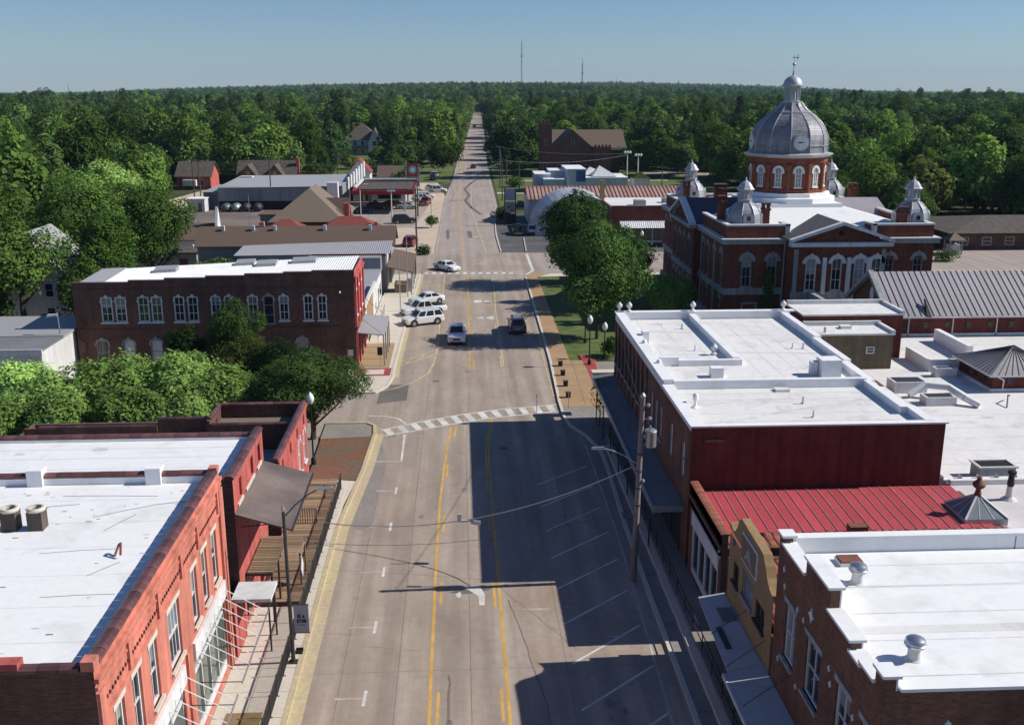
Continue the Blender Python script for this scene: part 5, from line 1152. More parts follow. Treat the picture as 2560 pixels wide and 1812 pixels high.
plain_window(t1, 'Y-', 81.6, 34.3, 5.6, 0.7, 0.6); boxpart(t1, 'roof_hatch', 'old_white_roof', (32.3, 33.2, 83.2, 83.9, 7.05, 7.3)); boxpart(t1, 'pipe', 'steel', (30.4, 30.55, 82.0, 82.15, 7.05, 7.5))
t2 = thing('rear_building', 'red brick flat-topped block behind the olive-tan stair block', 'building', (34, 87, 0))
boxpart(t2, 'wall', 'brick_maroon', (29.6, 38.4, 85.0, 89.5, 0, 7.8)); boxpart(t2, 'roof', 'old_white_roof', (29.5, 38.5, 84.95, 89.6, 7.8, 7.95)); boxpart(t2, 'parapet', 'white_trim', (29.5, 38.5, 89.3, 89.6, 7.95, 8.3), (38.2, 38.5, 84.95, 89.3, 7.95, 8.2))
tw = thing('pavilion', 'square brick pavilion with pyramid standing seam roof on the rear flat roof', 'building', (44, 77.5, 0))
boxpart(tw, 'wall', 'brick_maroon', (41.4, 47.2, 74.7, 80.2, 3.95, 5.3)); boxpart(tw, 'plinth', 'white_trim', (41.2, 47.4, 74.5, 80.4, 3.95, 4.2)); boxpart(tw, 'gutter', 'white_trim', (40.95, 47.65, 74.25, 74.35, 5.2, 5.32), (40.95, 41.05, 74.35, 80.7, 5.2, 5.32))
for i in range(3): plain_window(tw, 'X-', 41.4, 75.8+i*1.5, 4.75, 0.5, 0.5, fm='steel_dark'); plain_window(tw, 'Y-', 74.7, 42.8+i*1.5, 4.75, 0.5, 0.5, fm='steel_dark')
A = (44.3, 77.45, 6.9); K = [(41, 74.3, 5.3), (47.6, 74.3, 5.3), (47.6, 80.6, 5.3), (41, 80.6, 5.3)]
for i in range(4): slope_panels(tw, K[i], K[(i+1) % 4], A, A, 12, 'seam_grey', seam_m='seam_dark', seam=0.05, th=0.03, sh=0.06)
for k in K: MB().tube(k, A, 0.06, n=5).build('hip_cap', mt['white_trim'], tw)
MB().path([(41.6, 74.4, 5.2), (42.2, 74.55, 4.9), (42.2, 74.6, 4.2)], 0.06).build('downspout', mt['white_trim'], tw)
# ---- annex with the long metal gable roof
an = thing('annex_building', 'brick annex with long grey-brown standing seam gable roof and oval gable vent', 'building', (56, 98, 0))
boxpart(an, 'wall', 'brick_maroon', (40.8, 78, 93, 93.3, 0, 6.2), (40.8, 78, 102.2, 102.5, 0, 6.2), (77.7, 78, 93.3, 102.2, 0, 6.2))
g = MB(); g.prism([(40.8, 93, 0), (40.8, 102.5, 0), (40.8, 102.5, 6.2), (40.8, 97.75, 9.2), (40.8, 93, 6.2)], (0.3, 0, 0)); g.build('gable_wall', mt['brick_dark'], an)
slope_panels(an, (40.5, 92.5, 5.95), (78, 92.5, 5.95), (78, 97.75, 9.3), (40.5, 97.75, 9.3), 62, 'seam_grey', seam_m='seam_dark', seam=0.065, sh=0.09)
slope_panels(an, (78, 103, 5.95), (40.5, 103, 5.95), (40.5, 97.76, 9.3), (78, 97.76, 9.3), 62, 'seam_grey', seam_m='seam_dark', seam=0.065, sh=0.09)
bg_ = MB()
for (ya, za, yb, zb) in ((92.3, 5.85, 97.75, 9.35), (97.75, 9.35, 103.2, 5.85)):
    bg_.hexa([(40.15, ya, za-0.25), (40.65, ya, za-0.25), (40.65, yb, zb-0.25), (40.15, yb, zb-0.25)], [(40.15, ya, za+0.18), (40.65, ya, za+0.18), (40.65, yb, zb+0.18), (40.15, yb, zb+0.18)])
bg_.build('bargeboard', mt['stone'], an)
vt = MB(); vt.prism([(40.7, 97.75+0.42*math.cos(2*math.pi*i/18), 7.1+0.75*math.sin(2*math.pi*i/18)) for i in range(18)], (0.1, 0, 0)); vt.build('oval_vent', mt['white_trim'], an)
boxpart(an, 'gutter', 'white_trim', (40.5, 78, 92.36, 92.5, 5.8, 5.95)); boxpart(an, 'plinth', 'white_trim', (40.8, 78, 92.85, 92.99, 3.95, 4.2))
for i in range(8): boxpart(an, 'downspout', 'steel', (42.5+i*4.3, 42.62+i*4.3, 92.85, 92.98, 3.95, 5.85))
for i in range(12):
    x = 42.2+i*2.1; plain_window(an, 'Y-', 93, x, 5.0, 0.6, 0.6, fm='brick_dark')
boxpart(an, 'dormer', 'white_trim', (37.6, 40.6, 100.5, 101.0, 4.2, 4.4)); boxpart(an, 'porch', 'slate', (36.8, 40.6, 96.0, 101, 3.9, 4.1), (36.8, 37.0, 96, 101, 0, 3.9))
MB().prism([(44.0, 92.3, 5.9), (44.5, 92.3, 5.9), (44.25, 93.6, 7.4)], (0.02, 0.4, 0)).build('snow_guard', mt['black'], an)

# membrane seams, drains and small pipes on the white roofs
def roof_kit(root, x0, x1, y0, y1, z, n, seed, along='X', m='seam_line'):
    if m not in mt: mt[m] = M('membrane_seam_line', (0.66, 0.655, 0.64), 0.8, var=0.2, big=0.2)
    r = random.Random(seed)
    for i in range(n):
        t = (i+0.5+r.uniform(-0.1, 0.1))/n
        pl = [(x0+0.3, y0+(y1-y0)*t), ((x0+x1)/2, y0+(y1-y0)*t+r.uniform(-0.05, 0.05)), (x1-0.3, y0+(y1-y0)*t)] if along == 'X' else [(x0+(x1-x0)*t, y0+0.3), (x0+(x1-x0)*t+r.uniform(-0.05, 0.05), (y0+y1)/2), (x0+(x1-x0)*t, y1-0.3)]
        ribbon(pl, 0.05, z+0.006).build('membrane_seam', mt[m], root, recalc=False)
    for i in range(max(2, n//2)):
        x = r.uniform(x0+0.8, x1-0.8); y = r.uniform(y0+0.8, y1-0.8)
        MB().lathe(x, y, [(0.16, z), (0.06, z+0.06), (0.05, z+0.4), (0.07, z+0.42), (0.02, z+0.44)], 8).build('vent_pipe', mt['white_trim'] if i % 2 else mt['steel'], root)
    for i in range(3):
        x = r.uniform(x0+1, x1-1); y = r.uniform(y0+1, y1-1); w = r.uniform(0.4, 1.1); h_ = r.uniform(0.3, 0.8)
        sheet('membrane_patch', [(x, y), (x+w, y+0.05), (x+w-0.03, y+h_), (x+0.02, y+h_)], mt['white_trim'] if i == 0 else mt[m], z+0.008+0.002*i, parent=root)
roof_kit(r1, 13.3, 40, 27.2, 36.8, 8.98, 5, 1); roof_kit(r4, 13.4, 25.4, 53.5, 61, 8.55, 4, 2); roof_kit(r4, 19.3, 25.6, 62, 80.6, 8.6, 5, 3, 'Y'); roof_kit(r4, 13.5, 18.4, 67.2, 80.6, 8.6, 3, 4, 'Y')
roof_kit(rb, 28, 60, 58, 70, 3.95, 5, 5); roof_kit(rb, 45, 60, 71, 92, 3.95, 4, 6); roof_kit(b2, -33, -11.8, 48, 54.4, 8.0, 4, 7); roof_kit(rc, 29, 50, 39, 53.8, 4.6, 5, 8)
# ================================================================ courthouse
CX0, CY0 = 42.0, 131.0
ch = thing('courthouse', 'red brick courthouse with silver ribbed clock dome and four corner cupolas', 'courthouse', (CX0, CY0, 0))
def cwin(axis, plane, u, za, zb, w=1.15, hood_w=0.42, gm='glass', hm='stone', nz=3, proud=0.12):
    return window(ch, axis, plane, u-w/2, u+w/2, za, zb, fm=hm, hm=hm, gm=gm, nx=2, nz=nz, hood='arch', hood_w=hood_w, fr=0.14, proud=proud, setb=0.14)
LWX = [32.5, 35.4]; RWX = [48.95, 52.3]; PX_ = [38.85, 41.75, 44.3, 46.2]
def op(u, za, zb, w=1.15): return (u-w/2, u+w/2, za, zb)
wall('wall', ch, 'Y-', 113.5, 30, 36.8, 0, 10.0, [op(u, 4.85, 8.4) for u in LWX]+[op(33.0, 1.0, 3.0, 1.6)], 'brick_court_shaded', 0.3)
wall('wall', ch, 'Y-', 113.5, 47.2, 54, 0, 10.0, [op(u, 4.85, 8.4) for u in RWX], 'brick_court_shaded', 0.3)
wall('wall', ch, 'Y-', 110.4, 36.8, 47.2, 0, 10.0, [op(u, 4.95, 8.6, 1.2) for u in PX_], 'brick_court_shaded', 0.3)
for u in LWX+RWX: cwin('Y-', 113.5, u, 4.85, 8.4)
for i, u in enumerate(PX_): cwin('Y-', 110.4, u, 4.95, 8.6, 1.2, gm='glass_pale' if i == 2 else 'glass', hm='white_trim')
boxpart(ch, 'stone_panel', 'stone', (32.1, 33.9, 113.42, 113.5, 0.9, 3.1)); boxpart(ch, 'inset_panel', 'brick_court_shaded', (32.3, 33.7, 113.4, 113.42, 1.1, 2.9))
for u in (40.3, 43.05, 45.3): boxpart(ch, 'pilaster', 'white_trim', (u-0.22, u+0.22, 110.15, 110.4, 4.6, 8.7))
boxpart(ch, 'pilaster', 'stone', (36.85, 37.3, 110.28, 110.4, 0, 9.6)); boxpart(ch, 'pilaster', 'stone', (46.7, 47.15, 110.28, 110.4, 0, 9.6))
for x in (36.8, 46.97): boxpart(ch, 'return_wall', 'brick_court_shaded', (x, x+0.23, 110.41, 113.49, 0, 9.99))
# side (towards the street)
SA = [115.2, 118.3, 121.5, 123.9]; SP = [128.3, 131, 133.9, 136.6]; SB = [141.0, 144.0, 146.7]
wall('wall', ch, 'X-', 30, 113.5, 126, 0, 10.0, [op(u, 4.85, 8.9, 1.0) for u in SA]+[op(u, 0.9, 3.7, 1.0) for u in SA], 'brick_court_shaded', 0.3)
wall('wall', ch, 'X-', 29.2, 126, 138.5, 0, 10.0, [op(u, 4.85, 8.6, 1.0) for u in SP]+[op(u, 0.4, 3.5, 1.4) for u in SP], 'brick_court_shaded', 0.3)
wall('wall', ch, 'X-', 30, 138.5, 148.5, 0, 10.0, [op(u, 4.85, 8.9, 1.0) for u in SB]+[op(u, 0.9, 3.7, 1.0) for u in SB], 'brick_court_shaded', 0.3)
for u in SA+SB:
    cwin('X-', 30, u, 4.85, 8.9, 1.0, 0.3); cwin('X-', 30, u, 0.9, 3.7, 1.0, 0.2, nz=2)
for u in SP:
    cwin('X-', 29.2, u, 4.85, 8.6, 1.0, 0.3); cwin('X-', 29.2, u, 0.4, 3.5, 1.4, 0.35, gm='dark', nz=2)
boxpart(ch, 'return_wall', 'brick_court_shaded', (29.21, 30, 126, 126.2, 0, 9.99), (29.21, 30, 138.3, 138.5, 0, 9.99))
boxpart(ch, 'rear_wall', 'brick_court_shaded', (30.3, 53.7, 148.2, 148.5, 0, 10), (53.7, 54, 113.8, 148.5, 0, 10))
# string course, cornice, parapets
def band(name, m, z0, z1, p, path):
    for i, (x0, x1, y0, y1) in enumerate(path):
        boxpart(ch, name, m, (x0-p, x1+p, y0-p, y1+p, z0+0.0011*i, z1+0.0013*i))
boxpart(ch, 'string_course', 'stone', (29.85, 36.8, 113.3, 113.5, 4.0, 4.75)); boxpart(ch, 'string_course', 'stone', (47.2, 54.1, 113.3, 113.5, 4.0, 4.75)); boxpart(ch, 'string_course', 'stone', (36.7, 47.3, 110.2, 110.4, 4.1, 4.85))
boxpart(ch, 'string_course', 'stone', (29.85, 30, 113.5, 126, 4.0, 4.7)); boxpart(ch, 'string_course', 'stone', (29.0, 29.2, 125.9, 138.6, 4.0, 4.7)); boxpart(ch, 'string_course', 'stone', (29.85, 30, 138.6, 148.6, 4.0, 4.7))
for u in (32.0, 33.0, 34.6): boxpart(ch, 'sill_block', 'stone', (u-0.25, u+0.25, 113.22, 113.3, 4.4, 4.95))
boxpart(ch, 'plinth', 'stone', (29.6, 30, 113.2, 126, 0, 0.8)); boxpart(ch, 'plinth', 'stone', (28.8, 29.2, 125.8, 138.7, 0, 0.8)); boxpart(ch, 'plinth', 'stone', (29.6, 30, 138.7, 148.7, 0, 0.8)); boxpart(ch, 'plinth', 'stone', (29.62, 36.8, 113.1, 113.5, 0, 0.78))
CO = [(29.55, 36.9, 113.05, 113.8), (47.1, 54.45, 113.05, 113.8), (29.55, 30.3, 113.81, 125.9), (29.55, 30.3, 138.6, 148.9), (53.7, 54.45, 113.81, 148.9)]
for i, (x0, x1, y0, y1) in enumerate(CO):
    boxpart(ch, 'cornice', 'stone', (x0, x1, y0, y1, 9.8+0.002*i, 10.28+0.002*i)); 
    boxpart(ch, 'cornice', 'white_trim', (x0-0.12, x1+(0.0 if i in (0, 2, 3) else 0.12), y0-0.12 if i < 2 else y0, y1, 10.284+0.002*i, 10.42+0.002*i))
PR = [(30.1, 37.2, 113.7, 114.1), (46.8, 53.9, 113.7, 114.1), (30.1, 30.5, 114.1, 125.6), (30.1, 30.5, 139, 148.3), (53.5, 53.9, 114.1, 148.3), (30.5, 53.5, 147.9, 148.3), (36.8, 37.2, 114.1, 116.2), (46.8, 47.2, 114.1, 116.2)]
pp = MB(); pcap = MB()
for i, (x0, x1, y0, y1) in enumerate(PR):
    pp.box(x0, x1, y0, y1, 10.3, 11.75); pcap.box(x0-0.1, x1+0.1, y0-0.1, y1+0.1, 11.75+0.003*i, 11.95+0.003*i)
pp.build('parapet', mt['brick_court_shaded'], ch); pcap.build('parapet_cap', mt['white_trim'], ch)
boxpart(ch, 'parapet_pier', 'white_trim', (36.75, 37.25, 113.6, 114.15, 10.42, 12.0), (46.75, 47.25, 113.6, 114.15, 10.42, 12.0))
# front pediment
pd = MB(); pd.prism([(36.9, 110.45, 10.42), (47.1, 110.45, 10.42), (42, 110.45, 12.35)], (0, 0.25, 0)); pd.build('tympanum', mt['brick_court_shaded'], ch)
boxpart(ch, 'cornice', 'white_trim', (36.3, 47.7, 109.75, 110.8, 9.95, 10.4))
rk = MB()
for s in (-1, 1):
    rk.hexa([(42+s*5.8, 109.7, 10.42), (42, 109.7, 12.3), (42, 110.5, 12.3), (42+s*5.8, 110.5, 10.42)], [(42+s*5.8, 109.7, 10.74), (42, 109.7, 12.68), (42, 110.5, 12.68), (42+s*5.8, 110.5, 10.74)])
rk.build('raking_cornice', mt['white_trim'], ch)
pr = MB()
for s in (-1, 1): pr.hexa([(42+s*5.7, 110.5, 10.5), (42, 110.5, 12.4), (42, 118.5, 12.4), (42+s*5.7, 113.6, 10.5)], [(42+s*5.7, 110.5, 10.62), (42, 110.5, 12.55), (42, 118.5, 12.55), (42+s*5.7, 113.6, 10.62)])
pr.build('pediment_roof', mt['slate_grey'], ch)
MB().prism([(42+0.3*math.cos(2*math.pi*i/12), 110.36, 11.35+0.3*math.sin(2*math.pi*i/12)) for i in range(12)], (0, 0.1, 0)).build('round_vent', mt['dark'], ch)
# side pediment
sp = MB(); sp.prism([(29.3, 126.1, 10.4), (29.3, 138.4, 10.4), (29.3, 132.25, 12.9)], (0.25, 0, 0)); sp.build('tympanum', mt['brick_court_shaded'], ch)
rk2 = MB()
for s in (-1, 1): rk2.hexa([(28.5, 132.25+s*6.6, 10.35), (29.3, 132.25+s*6.6, 10.35), (29.3, 132.25, 12.85), (28.5, 132.25, 12.85)], [(28.5, 132.25+s*6.6, 10.68), (29.3, 132.25+s*6.6, 10.68), (29.3, 132.25, 13.2), (28.5, 132.25, 13.2)])
rk2.build('raking_cornice', mt['white_trim'], ch)
boxpart(ch, 'cornice', 'stone', (28.6, 29.4, 125.7, 138.8, 9.9, 10.34))
sr = MB()
for s in (-1, 1): sr.hexa([(29.3, 132.25+s*6.4, 10.45), (36, 132.25+s*6.4, 10.45), (37, 132.25, 12.95), (29.3, 132.25, 12.95)], [(29.3, 132.25+s*6.4, 10.55), (36, 132.25+s*6.4, 10.55), (37, 132.25, 13.07), (29.3, 132.25, 13.07)])
sr.build('pediment_roof', mt['slate'], ch)
er = MB()
for s in (-1, 1): er.hexa([(54.6, 132.25+s*6.4, 10.45), (48, 132.25+s*6.4, 10.45), (47, 132.25, 12.85), (54.6, 132.25, 12.85)], [(54.6, 132.25+s*6.4, 10.55), (48, 132.25+s*6.4, 10.55), (47, 132.25, 12.97), (54.6, 132.25, 12.97)])
er.build('pediment_roof', mt['seam_grey'], ch)
# white hipped deck up to the drum platform
dk_ = MB(); O = [(30.5, 114.1, 11.0), (53.5, 114.1, 11.0), (53.5, 147.9, 11.0), (30.5, 147.9, 11.0)]; I = [(36.2, 122.5, 12.5), (47.8, 122.5, 12.5), (47.8, 139.5, 12.5), (36.2, 139.5, 12.5)]
for i in range(4): dk_.poly([O[i], O[(i+1) % 4], I[(i+1) % 4], I[i]])
dk_.poly(I); dk_.build('roof_deck', mt['white_roof'], ch)
boxpart(ch, 'drum_platform', 'white_roof', (36.6, 47.4, 125.0, 137.0, 12.4, 12.95))
MB().lathe(CX0, CY0, [(6.1, 12.9), (6.1, 13.5), (5.5, 13.6), (5.4, 14.05), (5.0, 14.1)], 12, rot=R(15)).build('drum_base', mt['white_roof'], ch)
# drum: twelve brick faces with an arched window each
dr = thing_d = MB().lathe(CX0, CY0, [(4.98, 14.05), (4.98, 14.5), (4.8, 14.55), (4.8, 17.7), (4.95, 17.75), (4.95, 18.5)], 12, rot=R(15)).build('drum', mt['brick_court_sunlit'], ch)
ap_ = 4.8*math.cos(R(15))
class RotMap:
    def __init__(s, a): s.n = Vector((math.cos(a), math.sin(a), 0)); s.t = Vector((-math.sin(a), math.cos(a), 0))
    def __call__(s, u, d, z):
        p = Vector((CX0, CY0, z))+s.n*(ap_-d)+s.t*u; return tuple(p)
def obr(mb, f, u0, u1, d0, d1, z0, z1):
    mb.hexa([f(u0, d0, z0), f(u1, d0, z0), f(u1, d1, z0), f(u0, d1, z0)], [f(u0, d0, z1), f(u1, d0, z1), f(u1, d1, z1), f(u0, d1, z1)])
def drum_window(f, par):
    mb = MB(); w = 0.42
    obr(mb, f, -w, -w+0.12, -0.07, 0.02, 14.85, 16.8); obr(mb, f, w-0.12, w, -0.07, 0.02, 14.85, 16.8); obr(mb, f, -w+0.12, w-0.12, -0.07, 0.02, 14.85, 14.97)
    obr(mb, f, -0.03, 0.03, -0.05, 0.02, 14.97, 17.0)
    for z in (15.45, 15.95, 16.45): obr(mb, f, -w+0.12, w-0.12, -0.05, 0.02, z-0.03, z+0.03)
    o = mb.build('window', mt['white_trim'], par)
    n = 10; g = MB().poly([f(-w+0.06, -0.015, 14.9), f(w-0.06, -0.015, 14.9)]+[f((w-0.06)*math.cos(math.pi*i/n), -0.015, 16.75+(w-0.06)*math.sin(math.pi*i/n)) for i in range(n+1)]); g.build('pane', mt['glass_pale'], o)
    h = MB(); ri, ro = w-0.02, w+0.3
    for i in range(n):
        t0, t1 = math.pi*i/n, math.pi*(i+1)/n
        h.hexa([f(ri*math.cos(t0), -0.12, 16.75+ri*math.sin(t0)), f(ro*math.cos(t0), -0.12, 16.75+ro*math.sin(t0)), f(ro*math.cos(t1), -0.12, 16.75+ro*math.sin(t1)), f(ri*math.cos(t1), -0.12, 16.75+ri*math.sin(t1))],
               [f(ri*math.cos(t0), 0.02, 16.75+ri*math.sin(t0)), f(ro*math.cos(t0), 0.02, 16.75+ro*math.sin(t0)), f(ro*math.cos(t1), 0.02, 16.75+ro*math.sin(t1)), f(ri*math.cos(t1), 0.02, 16.75+ri*math.sin(t1))])
    for s in (-1, 1): obr(h, f, s*ro if s < 0 else ri, -ri if s < 0 else ro, -0.12, 0.02, 16.5, 16.75)
    h.build('hood', mt['white_trim'], o)
    q = MB(); obr(q, f, -w-0.12, w+0.12, -0.16, 0.02, 14.7, 14.85); q.build('sill', mt['white_trim'], o)
for k in range(12): drum_window(RotMap(R(30*k)), dr)
for k in range(12):
    a = R(30*k+15); x, y = CX0+4.82*math.cos(a), CY0+4.82*math.sin(a)
    MB().lathe(x, y, [(0.28, 14.5), (0.24, 14.6), (0.24, 17.1), (0.36, 17.45), (0.36, 17.6), (0.26, 17.65)], 8).build('column', mt['brick_court_sunlit'], dr)
MB().lathe(CX0, CY0, [(4.9, 18.35), (5.15, 18.45), (5.5, 18.62), (5.55, 18.8), (4.9, 18.95), (4.8, 18.95)], 12, rot=R(15)).build('dome_cornice', mt['dome_rib'], ch)
dpf = [(4.75, 18.9), (4.75, 19.7), (4.85, 19.75), (4.85, 19.85)]
main = [(4.74, 19.9), (4.72, 20.5), (4.6, 21.1), (4.38, 21.7), (4.02, 22.3), (3.55, 22.85), (2.98, 23.35), (2.5, 23.68)]
seg = []
for (ra, za), (rb_, zb_) in zip(main, main[1:]):
    for k in range(3):
        t0, t1 = k/3, (k+1)/3
        seg.append((ra+(rb_-ra)*t0+0.025, za+(zb_-za)*t0)); seg.append((ra+(rb_-ra)*t1-0.0, za+(zb_-za)*t1-0.005))
dpf += seg + [(2.45, 23.72), (2.5, 23.78), (2.0, 24.1), (1.6, 24.5), (1.35, 24.9), (1.3, 25.05)]
dm_ = MB().lathe(CX0, CY0, dpf, 12, rot=R(15)).build('dome', mt['dome_main'], ch)
for k in range(12):
    a = R(30*k+15); pts = [(CX0+(r+0.02)*math.cos(a), CY0+(r+0.02)*math.sin(a), z) for r, z in [(4.77, 18.95), (4.77, 19.8)]+main+[(2.0, 24.1), (1.6, 24.5), (1.33, 24.95)]]
    MB().path(pts, 0.07, 6).build('rib', mt['dome_rib'], dm_)
for a in (-90, 180, 90, 0):
    f = (lambda aa: lambda u, d, z: (CX0+math.cos(aa)*(4.62-d)-math.sin(aa)*u, CY0+math.sin(aa)*(4.62-d)+math.cos(aa)*u, z))(R(a))
    for rr, d0, m, nm in ((1.02, -0.2, 'dome_rib', 'clock_rim'), (0.86, -0.27, 'white_trim', 'clock_face')):
        ring = [f(rr*math.cos(2*math.pi*i/28), d0, 20.25+rr*math.sin(2*math.pi*i/28)) for i in range(28)]
        v = Vector(f(0, 0.6, 0))-Vector(f(0, 0, 0)); o = MB().prism(ring, v).build(nm, mt[m], dm_)
    hd = MB(); obr(hd, f, -0.38, 0.08, -0.31, -0.28, 20.2, 20.32); obr(hd, f, -0.05, 0.30, -0.315, -0.28, 20.26, 20.34); hd.build('clock_hand', mt['black'], dm_)
# lantern
lt = MB().lathe(CX0, CY0, [(1.35, 24.95), (1.35, 25.1), (1.0, 25.12), (1.0, 25.2), (0.45, 25.22), (0.42, 26.7), (1.0, 26.72), (1.0, 26.85), (1.4, 26.95), (1.42, 27.05), (1.2, 27.12)], 8, rot=R(22.5)).build('lantern', mt['dome_rib'], ch)
for k in range(8):
    a = R(45*k+22.5); MB().lathe(CX0+0.92*math.cos(a), CY0+0.92*math.sin(a), [(0.13, 25.18), (0.09, 25.25), (0.09, 26.6), (0.14, 26.72)], 6).build('column', mt['dome_rib'], lt)
MB().lathe(CX0, CY0, [(1.22, 27.08), (1.18, 27.3), (1.0, 27.7), (0.7, 28.0), (0.3, 28.2), (0.12, 28.3), (0.14, 28.4), (0.05, 28.5)], 16).build('lantern_cap', mt['dome_rib'], lt, smooth=40)
fin = MB().lathe(CX0, CY0, [(0.16, 28.4), (0.1, 28.6), (0.14, 28.75), (0.05, 28.85), (0.05, 29.35), (0.2, 29.5), (0.22, 29.62), (0.12, 29.75), (0.03, 29.85), (0.03, 30.75)], 10).build('finial', mt['steel'], lt, smooth=40)
boxpart(fin, 'weather_vane', 'steel_dark', (CX0-0.3, CX0+0.6, CY0-0.02, CY0+0.02, 30.35, 30.42), (CX0+0.35, CX0+0.41, CY0-0.02, CY0+0.02, 30.1, 30.75))
# corner cupolas
def cupola(x, y):
    c = MB().lathe(x, y, [(2.1, 11.3), (2.1, 11.6), (1.95, 11.65), (1.95, 12.3), (1.85, 12.8), (1.6, 13.3), (1.2, 13.75), (0.85, 14.05), (0.78, 14.3)], 8, rot=R(22.5)).build('cupola', mt['dome'], ch)
    for k in range(8):
        a = R(45*k+22.5); MB().path([(x+(r+0.01)*math.cos(a), y+(r+0.01)*math.sin(a), z) for r, z in [(1.97, 11.65), (1.97, 12.3), (1.87, 12.8), (1.62, 13.3), (1.22, 13.75), (0.87, 14.05)]], 0.06, 5).build('rib', mt['dome_rib'], c)
    l = MB().lathe(x, y, [(0.85, 14.25), (0.85, 14.4), (0.5, 14.42), (0.48, 15.4), (0.8, 15.42), (1.02, 15.5), (1.02, 15.58), (0.85, 15.75), (0.75, 15.95), (0.5, 16.3), (0.2, 16.5), (0.1, 16.6), (0.12, 16.7), (0.03, 16.95)], 8, rot=R(22.5)).build('cupola_lantern', mt['dome_rib'], c)
    for k in range(8):
        a = R(45*k+22.5); MB().lathe(x+0.72*math.cos(a), y+0.72*math.sin(a), [(0.09, 14.4), (0.06, 14.5), (0.06, 15.3), (0.1, 15.42)], 6).build('column', mt['dome_rib'], c)
    for a in (-90, 180, 0):
        f = (lambda aa: lambda u, d, z: (x+math.cos(aa)*(2.0-d)-math.sin(aa)*u, y+math.sin(aa)*(2.0-d)+math.cos(aa)*u, z))(R(a))
        n = 8; prof = [f(-0.62, -0.05, 11.6), f(0.62, -0.05, 11.6)]+[f(0.62*math.cos(math.pi*i/n), -0.05, 12.45+0.62*math.sin(math.pi*i/n)) for i in range(n+1)]
        MB().prism(prof, Vector(f(0, 0.7, 0))-Vector(f(0, 0, 0))).build('dormer', mt['dome_rib'], c)
        g = MB(); obr(g, f, -0.22, 0.22, -0.08, 0.0, 12.15, 12.65); g.build('dormer_pane', mt['glass'], c)
for x, y in ((32.9, 117.2), (52.6, 117.2), (32.9, 145.2), (52.9, 145.2)): cupola(x, y)
for (x, y, z0, z1, s) in ((30.6, 118.6, 11, 14.7, 0.42), (35.4, 117.2, 11, 14.0, 0.4), (35.2, 137.5, 11.5, 14.3, 0.75), (31.2, 140.3, 11, 14.5, 0.4), (54.3, 140, 10, 14.1, 0.55), (51.2, 116.2, 11, 13.6, 0.5)):
    q = boxpart(ch, 'chimney', 'brick_court_shaded', (x-s, x+s, y-s, y+s, z0, z1-0.7), (x-s-0.1, x+s+0.1, y-s-0.1, y+s+0.1, z1-0.85, z1-0.65), *[(x+a*s*0.75-0.1, x+a*s*0.75+0.1, y+b*s*0.75-0.1, y+b*s*0.75+0.1, z1-0.64, z1-0.2) for a in (-1, 1) for b in (-1, 1)])
    boxpart(q, 'chimney_cap', 'brick_dark', (x-s-0.08, x+s+0.08, y-s-0.08, y+s+0.08, z1-0.2, z1))
for (x, y) in ((29.85, 124.4), (29.85, 117.9)): boxpart(ch, 'downspout', 'stone', (x-0.08, x+0.08, y-0.09, y+0.09, 0.8, 9.8))
MB().path([(36.7, 113.2, 10), (36.6, 113.0, 9.4), (36.6, 113.1, 0.3)], 0.1).build('downspout', mt['stone'], ch)
st = boxpart(ch, 'front_steps', 'concrete', *[(39.2, 44.8, 106.2+0.45*i, 110.1, 0.45*i, 0.45*i+0.45) for i in range(9)]); boxpart(st, 'step_wall', 'stone', (38.7, 39.2, 106.0, 110.1, 0, 4.9), (44.8, 45.3, 106.0, 110.1, 0, 4.9))
# creeper on the wall
iv = MB(); r5 = random.Random(2)
for i in range(900):
    z = r5.uniform(0.2, 7.0); x = 35.0+r5.gauss(0, 0.42)*(1.1-z/9); y = 113.3-r5.uniform(0, 0.35); s = r5.uniform(0.08, 0.17); a = r5.uniform(0, 6.3)
    iv.poly([(x+s*math.cos(a+k*1.57), y-0.05*r5.random(), z+s*math.sin(a+k*1.57)) for k in range(4)])
iv.build('wall_creeper', mt['leaf_dark'], ch, kind='stuff', recalc=False)
# ================================================================ buildings farther down the street
m0 = thing('shop_building', 'low pale shop with ochre-stained side wall just past the long brick building', 'building', (-18, 120, 0))
boxpart(m0, 'wall', 'white_wall', (-30, -10.4, 107.3, 134, 0, 3.6)); boxpart(m0, 'roof', 'grey_roof', (-30.2, -10.3, 107.2, 134.1, 3.6, 3.75)); boxpart(m0, 'parapet', 'white_trim', (-10.4, -10.1, 107.3, 122, 2.0, 4.4)); boxpart(m0, 'stained_panel', 'stucco', (-10.1, -10.07, 109, 117, 0.3, 4.1))
boxpart(m0, 'wall', 'grey_wall', (-20, -10.4, 134.1, 136.5, 0, 5.2)); boxpart(m0, 'shopfront', 'white_trim', (-10.4, -10.3, 124, 133, 0.4, 3.3)); boxpart(m0, 'door', 'glass', (-10.3, -10.27, 127, 128.2, 0.1, 2.4), (-10.3, -10.27, 129.5, 132, 0.8, 2.4))
rp = thing('access_ramp', 'steel access ramp with railings past the brick building porch', 'ramp', (-9, 115, 0.12))
rp_m = MB(); rp_m.prism([(-9.9, 108.5, 0.14), (-9.9, 120, 0.14), (-9.9, 120, 1.1)], (1.0, 0, 0)); rp_m.build('deck', mt['concrete'], rp)
boxpart(rp, 'rail', 'steel', (-9.0, -8.95, 108.5, 120, 1.9, 1.95)); 
for i in range(8): boxpart(rp, 'post', 'steel', (-9.0, -8.95, 108.6+i*1.6, 108.65+i*1.6, 0.14, 1.9))
m1 = thing('shed_building', 'grey low-pitched metal shed roof behind the white corrugated roof', 'building', (-20, 140, 0))
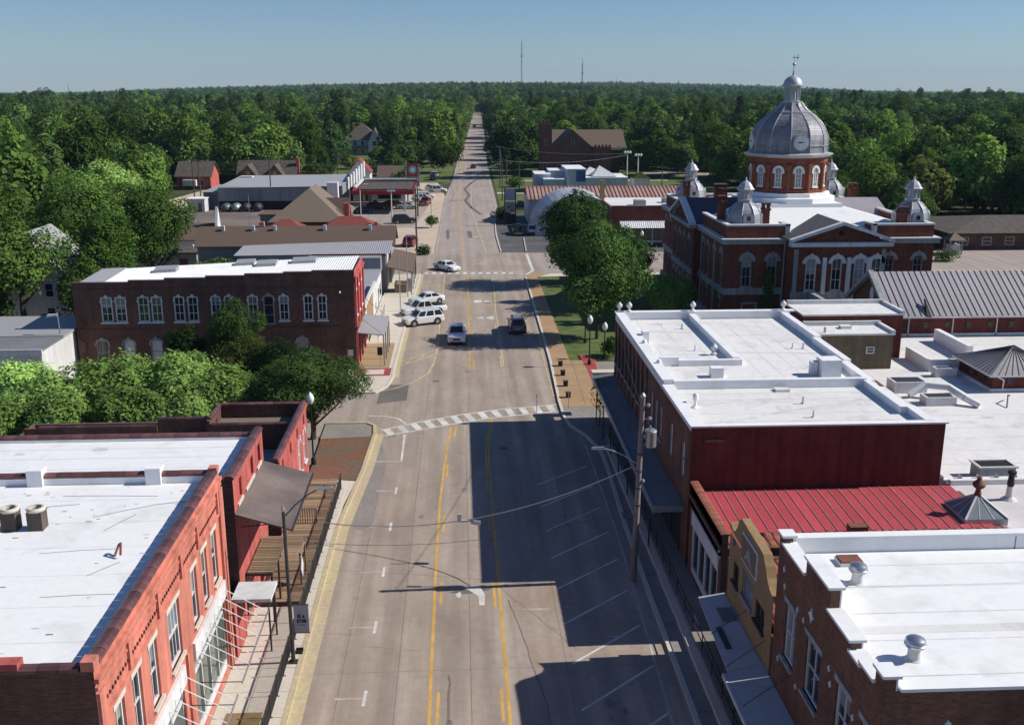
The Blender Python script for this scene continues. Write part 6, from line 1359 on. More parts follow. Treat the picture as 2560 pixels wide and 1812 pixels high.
boxpart(m1, 'wall', 'grey_wall', (-29.6, -9.9, 136.8, 143, 0, 5.2)); corrugated((-30, 136.4, 5.25), (-9.3, 136.4, 5.4), (-9.3, 143.5, 6.1), (-30, 143.5, 5.6), 70, 0.04).build('roof', mt['grey_roof'], m1)
boxpart(m1, 'fascia', 'shingle_red', (-19.5, -9.8, 136.3, 136.4, 5.1, 5.4)); boxpart(m1, 'notice_board', 'white_trim', (-14.5, -13.2, 136.7, 136.8, 3.0, 4.6)); boxpart(m1, 'round_sign', 'white_trim', (-9.88, -9.8, 138.2, 139.8, 3.4, 5.0))
m2 = thing('long_building', 'long low building with brown shingle gable roof beside the second crossing', 'building', (-23, 146, 0))
boxpart(m2, 'wall', 'grey_wall', (-36.4, -9.6, 143.6, 150, 0, 5.5)); gable(m2, -36.4, -9.3, 143.4, 150.2, 5.6, 7.7, 'X', 'shingle', 'white_wall', over=0.35)
boxpart(m2, 'bargeboard', 'white_trim', (-36.95, -36.75, 142.9, 146.6, 5.3, 5.75))
for x in (-33.2, -29.0, -26.0, -19.0, -12.6): boxpart(m2, 'roof_vent', 'white_trim', (x-0.2, x+0.2, 145.8, 146.2, 7.2, 8.0))
boxpart(m2, 'chimney', 'brick_orange', (-28.3, -27.6, 146.6, 147.3, 6.8, 8.4))
po = thing('porch_roof', 'brown shingle porch roof over the far left pavement', 'porch', (-8, 142, 0))
MB().hexa([(-9.6, 134.6, 3.8), (-6.3, 134.4, 3.1), (-6.3, 150.0, 3.1), (-9.6, 150.2, 3.8)], [(-9.6, 134.6, 3.92), (-6.3, 134.4, 3.22), (-6.3, 150.0, 3.22), (-9.6, 150.2, 3.92)]).build('roof', mt['shingle'], po)
for y in (135, 139, 143, 147, 149.8): boxpart(po, 'post', 'steel_dark', (-6.5, -6.4, y-0.05, y+0.05, 0.12, 3.1))
boxpart(po, 'display_rack', 'wood', (-8.8, -7.2, 136, 139, 0.12, 1.3)); boxpart(po, 'vending_machine', 'awning_pale', (-7.2, -6.6, 136.8, 137.7, 0.12, 1.9))
m3 = thing('house', 'brown-roofed house with tall white pointed gable end', 'house', (-45, 167, 0))
boxpart(m3, 'wall', 'white_wall', (-53, -39, 163.5, 171, 0, 3.6)); gable(m3, -53, -39, 163.5, 171, 3.6, 5.6, 'X', 'shingle', 'white_wall', over=0.3)
MB().prism([(-38.9, 164.8, 0), (-38.9, 168.8, 0), (-38.9, 168.2, 4.4), (-38.9, 166.6, 8.4), (-38.9, 165.2, 4.4)], (0.4, 0, 0)).build('gable_front', mt['white_trim'], m3)
m3b = thing('shed', 'dark low shed left of the white pointed gable', 'shed', (-46, 156, 0))
boxpart(m3b, 'wall', 'grey_wall', (-52, -39, 153, 158.5, 0, 3.0)); boxpart(m3b, 'roof', 'shingle_dark', (-52.3, -38.7, 152.7, 158.8, 3.0, 3.2)); boxpart(m3b, 'door', 'brick_maroon', (-41.5, -40.3, 152.9, 153, 0, 2.2))
m4 = thing('house', 'large house with steep tan hipped roof and dormer chimney', 'house', (-26.5, 190, 0))
boxpart(m4, 'wall', 'brick_brown', (-33, -20.6, 181.5, 202, 0, 4.0)); hip(m4, -33, -20.6, 181.5, 202, 4.0, 9.3, 'shingle_tan', over=0.5)
boxpart(m4, 'dormer', 'grey_wall', (-22.6, -20.4, 190, 193, 4.0, 6.4)); boxpart(m4, 'chimney', 'brick_red', (-20.8, -19.8, 186.6, 187.6, 0, 6.6)); boxpart(m4, 'chimney', 'white_trim', (-24.8, -22.8, 196.4, 198.2, 6.5, 9.4))
gable(m4, -24.5, -20.3, 187.5, 192, 4.0, 7.2, 'X', 'shingle', 'brick_red', over=0.3, name='cross_gable'); boxpart(m4, 'wing_roof', 'shingle', (-37.5, -33.0, 194, 201, 3.6, 3.8)); boxpart(m4, 'wing', 'grey_wall', (-37.2, -33.0, 194.3, 200.7, 0, 3.6))
m5 = thing('house', 'small house with bright red hipped roof behind the brown gable roof', 'house', (-29, 175, 0)); boxpart(m5, 'wall', 'brick_brown', (-33, -25.5, 172, 178, 0, 3.2)); hip(m5, -33, -25.5, 172, 178, 3.2, 5.3, 'shingle_red', over=0.5)
m5b = thing('house', 'wider house with dull red hipped roof near the sandy lot', 'house', (-18, 176, 0)); boxpart(m5b, 'wall', 'brick_brown', (-24, -13, 172.5, 180, 0, 3.0)); hip(m5b, -24, -13, 172.5, 180, 3.0, 5.6, 'shingle_red', over=0.6); boxpart(m5b, 'chimney', 'brick_orange', (-14.4, -13.8, 174, 174.6, 3, 4.8))
m6 = thing('store_building', 'long grey store with flat pale roof and panelled walls', 'building', (-40, 247, 0))
boxpart(m6, 'wall', 'grey_wall', (-54, -26.2, 235, 262, 0, 5.0)); corrugated((-54.4, 234.6, 4.9), (-26, 234.6, 5.2), (-26, 262.5, 5.6), (-54.4, 262.5, 5.3), 60, 0.05).build('roof', mt['grey_roof'], m6)
for i in range(6): boxpart(m6, 'wall_panel', 'grey_wall', (-53.8+i*4.6, -49.4+i*4.6, 234.88, 235, 2.0, 4.8))
boxpart(m6, 'dark_base', 'dark', (-53.9, -26.4, 234.92, 234.99, 0, 1.9)); boxpart(m6, 'wing', 'grey_wall', (-58, -54, 238, 256, 0, 3.6)); boxpart(m6, 'wing_roof', 'grey_roof', (-58.3, -54.0, 237.7, 256.3, 3.6, 3.75)); boxpart(m6, 'roof_hatch', 'white_trim', (-53.2, -50.5, 257, 259, 5.3, 5.6))
for i in range(7): boxpart(m6, 'false_front', 'white_trim', (-26.0+0.35*i, -25.7+0.35*i, 243+3*i, 245.9+3*i, 3.5+0.25*i, 6.3+0.4*i))
for i, (x, m) in enumerate(((-51.7, 'glass_green'), (-49.5, 'steel'), (-47.3, 'steel_dark'), (-44.8, 'steel_dark'))):
    t = thing('storage_tank', ('pale green', 'light grey', 'mid grey', 'dark grey')[i]+' rounded tank in the row before the long grey store', 'tank', (x, 232.2, 0), 'rounded tanks by the grey store')
    m_ = MB(); n = 10
    vs = []
    for j, (r, yy) in enumerate(((0.3, -1.7), (0.8, -1.4), (1.0, -0.7), (1.0, 0.7), (0.8, 1.4), (0.3, 1.7))):
        for k in range(n): vs.append((x+r*1.05*math.cos(2*math.pi*k/n), 232.2+yy, 0.95+r*0.9*math.sin(2*math.pi*k/n)))
    fs = [(j*n+k, j*n+(k+1) % n, (j+1)*n+(k+1) % n, (j+1)*n+k) for j in range(5) for k in range(n)]+[tuple(range(n)), tuple(5*n+k for k in range(n))]
    m_.add(vs, fs); m_.build('shell', mt[m], t, smooth=60); boxpart(t, 'cradle', 'steel_dark', (x-0.7, x+0.7, 231, 231.3, 0, 0.4), (x-0.7, x+0.7, 233.1, 233.4, 0, 0.4))
kb_ = thing('utility_cabin', 'small white cabin at the corner of the brown parking lot', 'cabin', (-58, 233, 0)); boxpart(kb_, 'wall', 'white_wall', (-60, -56.2, 231, 235, 0, 2.8)); boxpart(kb_, 'roof', 'white_roof', (-60.2, -56, 230.8, 235.2, 2.8, 2.95)); boxpart(kb_, 'door', 'shingle_tan', (-57.6, -56.8, 230.93, 231, 0, 2.0))
# ---- filling station
gs = thing('gas_station_canopy', 'red-edged filling station canopy with dark panelled top', 'canopy', (-16, 238, 0))
boxpart(gs, 'canopy', 'gas_red', (-23.2, -9.8, 225, 225.3, 4.2, 5.1), (-23.2, -9.8, 249.7, 250, 4.2, 5.1), (-23.2, -22.9, 225.3, 249.7, 4.2, 5.1), (-10.1, -9.8, 225.3, 249.7, 4.2, 5.1)); boxpart(gs, 'soffit', 'grey_wall', (-22.9, -10.1, 225.3, 249.7, 4.25, 4.35))
boxpart(gs, 'rim', 'white_trim', (-23.3, -22.7, 230, 250.1, 5.1, 5.5), (-23.3, -9.7, 249.5, 250.15, 5.1, 5.52))
for i in range(6): boxpart(gs, 'roof_panel', 'shingle_dark', (-22.6+i*2.1, -20.6+i*2.1, 231, 249.4, 4.75, 4.85))
boxpart(gs, 'roof', 'shingle_red', (-22.9, -10.1, 225.3, 249.7, 4.5, 4.6))
for x, y in ((-21, 230), (-12, 230), (-21, 244), (-12, 244)): boxpart(gs, 'post', 'white_trim', (x-0.2, x+0.2, y-0.2, y+0.2, 0, 4.25))
boxpart(gs, 'sign_bracket', 'steel', (-9.79, -9.6, 226, 236, 4.35, 5.0))
for x in (-19, -14):
    pm_ = thing('fuel_pump', 'fuel pump under the red canopy, %s one' % ('left' if x < -15 else 'right'), 'fuel pump', (x, 236, 0)); boxpart(pm_, 'body', 'white_trim', (x-0.4, x+0.4, 235.6, 236.4, 0.15, 2.0)); boxpart(pm_, 'kerb', 'concrete', (x-0.6, x+0.6, 234.5, 237.5, 0, 0.15)); boxpart(pm_, 'screen', 'gas_red', (x-0.35, x+0.35, 235.57, 235.6, 1.3, 1.9))
gb = thing('station_building', 'pale blue-grey filling station shop under the canopy', 'building', (-20, 257, 0)); boxpart(gb, 'wall', 'blue_grey_wall', (-25.5, -13, 251, 263, 0, 4.3)); boxpart(gb, 'roof', 'grey_roof', (-25.7, -12.8, 250.8, 263.2, 4.3, 4.5)); boxpart(gb, 'garage_door', 'steel_dark', (-23.8, -21.2, 250.92, 251, 0, 2.6)); boxpart(gb, 'shop_window', 'glass', (-19.5, -14, 250.92, 251, 0.6, 2.8))
gsn = thing('station_sign', 'tall red station sign with round teal emblem on steel posts', 'sign', (-11.2, 262, 0))
boxpart(gsn, 'post', 'steel', (-13.2, -13.0, 261.9, 262.1, 0, 9.0)); boxpart(gsn, 'post', 'steel', (-10.0, -9.8, 261.9, 262.1, 0, 8.0)); boxpart(gsn, 'panel', 'gas_red', (-13.0, -10.0, 261.85, 262.1, 5.0, 8.2)); boxpart(gsn, 'price_panel', 'steel_dark', (-13.0, -10.0, 261.85, 262.1, 2.6, 4.8))
MB().prism([(-11.5+1.05*math.cos(2*math.pi*i/20), 261.8, 6.7+1.05*math.sin(2*math.pi*i/20)) for i in range(20)], (0, 0.06, 0)).build('emblem', mt['teal'], gsn); MB().prism([(-11.5+0.55*math.cos(2*math.pi*i/20), 261.77, 6.7+0.55*math.sin(2*math.pi*i/20)) for i in range(20)], (0, 0.03, 0)).build('emblem_centre', mt['white_trim'], gsn)
for i in range(3):
    for j in range(2): boxpart(gsn, 'price_tile', 'grey_wall', (-12.8+j*1.4, -11.6+j*1.4, 261.82, 261.85, 2.75+i*0.68, 3.3+i*0.68))
# ---- houses in the trees
def house(name, label, x0, x1, y0, y1, ze, zr, ax, wm, rm, wins=3, over=0.5):
    h = thing(name, label, 'house', ((x0+x1)/2, (y0+y1)/2, 0)); boxpart(h, 'wall', wm, (x0, x1, y0, y1, 0, ze)); gable(h, x0, x1, y0, y1, ze, zr, ax, rm, wm, over=over)
    for i in range(wins): plain_window(h, 'Y-', y0, x0+(x1-x0)*(i+0.5)/wins, 1.7, 1.3, 1.4)
    return h
hb = house('brick_house', 'brick house with twin front gables at the edge of the woods', -58.5, -43.5, 278, 288, 3.6, 7.6, 'X', 'brick_brown', 'shingle_dark', 3)
for x in (-55.2, -48.2):
    gable(hb, x-2.6, x+2.6, 275.5, 283, 3.6, 7.0, 'Y', 'shingle_dark', 'brick_brown', over=0.3, name='front_gable'); boxpart(hb, 'gable_bay', 'brick_brown', (x-2.6, x+2.6, 275.5, 278, 0, 3.6)); plain_window(hb, 'Y-', 275.5, x, 1.8, 2.2, 1.5); plain_window(hb, 'Y-', 275.5, x, 5.0, 0.7, 0.7)
boxpart(hb, 'chimney', 'brick_red', (-43.4, -42.6, 281, 282, 0, 8.4)); boxpart(hb, 'side_gable_wall', 'brick_red', (-43.5, -43.38, 278.2, 287.8, 0, 3.5))
hc = house('brick_house', 'smaller red brick house left of the twin-gabled one', -76, -67, 284, 294, 3.6, 7.0, 'X', 'brick_red', 'shingle_dark', 2); boxpart(hc, 'porch', 'white_trim', (-74, -70.5, 282, 284, 1.0, 2.6))
hw = thing('house', 'white two-storey house with dark steep hipped roof and chimney', 'house', (-39, 428, 0)); boxpart(hw, 'wall', 'white_wall', (-46, -32, 424, 438, 0, 6.0)); hip(hw, -46, -32, 424, 438, 6.0, 12.5, 'shingle_dark', over=0.7)
gable(hw, -36, -31, 421.5, 430, 5.5, 10.4, 'Y', 'shingle_dark', 'white_wall', over=0.4, name='front_gable'); boxpart(hw, 'front_bay', 'white_wall', (-36, -31, 421.5, 424, 0, 5.5)); boxpart(hw, 'porch_roof', 'shingle', (-47, -36, 421, 424, 3.2, 3.5)); boxpart(hw, 'chimney', 'brick_dark', (-43.5, -42.5, 428, 429, 6, 12.8))
for x in (-44.5, -41.5, -38.5): plain_window(hw, 'Y-', 424, x, 4.7, 1.2, 1.7)
for x in (-44.5, -41.5, -38.5): plain_window(hw, 'Y-', 424, x, 1.7, 1.2, 1.8)
for z in (4.6, 1.7): plain_window(hw, 'Y-', 421.5, -33.5, z, 1.6, 1.8)
house('house', 'small pale gabled cottage among the trees right of the twin-gabled house', -31.5, -25.5, 300, 308, 3.2, 6.6, 'Y', 'white_wall', 'shingle_red', 1, 0.4)
house('house', 'brown-roofed cottage tucked between trees behind the filling station', -22, -15.5, 286, 293, 3.0, 5.6, 'X', 'white_wall', 'shingle', 2, 0.4)
# ---- right side beyond the courthouse
qh = thing('quonset_hut', 'white arched metal quonset hut with rounded roof', 'quonset hut', (22, 198, 0))
n = 20; prof = [(22.4-8.3*math.cos(math.pi*i/n), 0.4+7.0*math.sin(math.pi*i/n)) for i in range(n+1)]
qa = MB(); qn = 14
for j in range(qn):
    y0, y1 = 190+j*16/qn, 190+(j+1)*16/qn
    for i in range(n): qa.poly([(prof[i][0], y0+0.04, prof[i][1]), (prof[i+1][0], y0+0.04, prof[i+1][1]), (prof[i+1][0], y1, prof[i+1][1]+0.02), (prof[i][0], y1, prof[i][1]+0.02)])
qa.build('arched_roof', M('pale_quonset_metal', (0.50, 0.51, 0.53), 0.5, var=0.06, scale=0.5, metal=0.2), qh, smooth=30)
MB().poly([(x, 190.3, z) for x, z in prof]+[(30.7, 190.3, 0), (14.1, 190.3, 0)]).build('end_wall', mt['white_wall'], qh); MB().poly([(x, 205.8, z) for x, z in prof]+[(30.7, 205.8, 0), (14.1, 205.8, 0)]).build('end_wall', mt['white_wall'], qh)
boxpart(qh, 'door', 'steel_dark', (20, 24.5, 190.15, 190.29, 0, 3.6))
for i in range(5): boxpart(qh, 'roof_vent', 'black', (21.9+i*0.12, 22.4+i*0.12, 194+i*1.6, 195+i*1.6, 7.35, 7.6))
rs = thing('long_building', 'long low building with rusty pink standing seam roof behind the quonset hut', 'building', (30, 213, 0))
boxpart(rs, 'wall', 'white_wall', (14, 50, 207, 221, 0, 4.9)); slope_panels(rs, (13.7, 206.5, 4.9), (50.3, 206.5, 4.9), (50.3, 214, 6.9), (13.7, 214, 6.9), 46, 'seam_rust', seam=0.14, seam_m='rust_metal', sh=0.16); slope_panels(rs, (50.3, 221.5, 4.9), (13.7, 221.5, 4.9), (13.7, 214.01, 6.9), (50.3, 214.01, 6.9), 1, 'seam_rust')
bs = thing('shop_building', 'brick shop with white corrugated awnings behind the big courthouse tree', 'building', (36, 182, 0))
wall('wall', bs, 'Y-', 177, 26.4, 44.0, 0, 6.9, [(28.0, 35.6, 0.5, 3.2), (36.6, 43, 0.5, 3.2)], 'brick_court_shaded', 0.4)
boxpart(bs, 'side_wall', 'brick_dark', (26.4, 26.8, 177.01, 200, 0, 6.6), (43.6, 44, 177.01, 200, 0, 6.6)); boxpart(bs, 'roof', 'old_white_roof', (26.8, 43.6, 177.3, 200, 5.8, 5.95)); boxpart(bs, 'cap', 'stone', (26.3, 44.1, 176.9, 177.35, 6.9, 7.0))
for (a, b) in ((28.0, 35.6), (36.6, 43)):
    s = boxpart(bs, 'shopfront', 'white_trim', (a, b, 177.2, 177.3, 0.5, 0.9), *[(a+(b-a)*k/4-0.1, a+(b-a)*k/4+0.1, 177.18, 177.3, 0.9, 3.2) for k in range(5)])
    for k in range(4): boxpart(s, 'pane', 'glass', (a+(b-a)*k/4+0.1, a+(b-a)*(k+1)/4-0.1, 177.24, 177.27, 0.9, 3.2))
    corrugated((a-0.2, 175.2, 3.3), (b+0.2, 175.2, 3.3), (b+0.2, 176.98, 4.4), (a-0.2, 176.98, 4.4), 22, 0.06).build('awning', mt['white_trim'], bs)
pt_ = boxpart(bs, 'parapet_post', 'stucco', (27.0, 27.8, 196, 196.8, 5.9, 9.6)); boxpart(bs, 'roof_unit', 'grey_wall', (32, 34, 186, 188, 5.95, 6.9), (38, 39.5, 190, 192, 5.95, 6.8))
wb = thing('shop_building', 'white and pale blue flat-roofed building with tent-like roof canopies', 'building', (30, 275, 0))
for (x0, x1, y0, y1, z, m) in ((20, 24, 270, 280, 4.6, 'blue_grey_wall'), (24.01, 28, 274, 282, 5.2, 'blue_grey_wall'), (22, 27.2, 266, 269.9, 3.6, 'blue_grey_wall'), (28.01, 33, 268, 282, 6.0, 'blue_grey_wall'), (33.01, 44, 268, 281, 3.8, 'white_wall')):
    boxpart(wb, 'block', m, (x0, x1, y0, y1, 0, z)); boxpart(wb, 'roof', 'white_roof', (x0-0.1, x1+0.1, y0-0.1, y1+0.1, z, z+0.2+x0*0.0008))
boxpart(wb, 'blue_panel', 'patina', (30.5, 32.9, 267.9, 267.99, 3.0, 5.8))
for (cx, cy, zz) in ((38, 272, 6.8), (36, 276, 6.2)):
    MB().add([(cx-3, cy-3, 4.2), (cx+3.4, cy-3, 4.2), (cx+3.4, cy+3, 4.2), (cx-3, cy+3, 4.2), (cx-1, cy, zz)], [(0, 1, 4), (1, 2, 4), (2, 3, 4), (3, 0, 4)]).build('tent_canopy', mt['white_trim'], wb)
sh = thing('shed', 'small white shed with dull green tent roof by the church lawn', 'shed', (49, 279, 0)); boxpart(sh, 'wall', 'white_wall', (47, 51.5, 277, 282, 0, 3)); hip(sh, 47, 51.5, 277, 282, 3, 4.6, 'leaf_olive', over=0.2)
cu = thing('church', 'dark brick church with square crenellated tower and steep brown gabled roof', 'church', (36, 325, 0))
boxpart(cu, 'wall', 'brick_dark', (28.4, 50, 322, 345, 0, 8.4)); boxpart(cu, 'tower', 'brick_dark', (24.6, 28.4, 316, 320, 0, 15.9))
for i in range(4): boxpart(cu, 'merlon', 'brick_dark', (24.6+i*1.0, 25.2+i*1.0, 315.95, 316.4, 15.9, 16.5)); boxpart(cu, 'merlon', 'brick_dark', (24.6+i*1.0, 25.2+i*1.0, 319.6, 320.05, 15.9, 16.5))
gable(cu, 28.4, 52, 322, 345, 8.0, 13.4, 'X', 'shingle', 'brick_dark', over=0.4)
fg = MB(); fg.prism([(28.6, 318, 0), (41.4, 318, 0), (41.4, 318, 8.4), (35.0, 318, 13.8), (28.6, 318, 8.4)], (0, 4, 0)); fg.build('front_gable_wall', mt['brick_dark'], cu); gable(cu, 28.6, 41.4, 318.4, 333, 8.5, 13.9, 'Y', 'shingle', None, over=0.3, name='front_roof')
boxpart(cu, 'turret', 'brick_dark', (41.4, 46.6, 316, 322, 0, 9.0))
for i in range(5): boxpart(cu, 'merlon', 'brick_dark', (41.4+i*1.1, 42.0+i*1.1, 315.95, 316.4, 9.0, 9.7))
for (u, z, w, hh) in ((35, 3.4, 2.6, 3.6), (31, 2.5, 1.2, 2.2), (39.4, 2.5, 1.2, 2.2), (35, 10.6, 1.1, 1.6)): plain_window(cu, 'Y-', 318, u, z, w, hh, fm='stone')
plain_window(cu, 'Y-', 316, 26.5, 10.5, 0.7, 1.6, fm='stone'); plain_window(cu, 'Y-', 316, 26.5, 3.0, 1.0, 2.4, fm='stone'); plain_window(cu, 'Y-', 316, 44, 3.0, 1.0, 2.0, fm='stone')
ps = thing('park_building', 'flat-hipped park building coloured dark for tree shade beyond the courthouse on the right', 'building', (97, 178, 0)); boxpart(ps, 'wall', 'brick_dark', (84, 116, 170, 190, 0, 2.8)); hip(ps, 84, 116, 170, 190, 2.9, 4.6, 'shingle_dark', over=1.2)  # wall and roof colours set dark to stand in for tree shade
for x in (86, 90, 94, 98, 102): plain_window(ps, 'Y-', 170, x, 1.4, 1.6, 1.4)
kz = thing('kiosk', 'little hip-roofed kiosk in front of the park building', 'kiosk', (82, 165.5, 0)); boxpart(kz, 'post', 'stone', (80.9, 81.1, 164.4, 164.6, 0, 2.4), (82.9, 83.1, 164.4, 164.6, 0, 2.4), (80.9, 81.1, 166.4, 166.6, 0, 2.4), (82.9, 83.1, 166.4, 166.6, 0, 2.4)); boxpart(kz, 'counter', 'white_wall', (81.2, 82.8, 164.6, 166.4, 0, 1.6)); hip(kz, 80.9, 83.1, 164.4, 166.6, 2.4, 3.6, 'shingle_tan', over=0.4)

# ================================================================ poles, lamps, masts
def upole(x, y, h, label, m='wood_dark', arms=1, r=0.14, lean=(0, 0), group=None, wide=2.2):
    p = thing('utility_pole', label, 'pole', (x, y, 0), group)
    MB().tube((x, y, -0.1), (x+lean[0], y+lean[1], h), r, r*0.7, 8).build('pole', mt[m], p, smooth=50)
    for k in range(arms):
        z = h-0.4-0.9*k; boxpart(p, 'crossarm', m, (x-wide/2, x+wide/2, y-0.17, y-0.07-0.0, z-0.06, z+0.06))
        for s in (-0.9, -0.5, 0.5, 0.9): MB().lathe(x+s*wide/2, y-0.12, [(0.05, z+0.06), (0.06, z+0.14), (0.03, z+0.2)], 6).build('insulator', mt['steel'], p)
    return p
# near pole with transformer and lamp arm
np_ = thing('utility_pole', 'grey utility pole with round transformer can and street lamp arm', 'pole', (9.55, 52.3, 0))
MB().tube((9.55, 52.3, -0.1), (9.75, 52.25, 10.9), 0.19, 0.13, 12).build('pole', mt['wood_grey'], np_, smooth=50)
tr = MB().lathe(10.25, 52.3, [(0.05, 8.0), (0.3, 8.02), (0.32, 8.1), (0.32, 8.85), (0.34, 8.9), (0.3, 8.98), (0.05, 9.02)], 18).build('transformer', mt['steel'], np_, smooth=40); boxpart(tr, 'bracket', 'steel_dark', (9.8, 9.98, 52.25, 52.35, 8.3, 8.4), (9.8, 9.98, 52.25, 52.35, 8.7, 8.8)); MB().lathe(10.2, 52.2, [(0.05, 9.0), (0.07, 9.12), (0.04, 9.25)], 6).build('bushing', mt['steel'], tr)
ar = MB().path([(9.6, 52.3, 7.0), (8.9, 52.4, 7.45), (8.2, 52.5, 7.75), (7.7, 52.55, 7.85)], 0.04, 6).build('lamp_arm', mt['steel'], np_); MB().hexa([(7.75, 52.45, 7.8), (7.05, 52.5, 7.82), (7.05, 52.68, 7.82), (7.75, 52.65, 7.8)], [(7.75, 52.47, 7.95), (7.1, 52.52, 7.93), (7.1, 52.66, 7.93), (7.75, 52.63, 7.95)]).build('lamp_head', mt['steel'], ar)
for z, s in ((9.6, 0.45), (10.35, 0.35), (6.0, 0.2), (8.6, 0.2)):
    MB().tube((9.7, 52.27, z), (9.7+s, 52.2, z+0.05), 0.03, n=5).build('bracket_arm', mt['steel'], np_); MB().lathe(9.7+s, 52.2, [(0.07, z-0.05), (0.11, z+0.05), (0.07, z+0.15)], 8).build('insulator', mt['steel'], np_)
for z in (4.6, 5.6, 6.6, 7.6): MB().lathe(9.63+0.01*z*0.5, 52.29, [(0.2, z), (0.2, z+0.06)], 10).build('band', mt['steel_dark'], np_)
MB().lathe(9.75, 52.25, [(0.15, 10.85), (0.16, 10.95), (0.05, 11.1)], 8).build('pole_cap', mt['steel'], np_)
# left steel street lamp with banner
sl_ = thing('street_lamp', 'dark steel street lamp with curved arm and hanging banner on the left pavement', 'street lamp', (-8.27, 44.47, 0.12))
MB().tube((-8.27, 44.47, 0.1), (-8.32, 44.47, 8.05), 0.1, 0.07, 10).build('pole', mt['steel_dark'], sl_, smooth=50); boxpart(sl_, 'base', 'steel_dark', (-8.47, -8.07, 44.3, 44.64, 0.12, 0.22)); MB().lathe(-8.32, 44.47, [(0.08, 8.0), (0.1, 8.1), (0.02, 8.3)], 8).build('cap', mt['steel'], sl_)
MB().path([(-8.3, 44.5, 7.7), (-7.8, 44.7, 8.2), (-7.2, 45.0, 8.6), (-6.8, 45.2, 8.75)], 0.035, 6).build('arm', mt['steel_dark'], sl_); MB().hexa([(-6.85, 45.1, 8.7), (-6.1, 45.3, 8.76), (-6.1, 45.45, 8.76), (-6.85, 45.3, 8.7)], [(-6.85, 45.12, 8.83), (-6.15, 45.3, 8.84), (-6.15, 45.43, 8.84), (-6.85, 45.28, 8.83)]).build('lamp_head', mt['steel'], sl_)
bn_ = boxpart(sl_, 'banner', 'banner', (-8.12, -7.42, 44.45, 44.47, 1.75, 3.2)); boxpart(bn_, 'banner_rod', 'steel_dark', (-8.25, -7.4, 44.44, 44.48, 3.2, 3.24), (-8.25, -7.4, 44.44, 44.48, 1.71, 1.75))
lg = MB()
def glyph(mb, x, z, w, h, kind):
    y0, y1 = 44.43, 44.449; t = 0.035
    if kind == 'arch': mb.box(x, x+t, y0, y1, z, z+h); mb.box(x+w-t, x+w, y0, y1, z, z+h); mb.box(x+t, x+w-t, y0, y1, z+h-t, z+h); mb.box(x+w*0.4, x+w*0.4+t, y0, y1, z, z+h*0.6)
    elif kind == 'peak': mb.prism([(x, y0, z), (x+w, y0, z), (x+w*0.5, y0, z+h)], (0, y1-y0, 0))
    elif kind == 'E': mb.box(x, x+t, y0, y1, z, z+h); [mb.box(x+t, x+w, y0, y1, z+a*(h-t), z+a*(h-t)+t) for a in (0, 0.5, 1)]
    elif kind == 'T': mb.box(x, x+w, y0, y1, z+h-t, z+h); mb.box(x+w/2-t/2, x+w/2+t/2, y0, y1, z, z+h-t)
    elif kind == 'H': mb.box(x, x+t, y0, y1, z, z+h); mb.box(x+w-t, x+w, y0, y1, z, z+h); mb.box(x+t, x+w-t, y0, y1, z+h/2-t/2, z+h/2+t/2)
    elif kind == 'B': mb.box(x, x+t, y0, y1, z, z+h); mb.box(x+w-t, x+w, y0, y1, z, z+h); [mb.box(x+t, x+w-t, y0, y1, z+a*(h-t), z+a*(h-t)+t) for a in (0, 0.5, 1)]
for a in ((-7.95, 2.52, 0.13, 0.2, 'arch'), (-7.74, 2.52, 0.13, 0.2, 'peak'), (-7.99, 2.27, 0.1, 0.18, 'E'), (-7.87, 2.27, 0.09, 0.18, 'T'), (-7.76, 2.27, 0.09, 0.18, 'H'), (-7.65, 2.27, 0.1, 0.18, 'B')): glyph(lg, *a)
lg.build('banner_print', mt['black'], bn_); boxpart(bn_, 'banner_print', 'steel_dark', (-7.95, -7.6, 44.44, 44.449, 2.14, 2.17))
tb = thing('litter_bin', 'black slotted bin at the kerb beside the banner lamp', 'bin', (-7.95+0.0, 45.5, 0.12)); boxpart(tb, 'body', 'black', (-8.3, -7.95, 45.2, 45.32, 0.14, 0.3)); boxpart(tb, 'lid', 'black', (-8.3, -7.95, 45.45, 45.57, 0.14, 0.3))
def globe_lamp(x, y, h, label, gz=0.4, z0=0.12):
    g = thing('globe_lamp', label, 'street lamp', (x, y, z0)); MB().lathe(x, y, [(0.2, z0), (0.18, z0+0.4), (0.07, z0+0.55), (0.055, h-0.7), (0.12, h-0.6), (0.14, h-0.55)], 10).build('post', mt['black'], g, smooth=50)
    MB().lathe(x, y, [(0.12, h-0.55), (0.26, h-0.3), (0.28, h-0.1), (0.2, h+0.12), (0.06, h+0.28), (0.02, h+0.34)], 14).build('globe', mt['globe'], g, smooth=60)
globe_lamp(12.81, 98.3, 4.85, 'tall white globe lamp at the red paver band'); globe_lamp(14.63, 100.6, 3.6, 'short white globe lamp beside the long canopy'); globe_lamp(13.5, 107.6, 5.2, 'white globe lamp on the courthouse lawn under the big tree', z0=0.02); globe_lamp(28.6, 159, 4.8, 'dark globe lamp by the street beside the courthouse', z0=0); globe_lamp(-10.95, 71.6, 5.3, 'black lamp with white lantern at the red corner shop')
for i, (x, y) in enumerate(((9.85, 97.84), (9.76, 94.46), (9.65, 90.83), (9.52, 87.23))):
    bl = thing('bollard', 'short black bollard on the plaza kerb, %s from the zebra crossing' % ('fourth', 'third', 'second', 'first')[i], 'bollard', (x, y, 0.13), 'bollards along the plaza kerb'); MB().box(x-0.2, x+0.2, y-0.2, y+0.2, 0.13, 0.55).build('body', mt['black'], bl); MB().box(x-0.24, x+0.24, y-0.24, y+0.24, 0.55, 0.62).build('cap', mt['steel_dark'], bl)
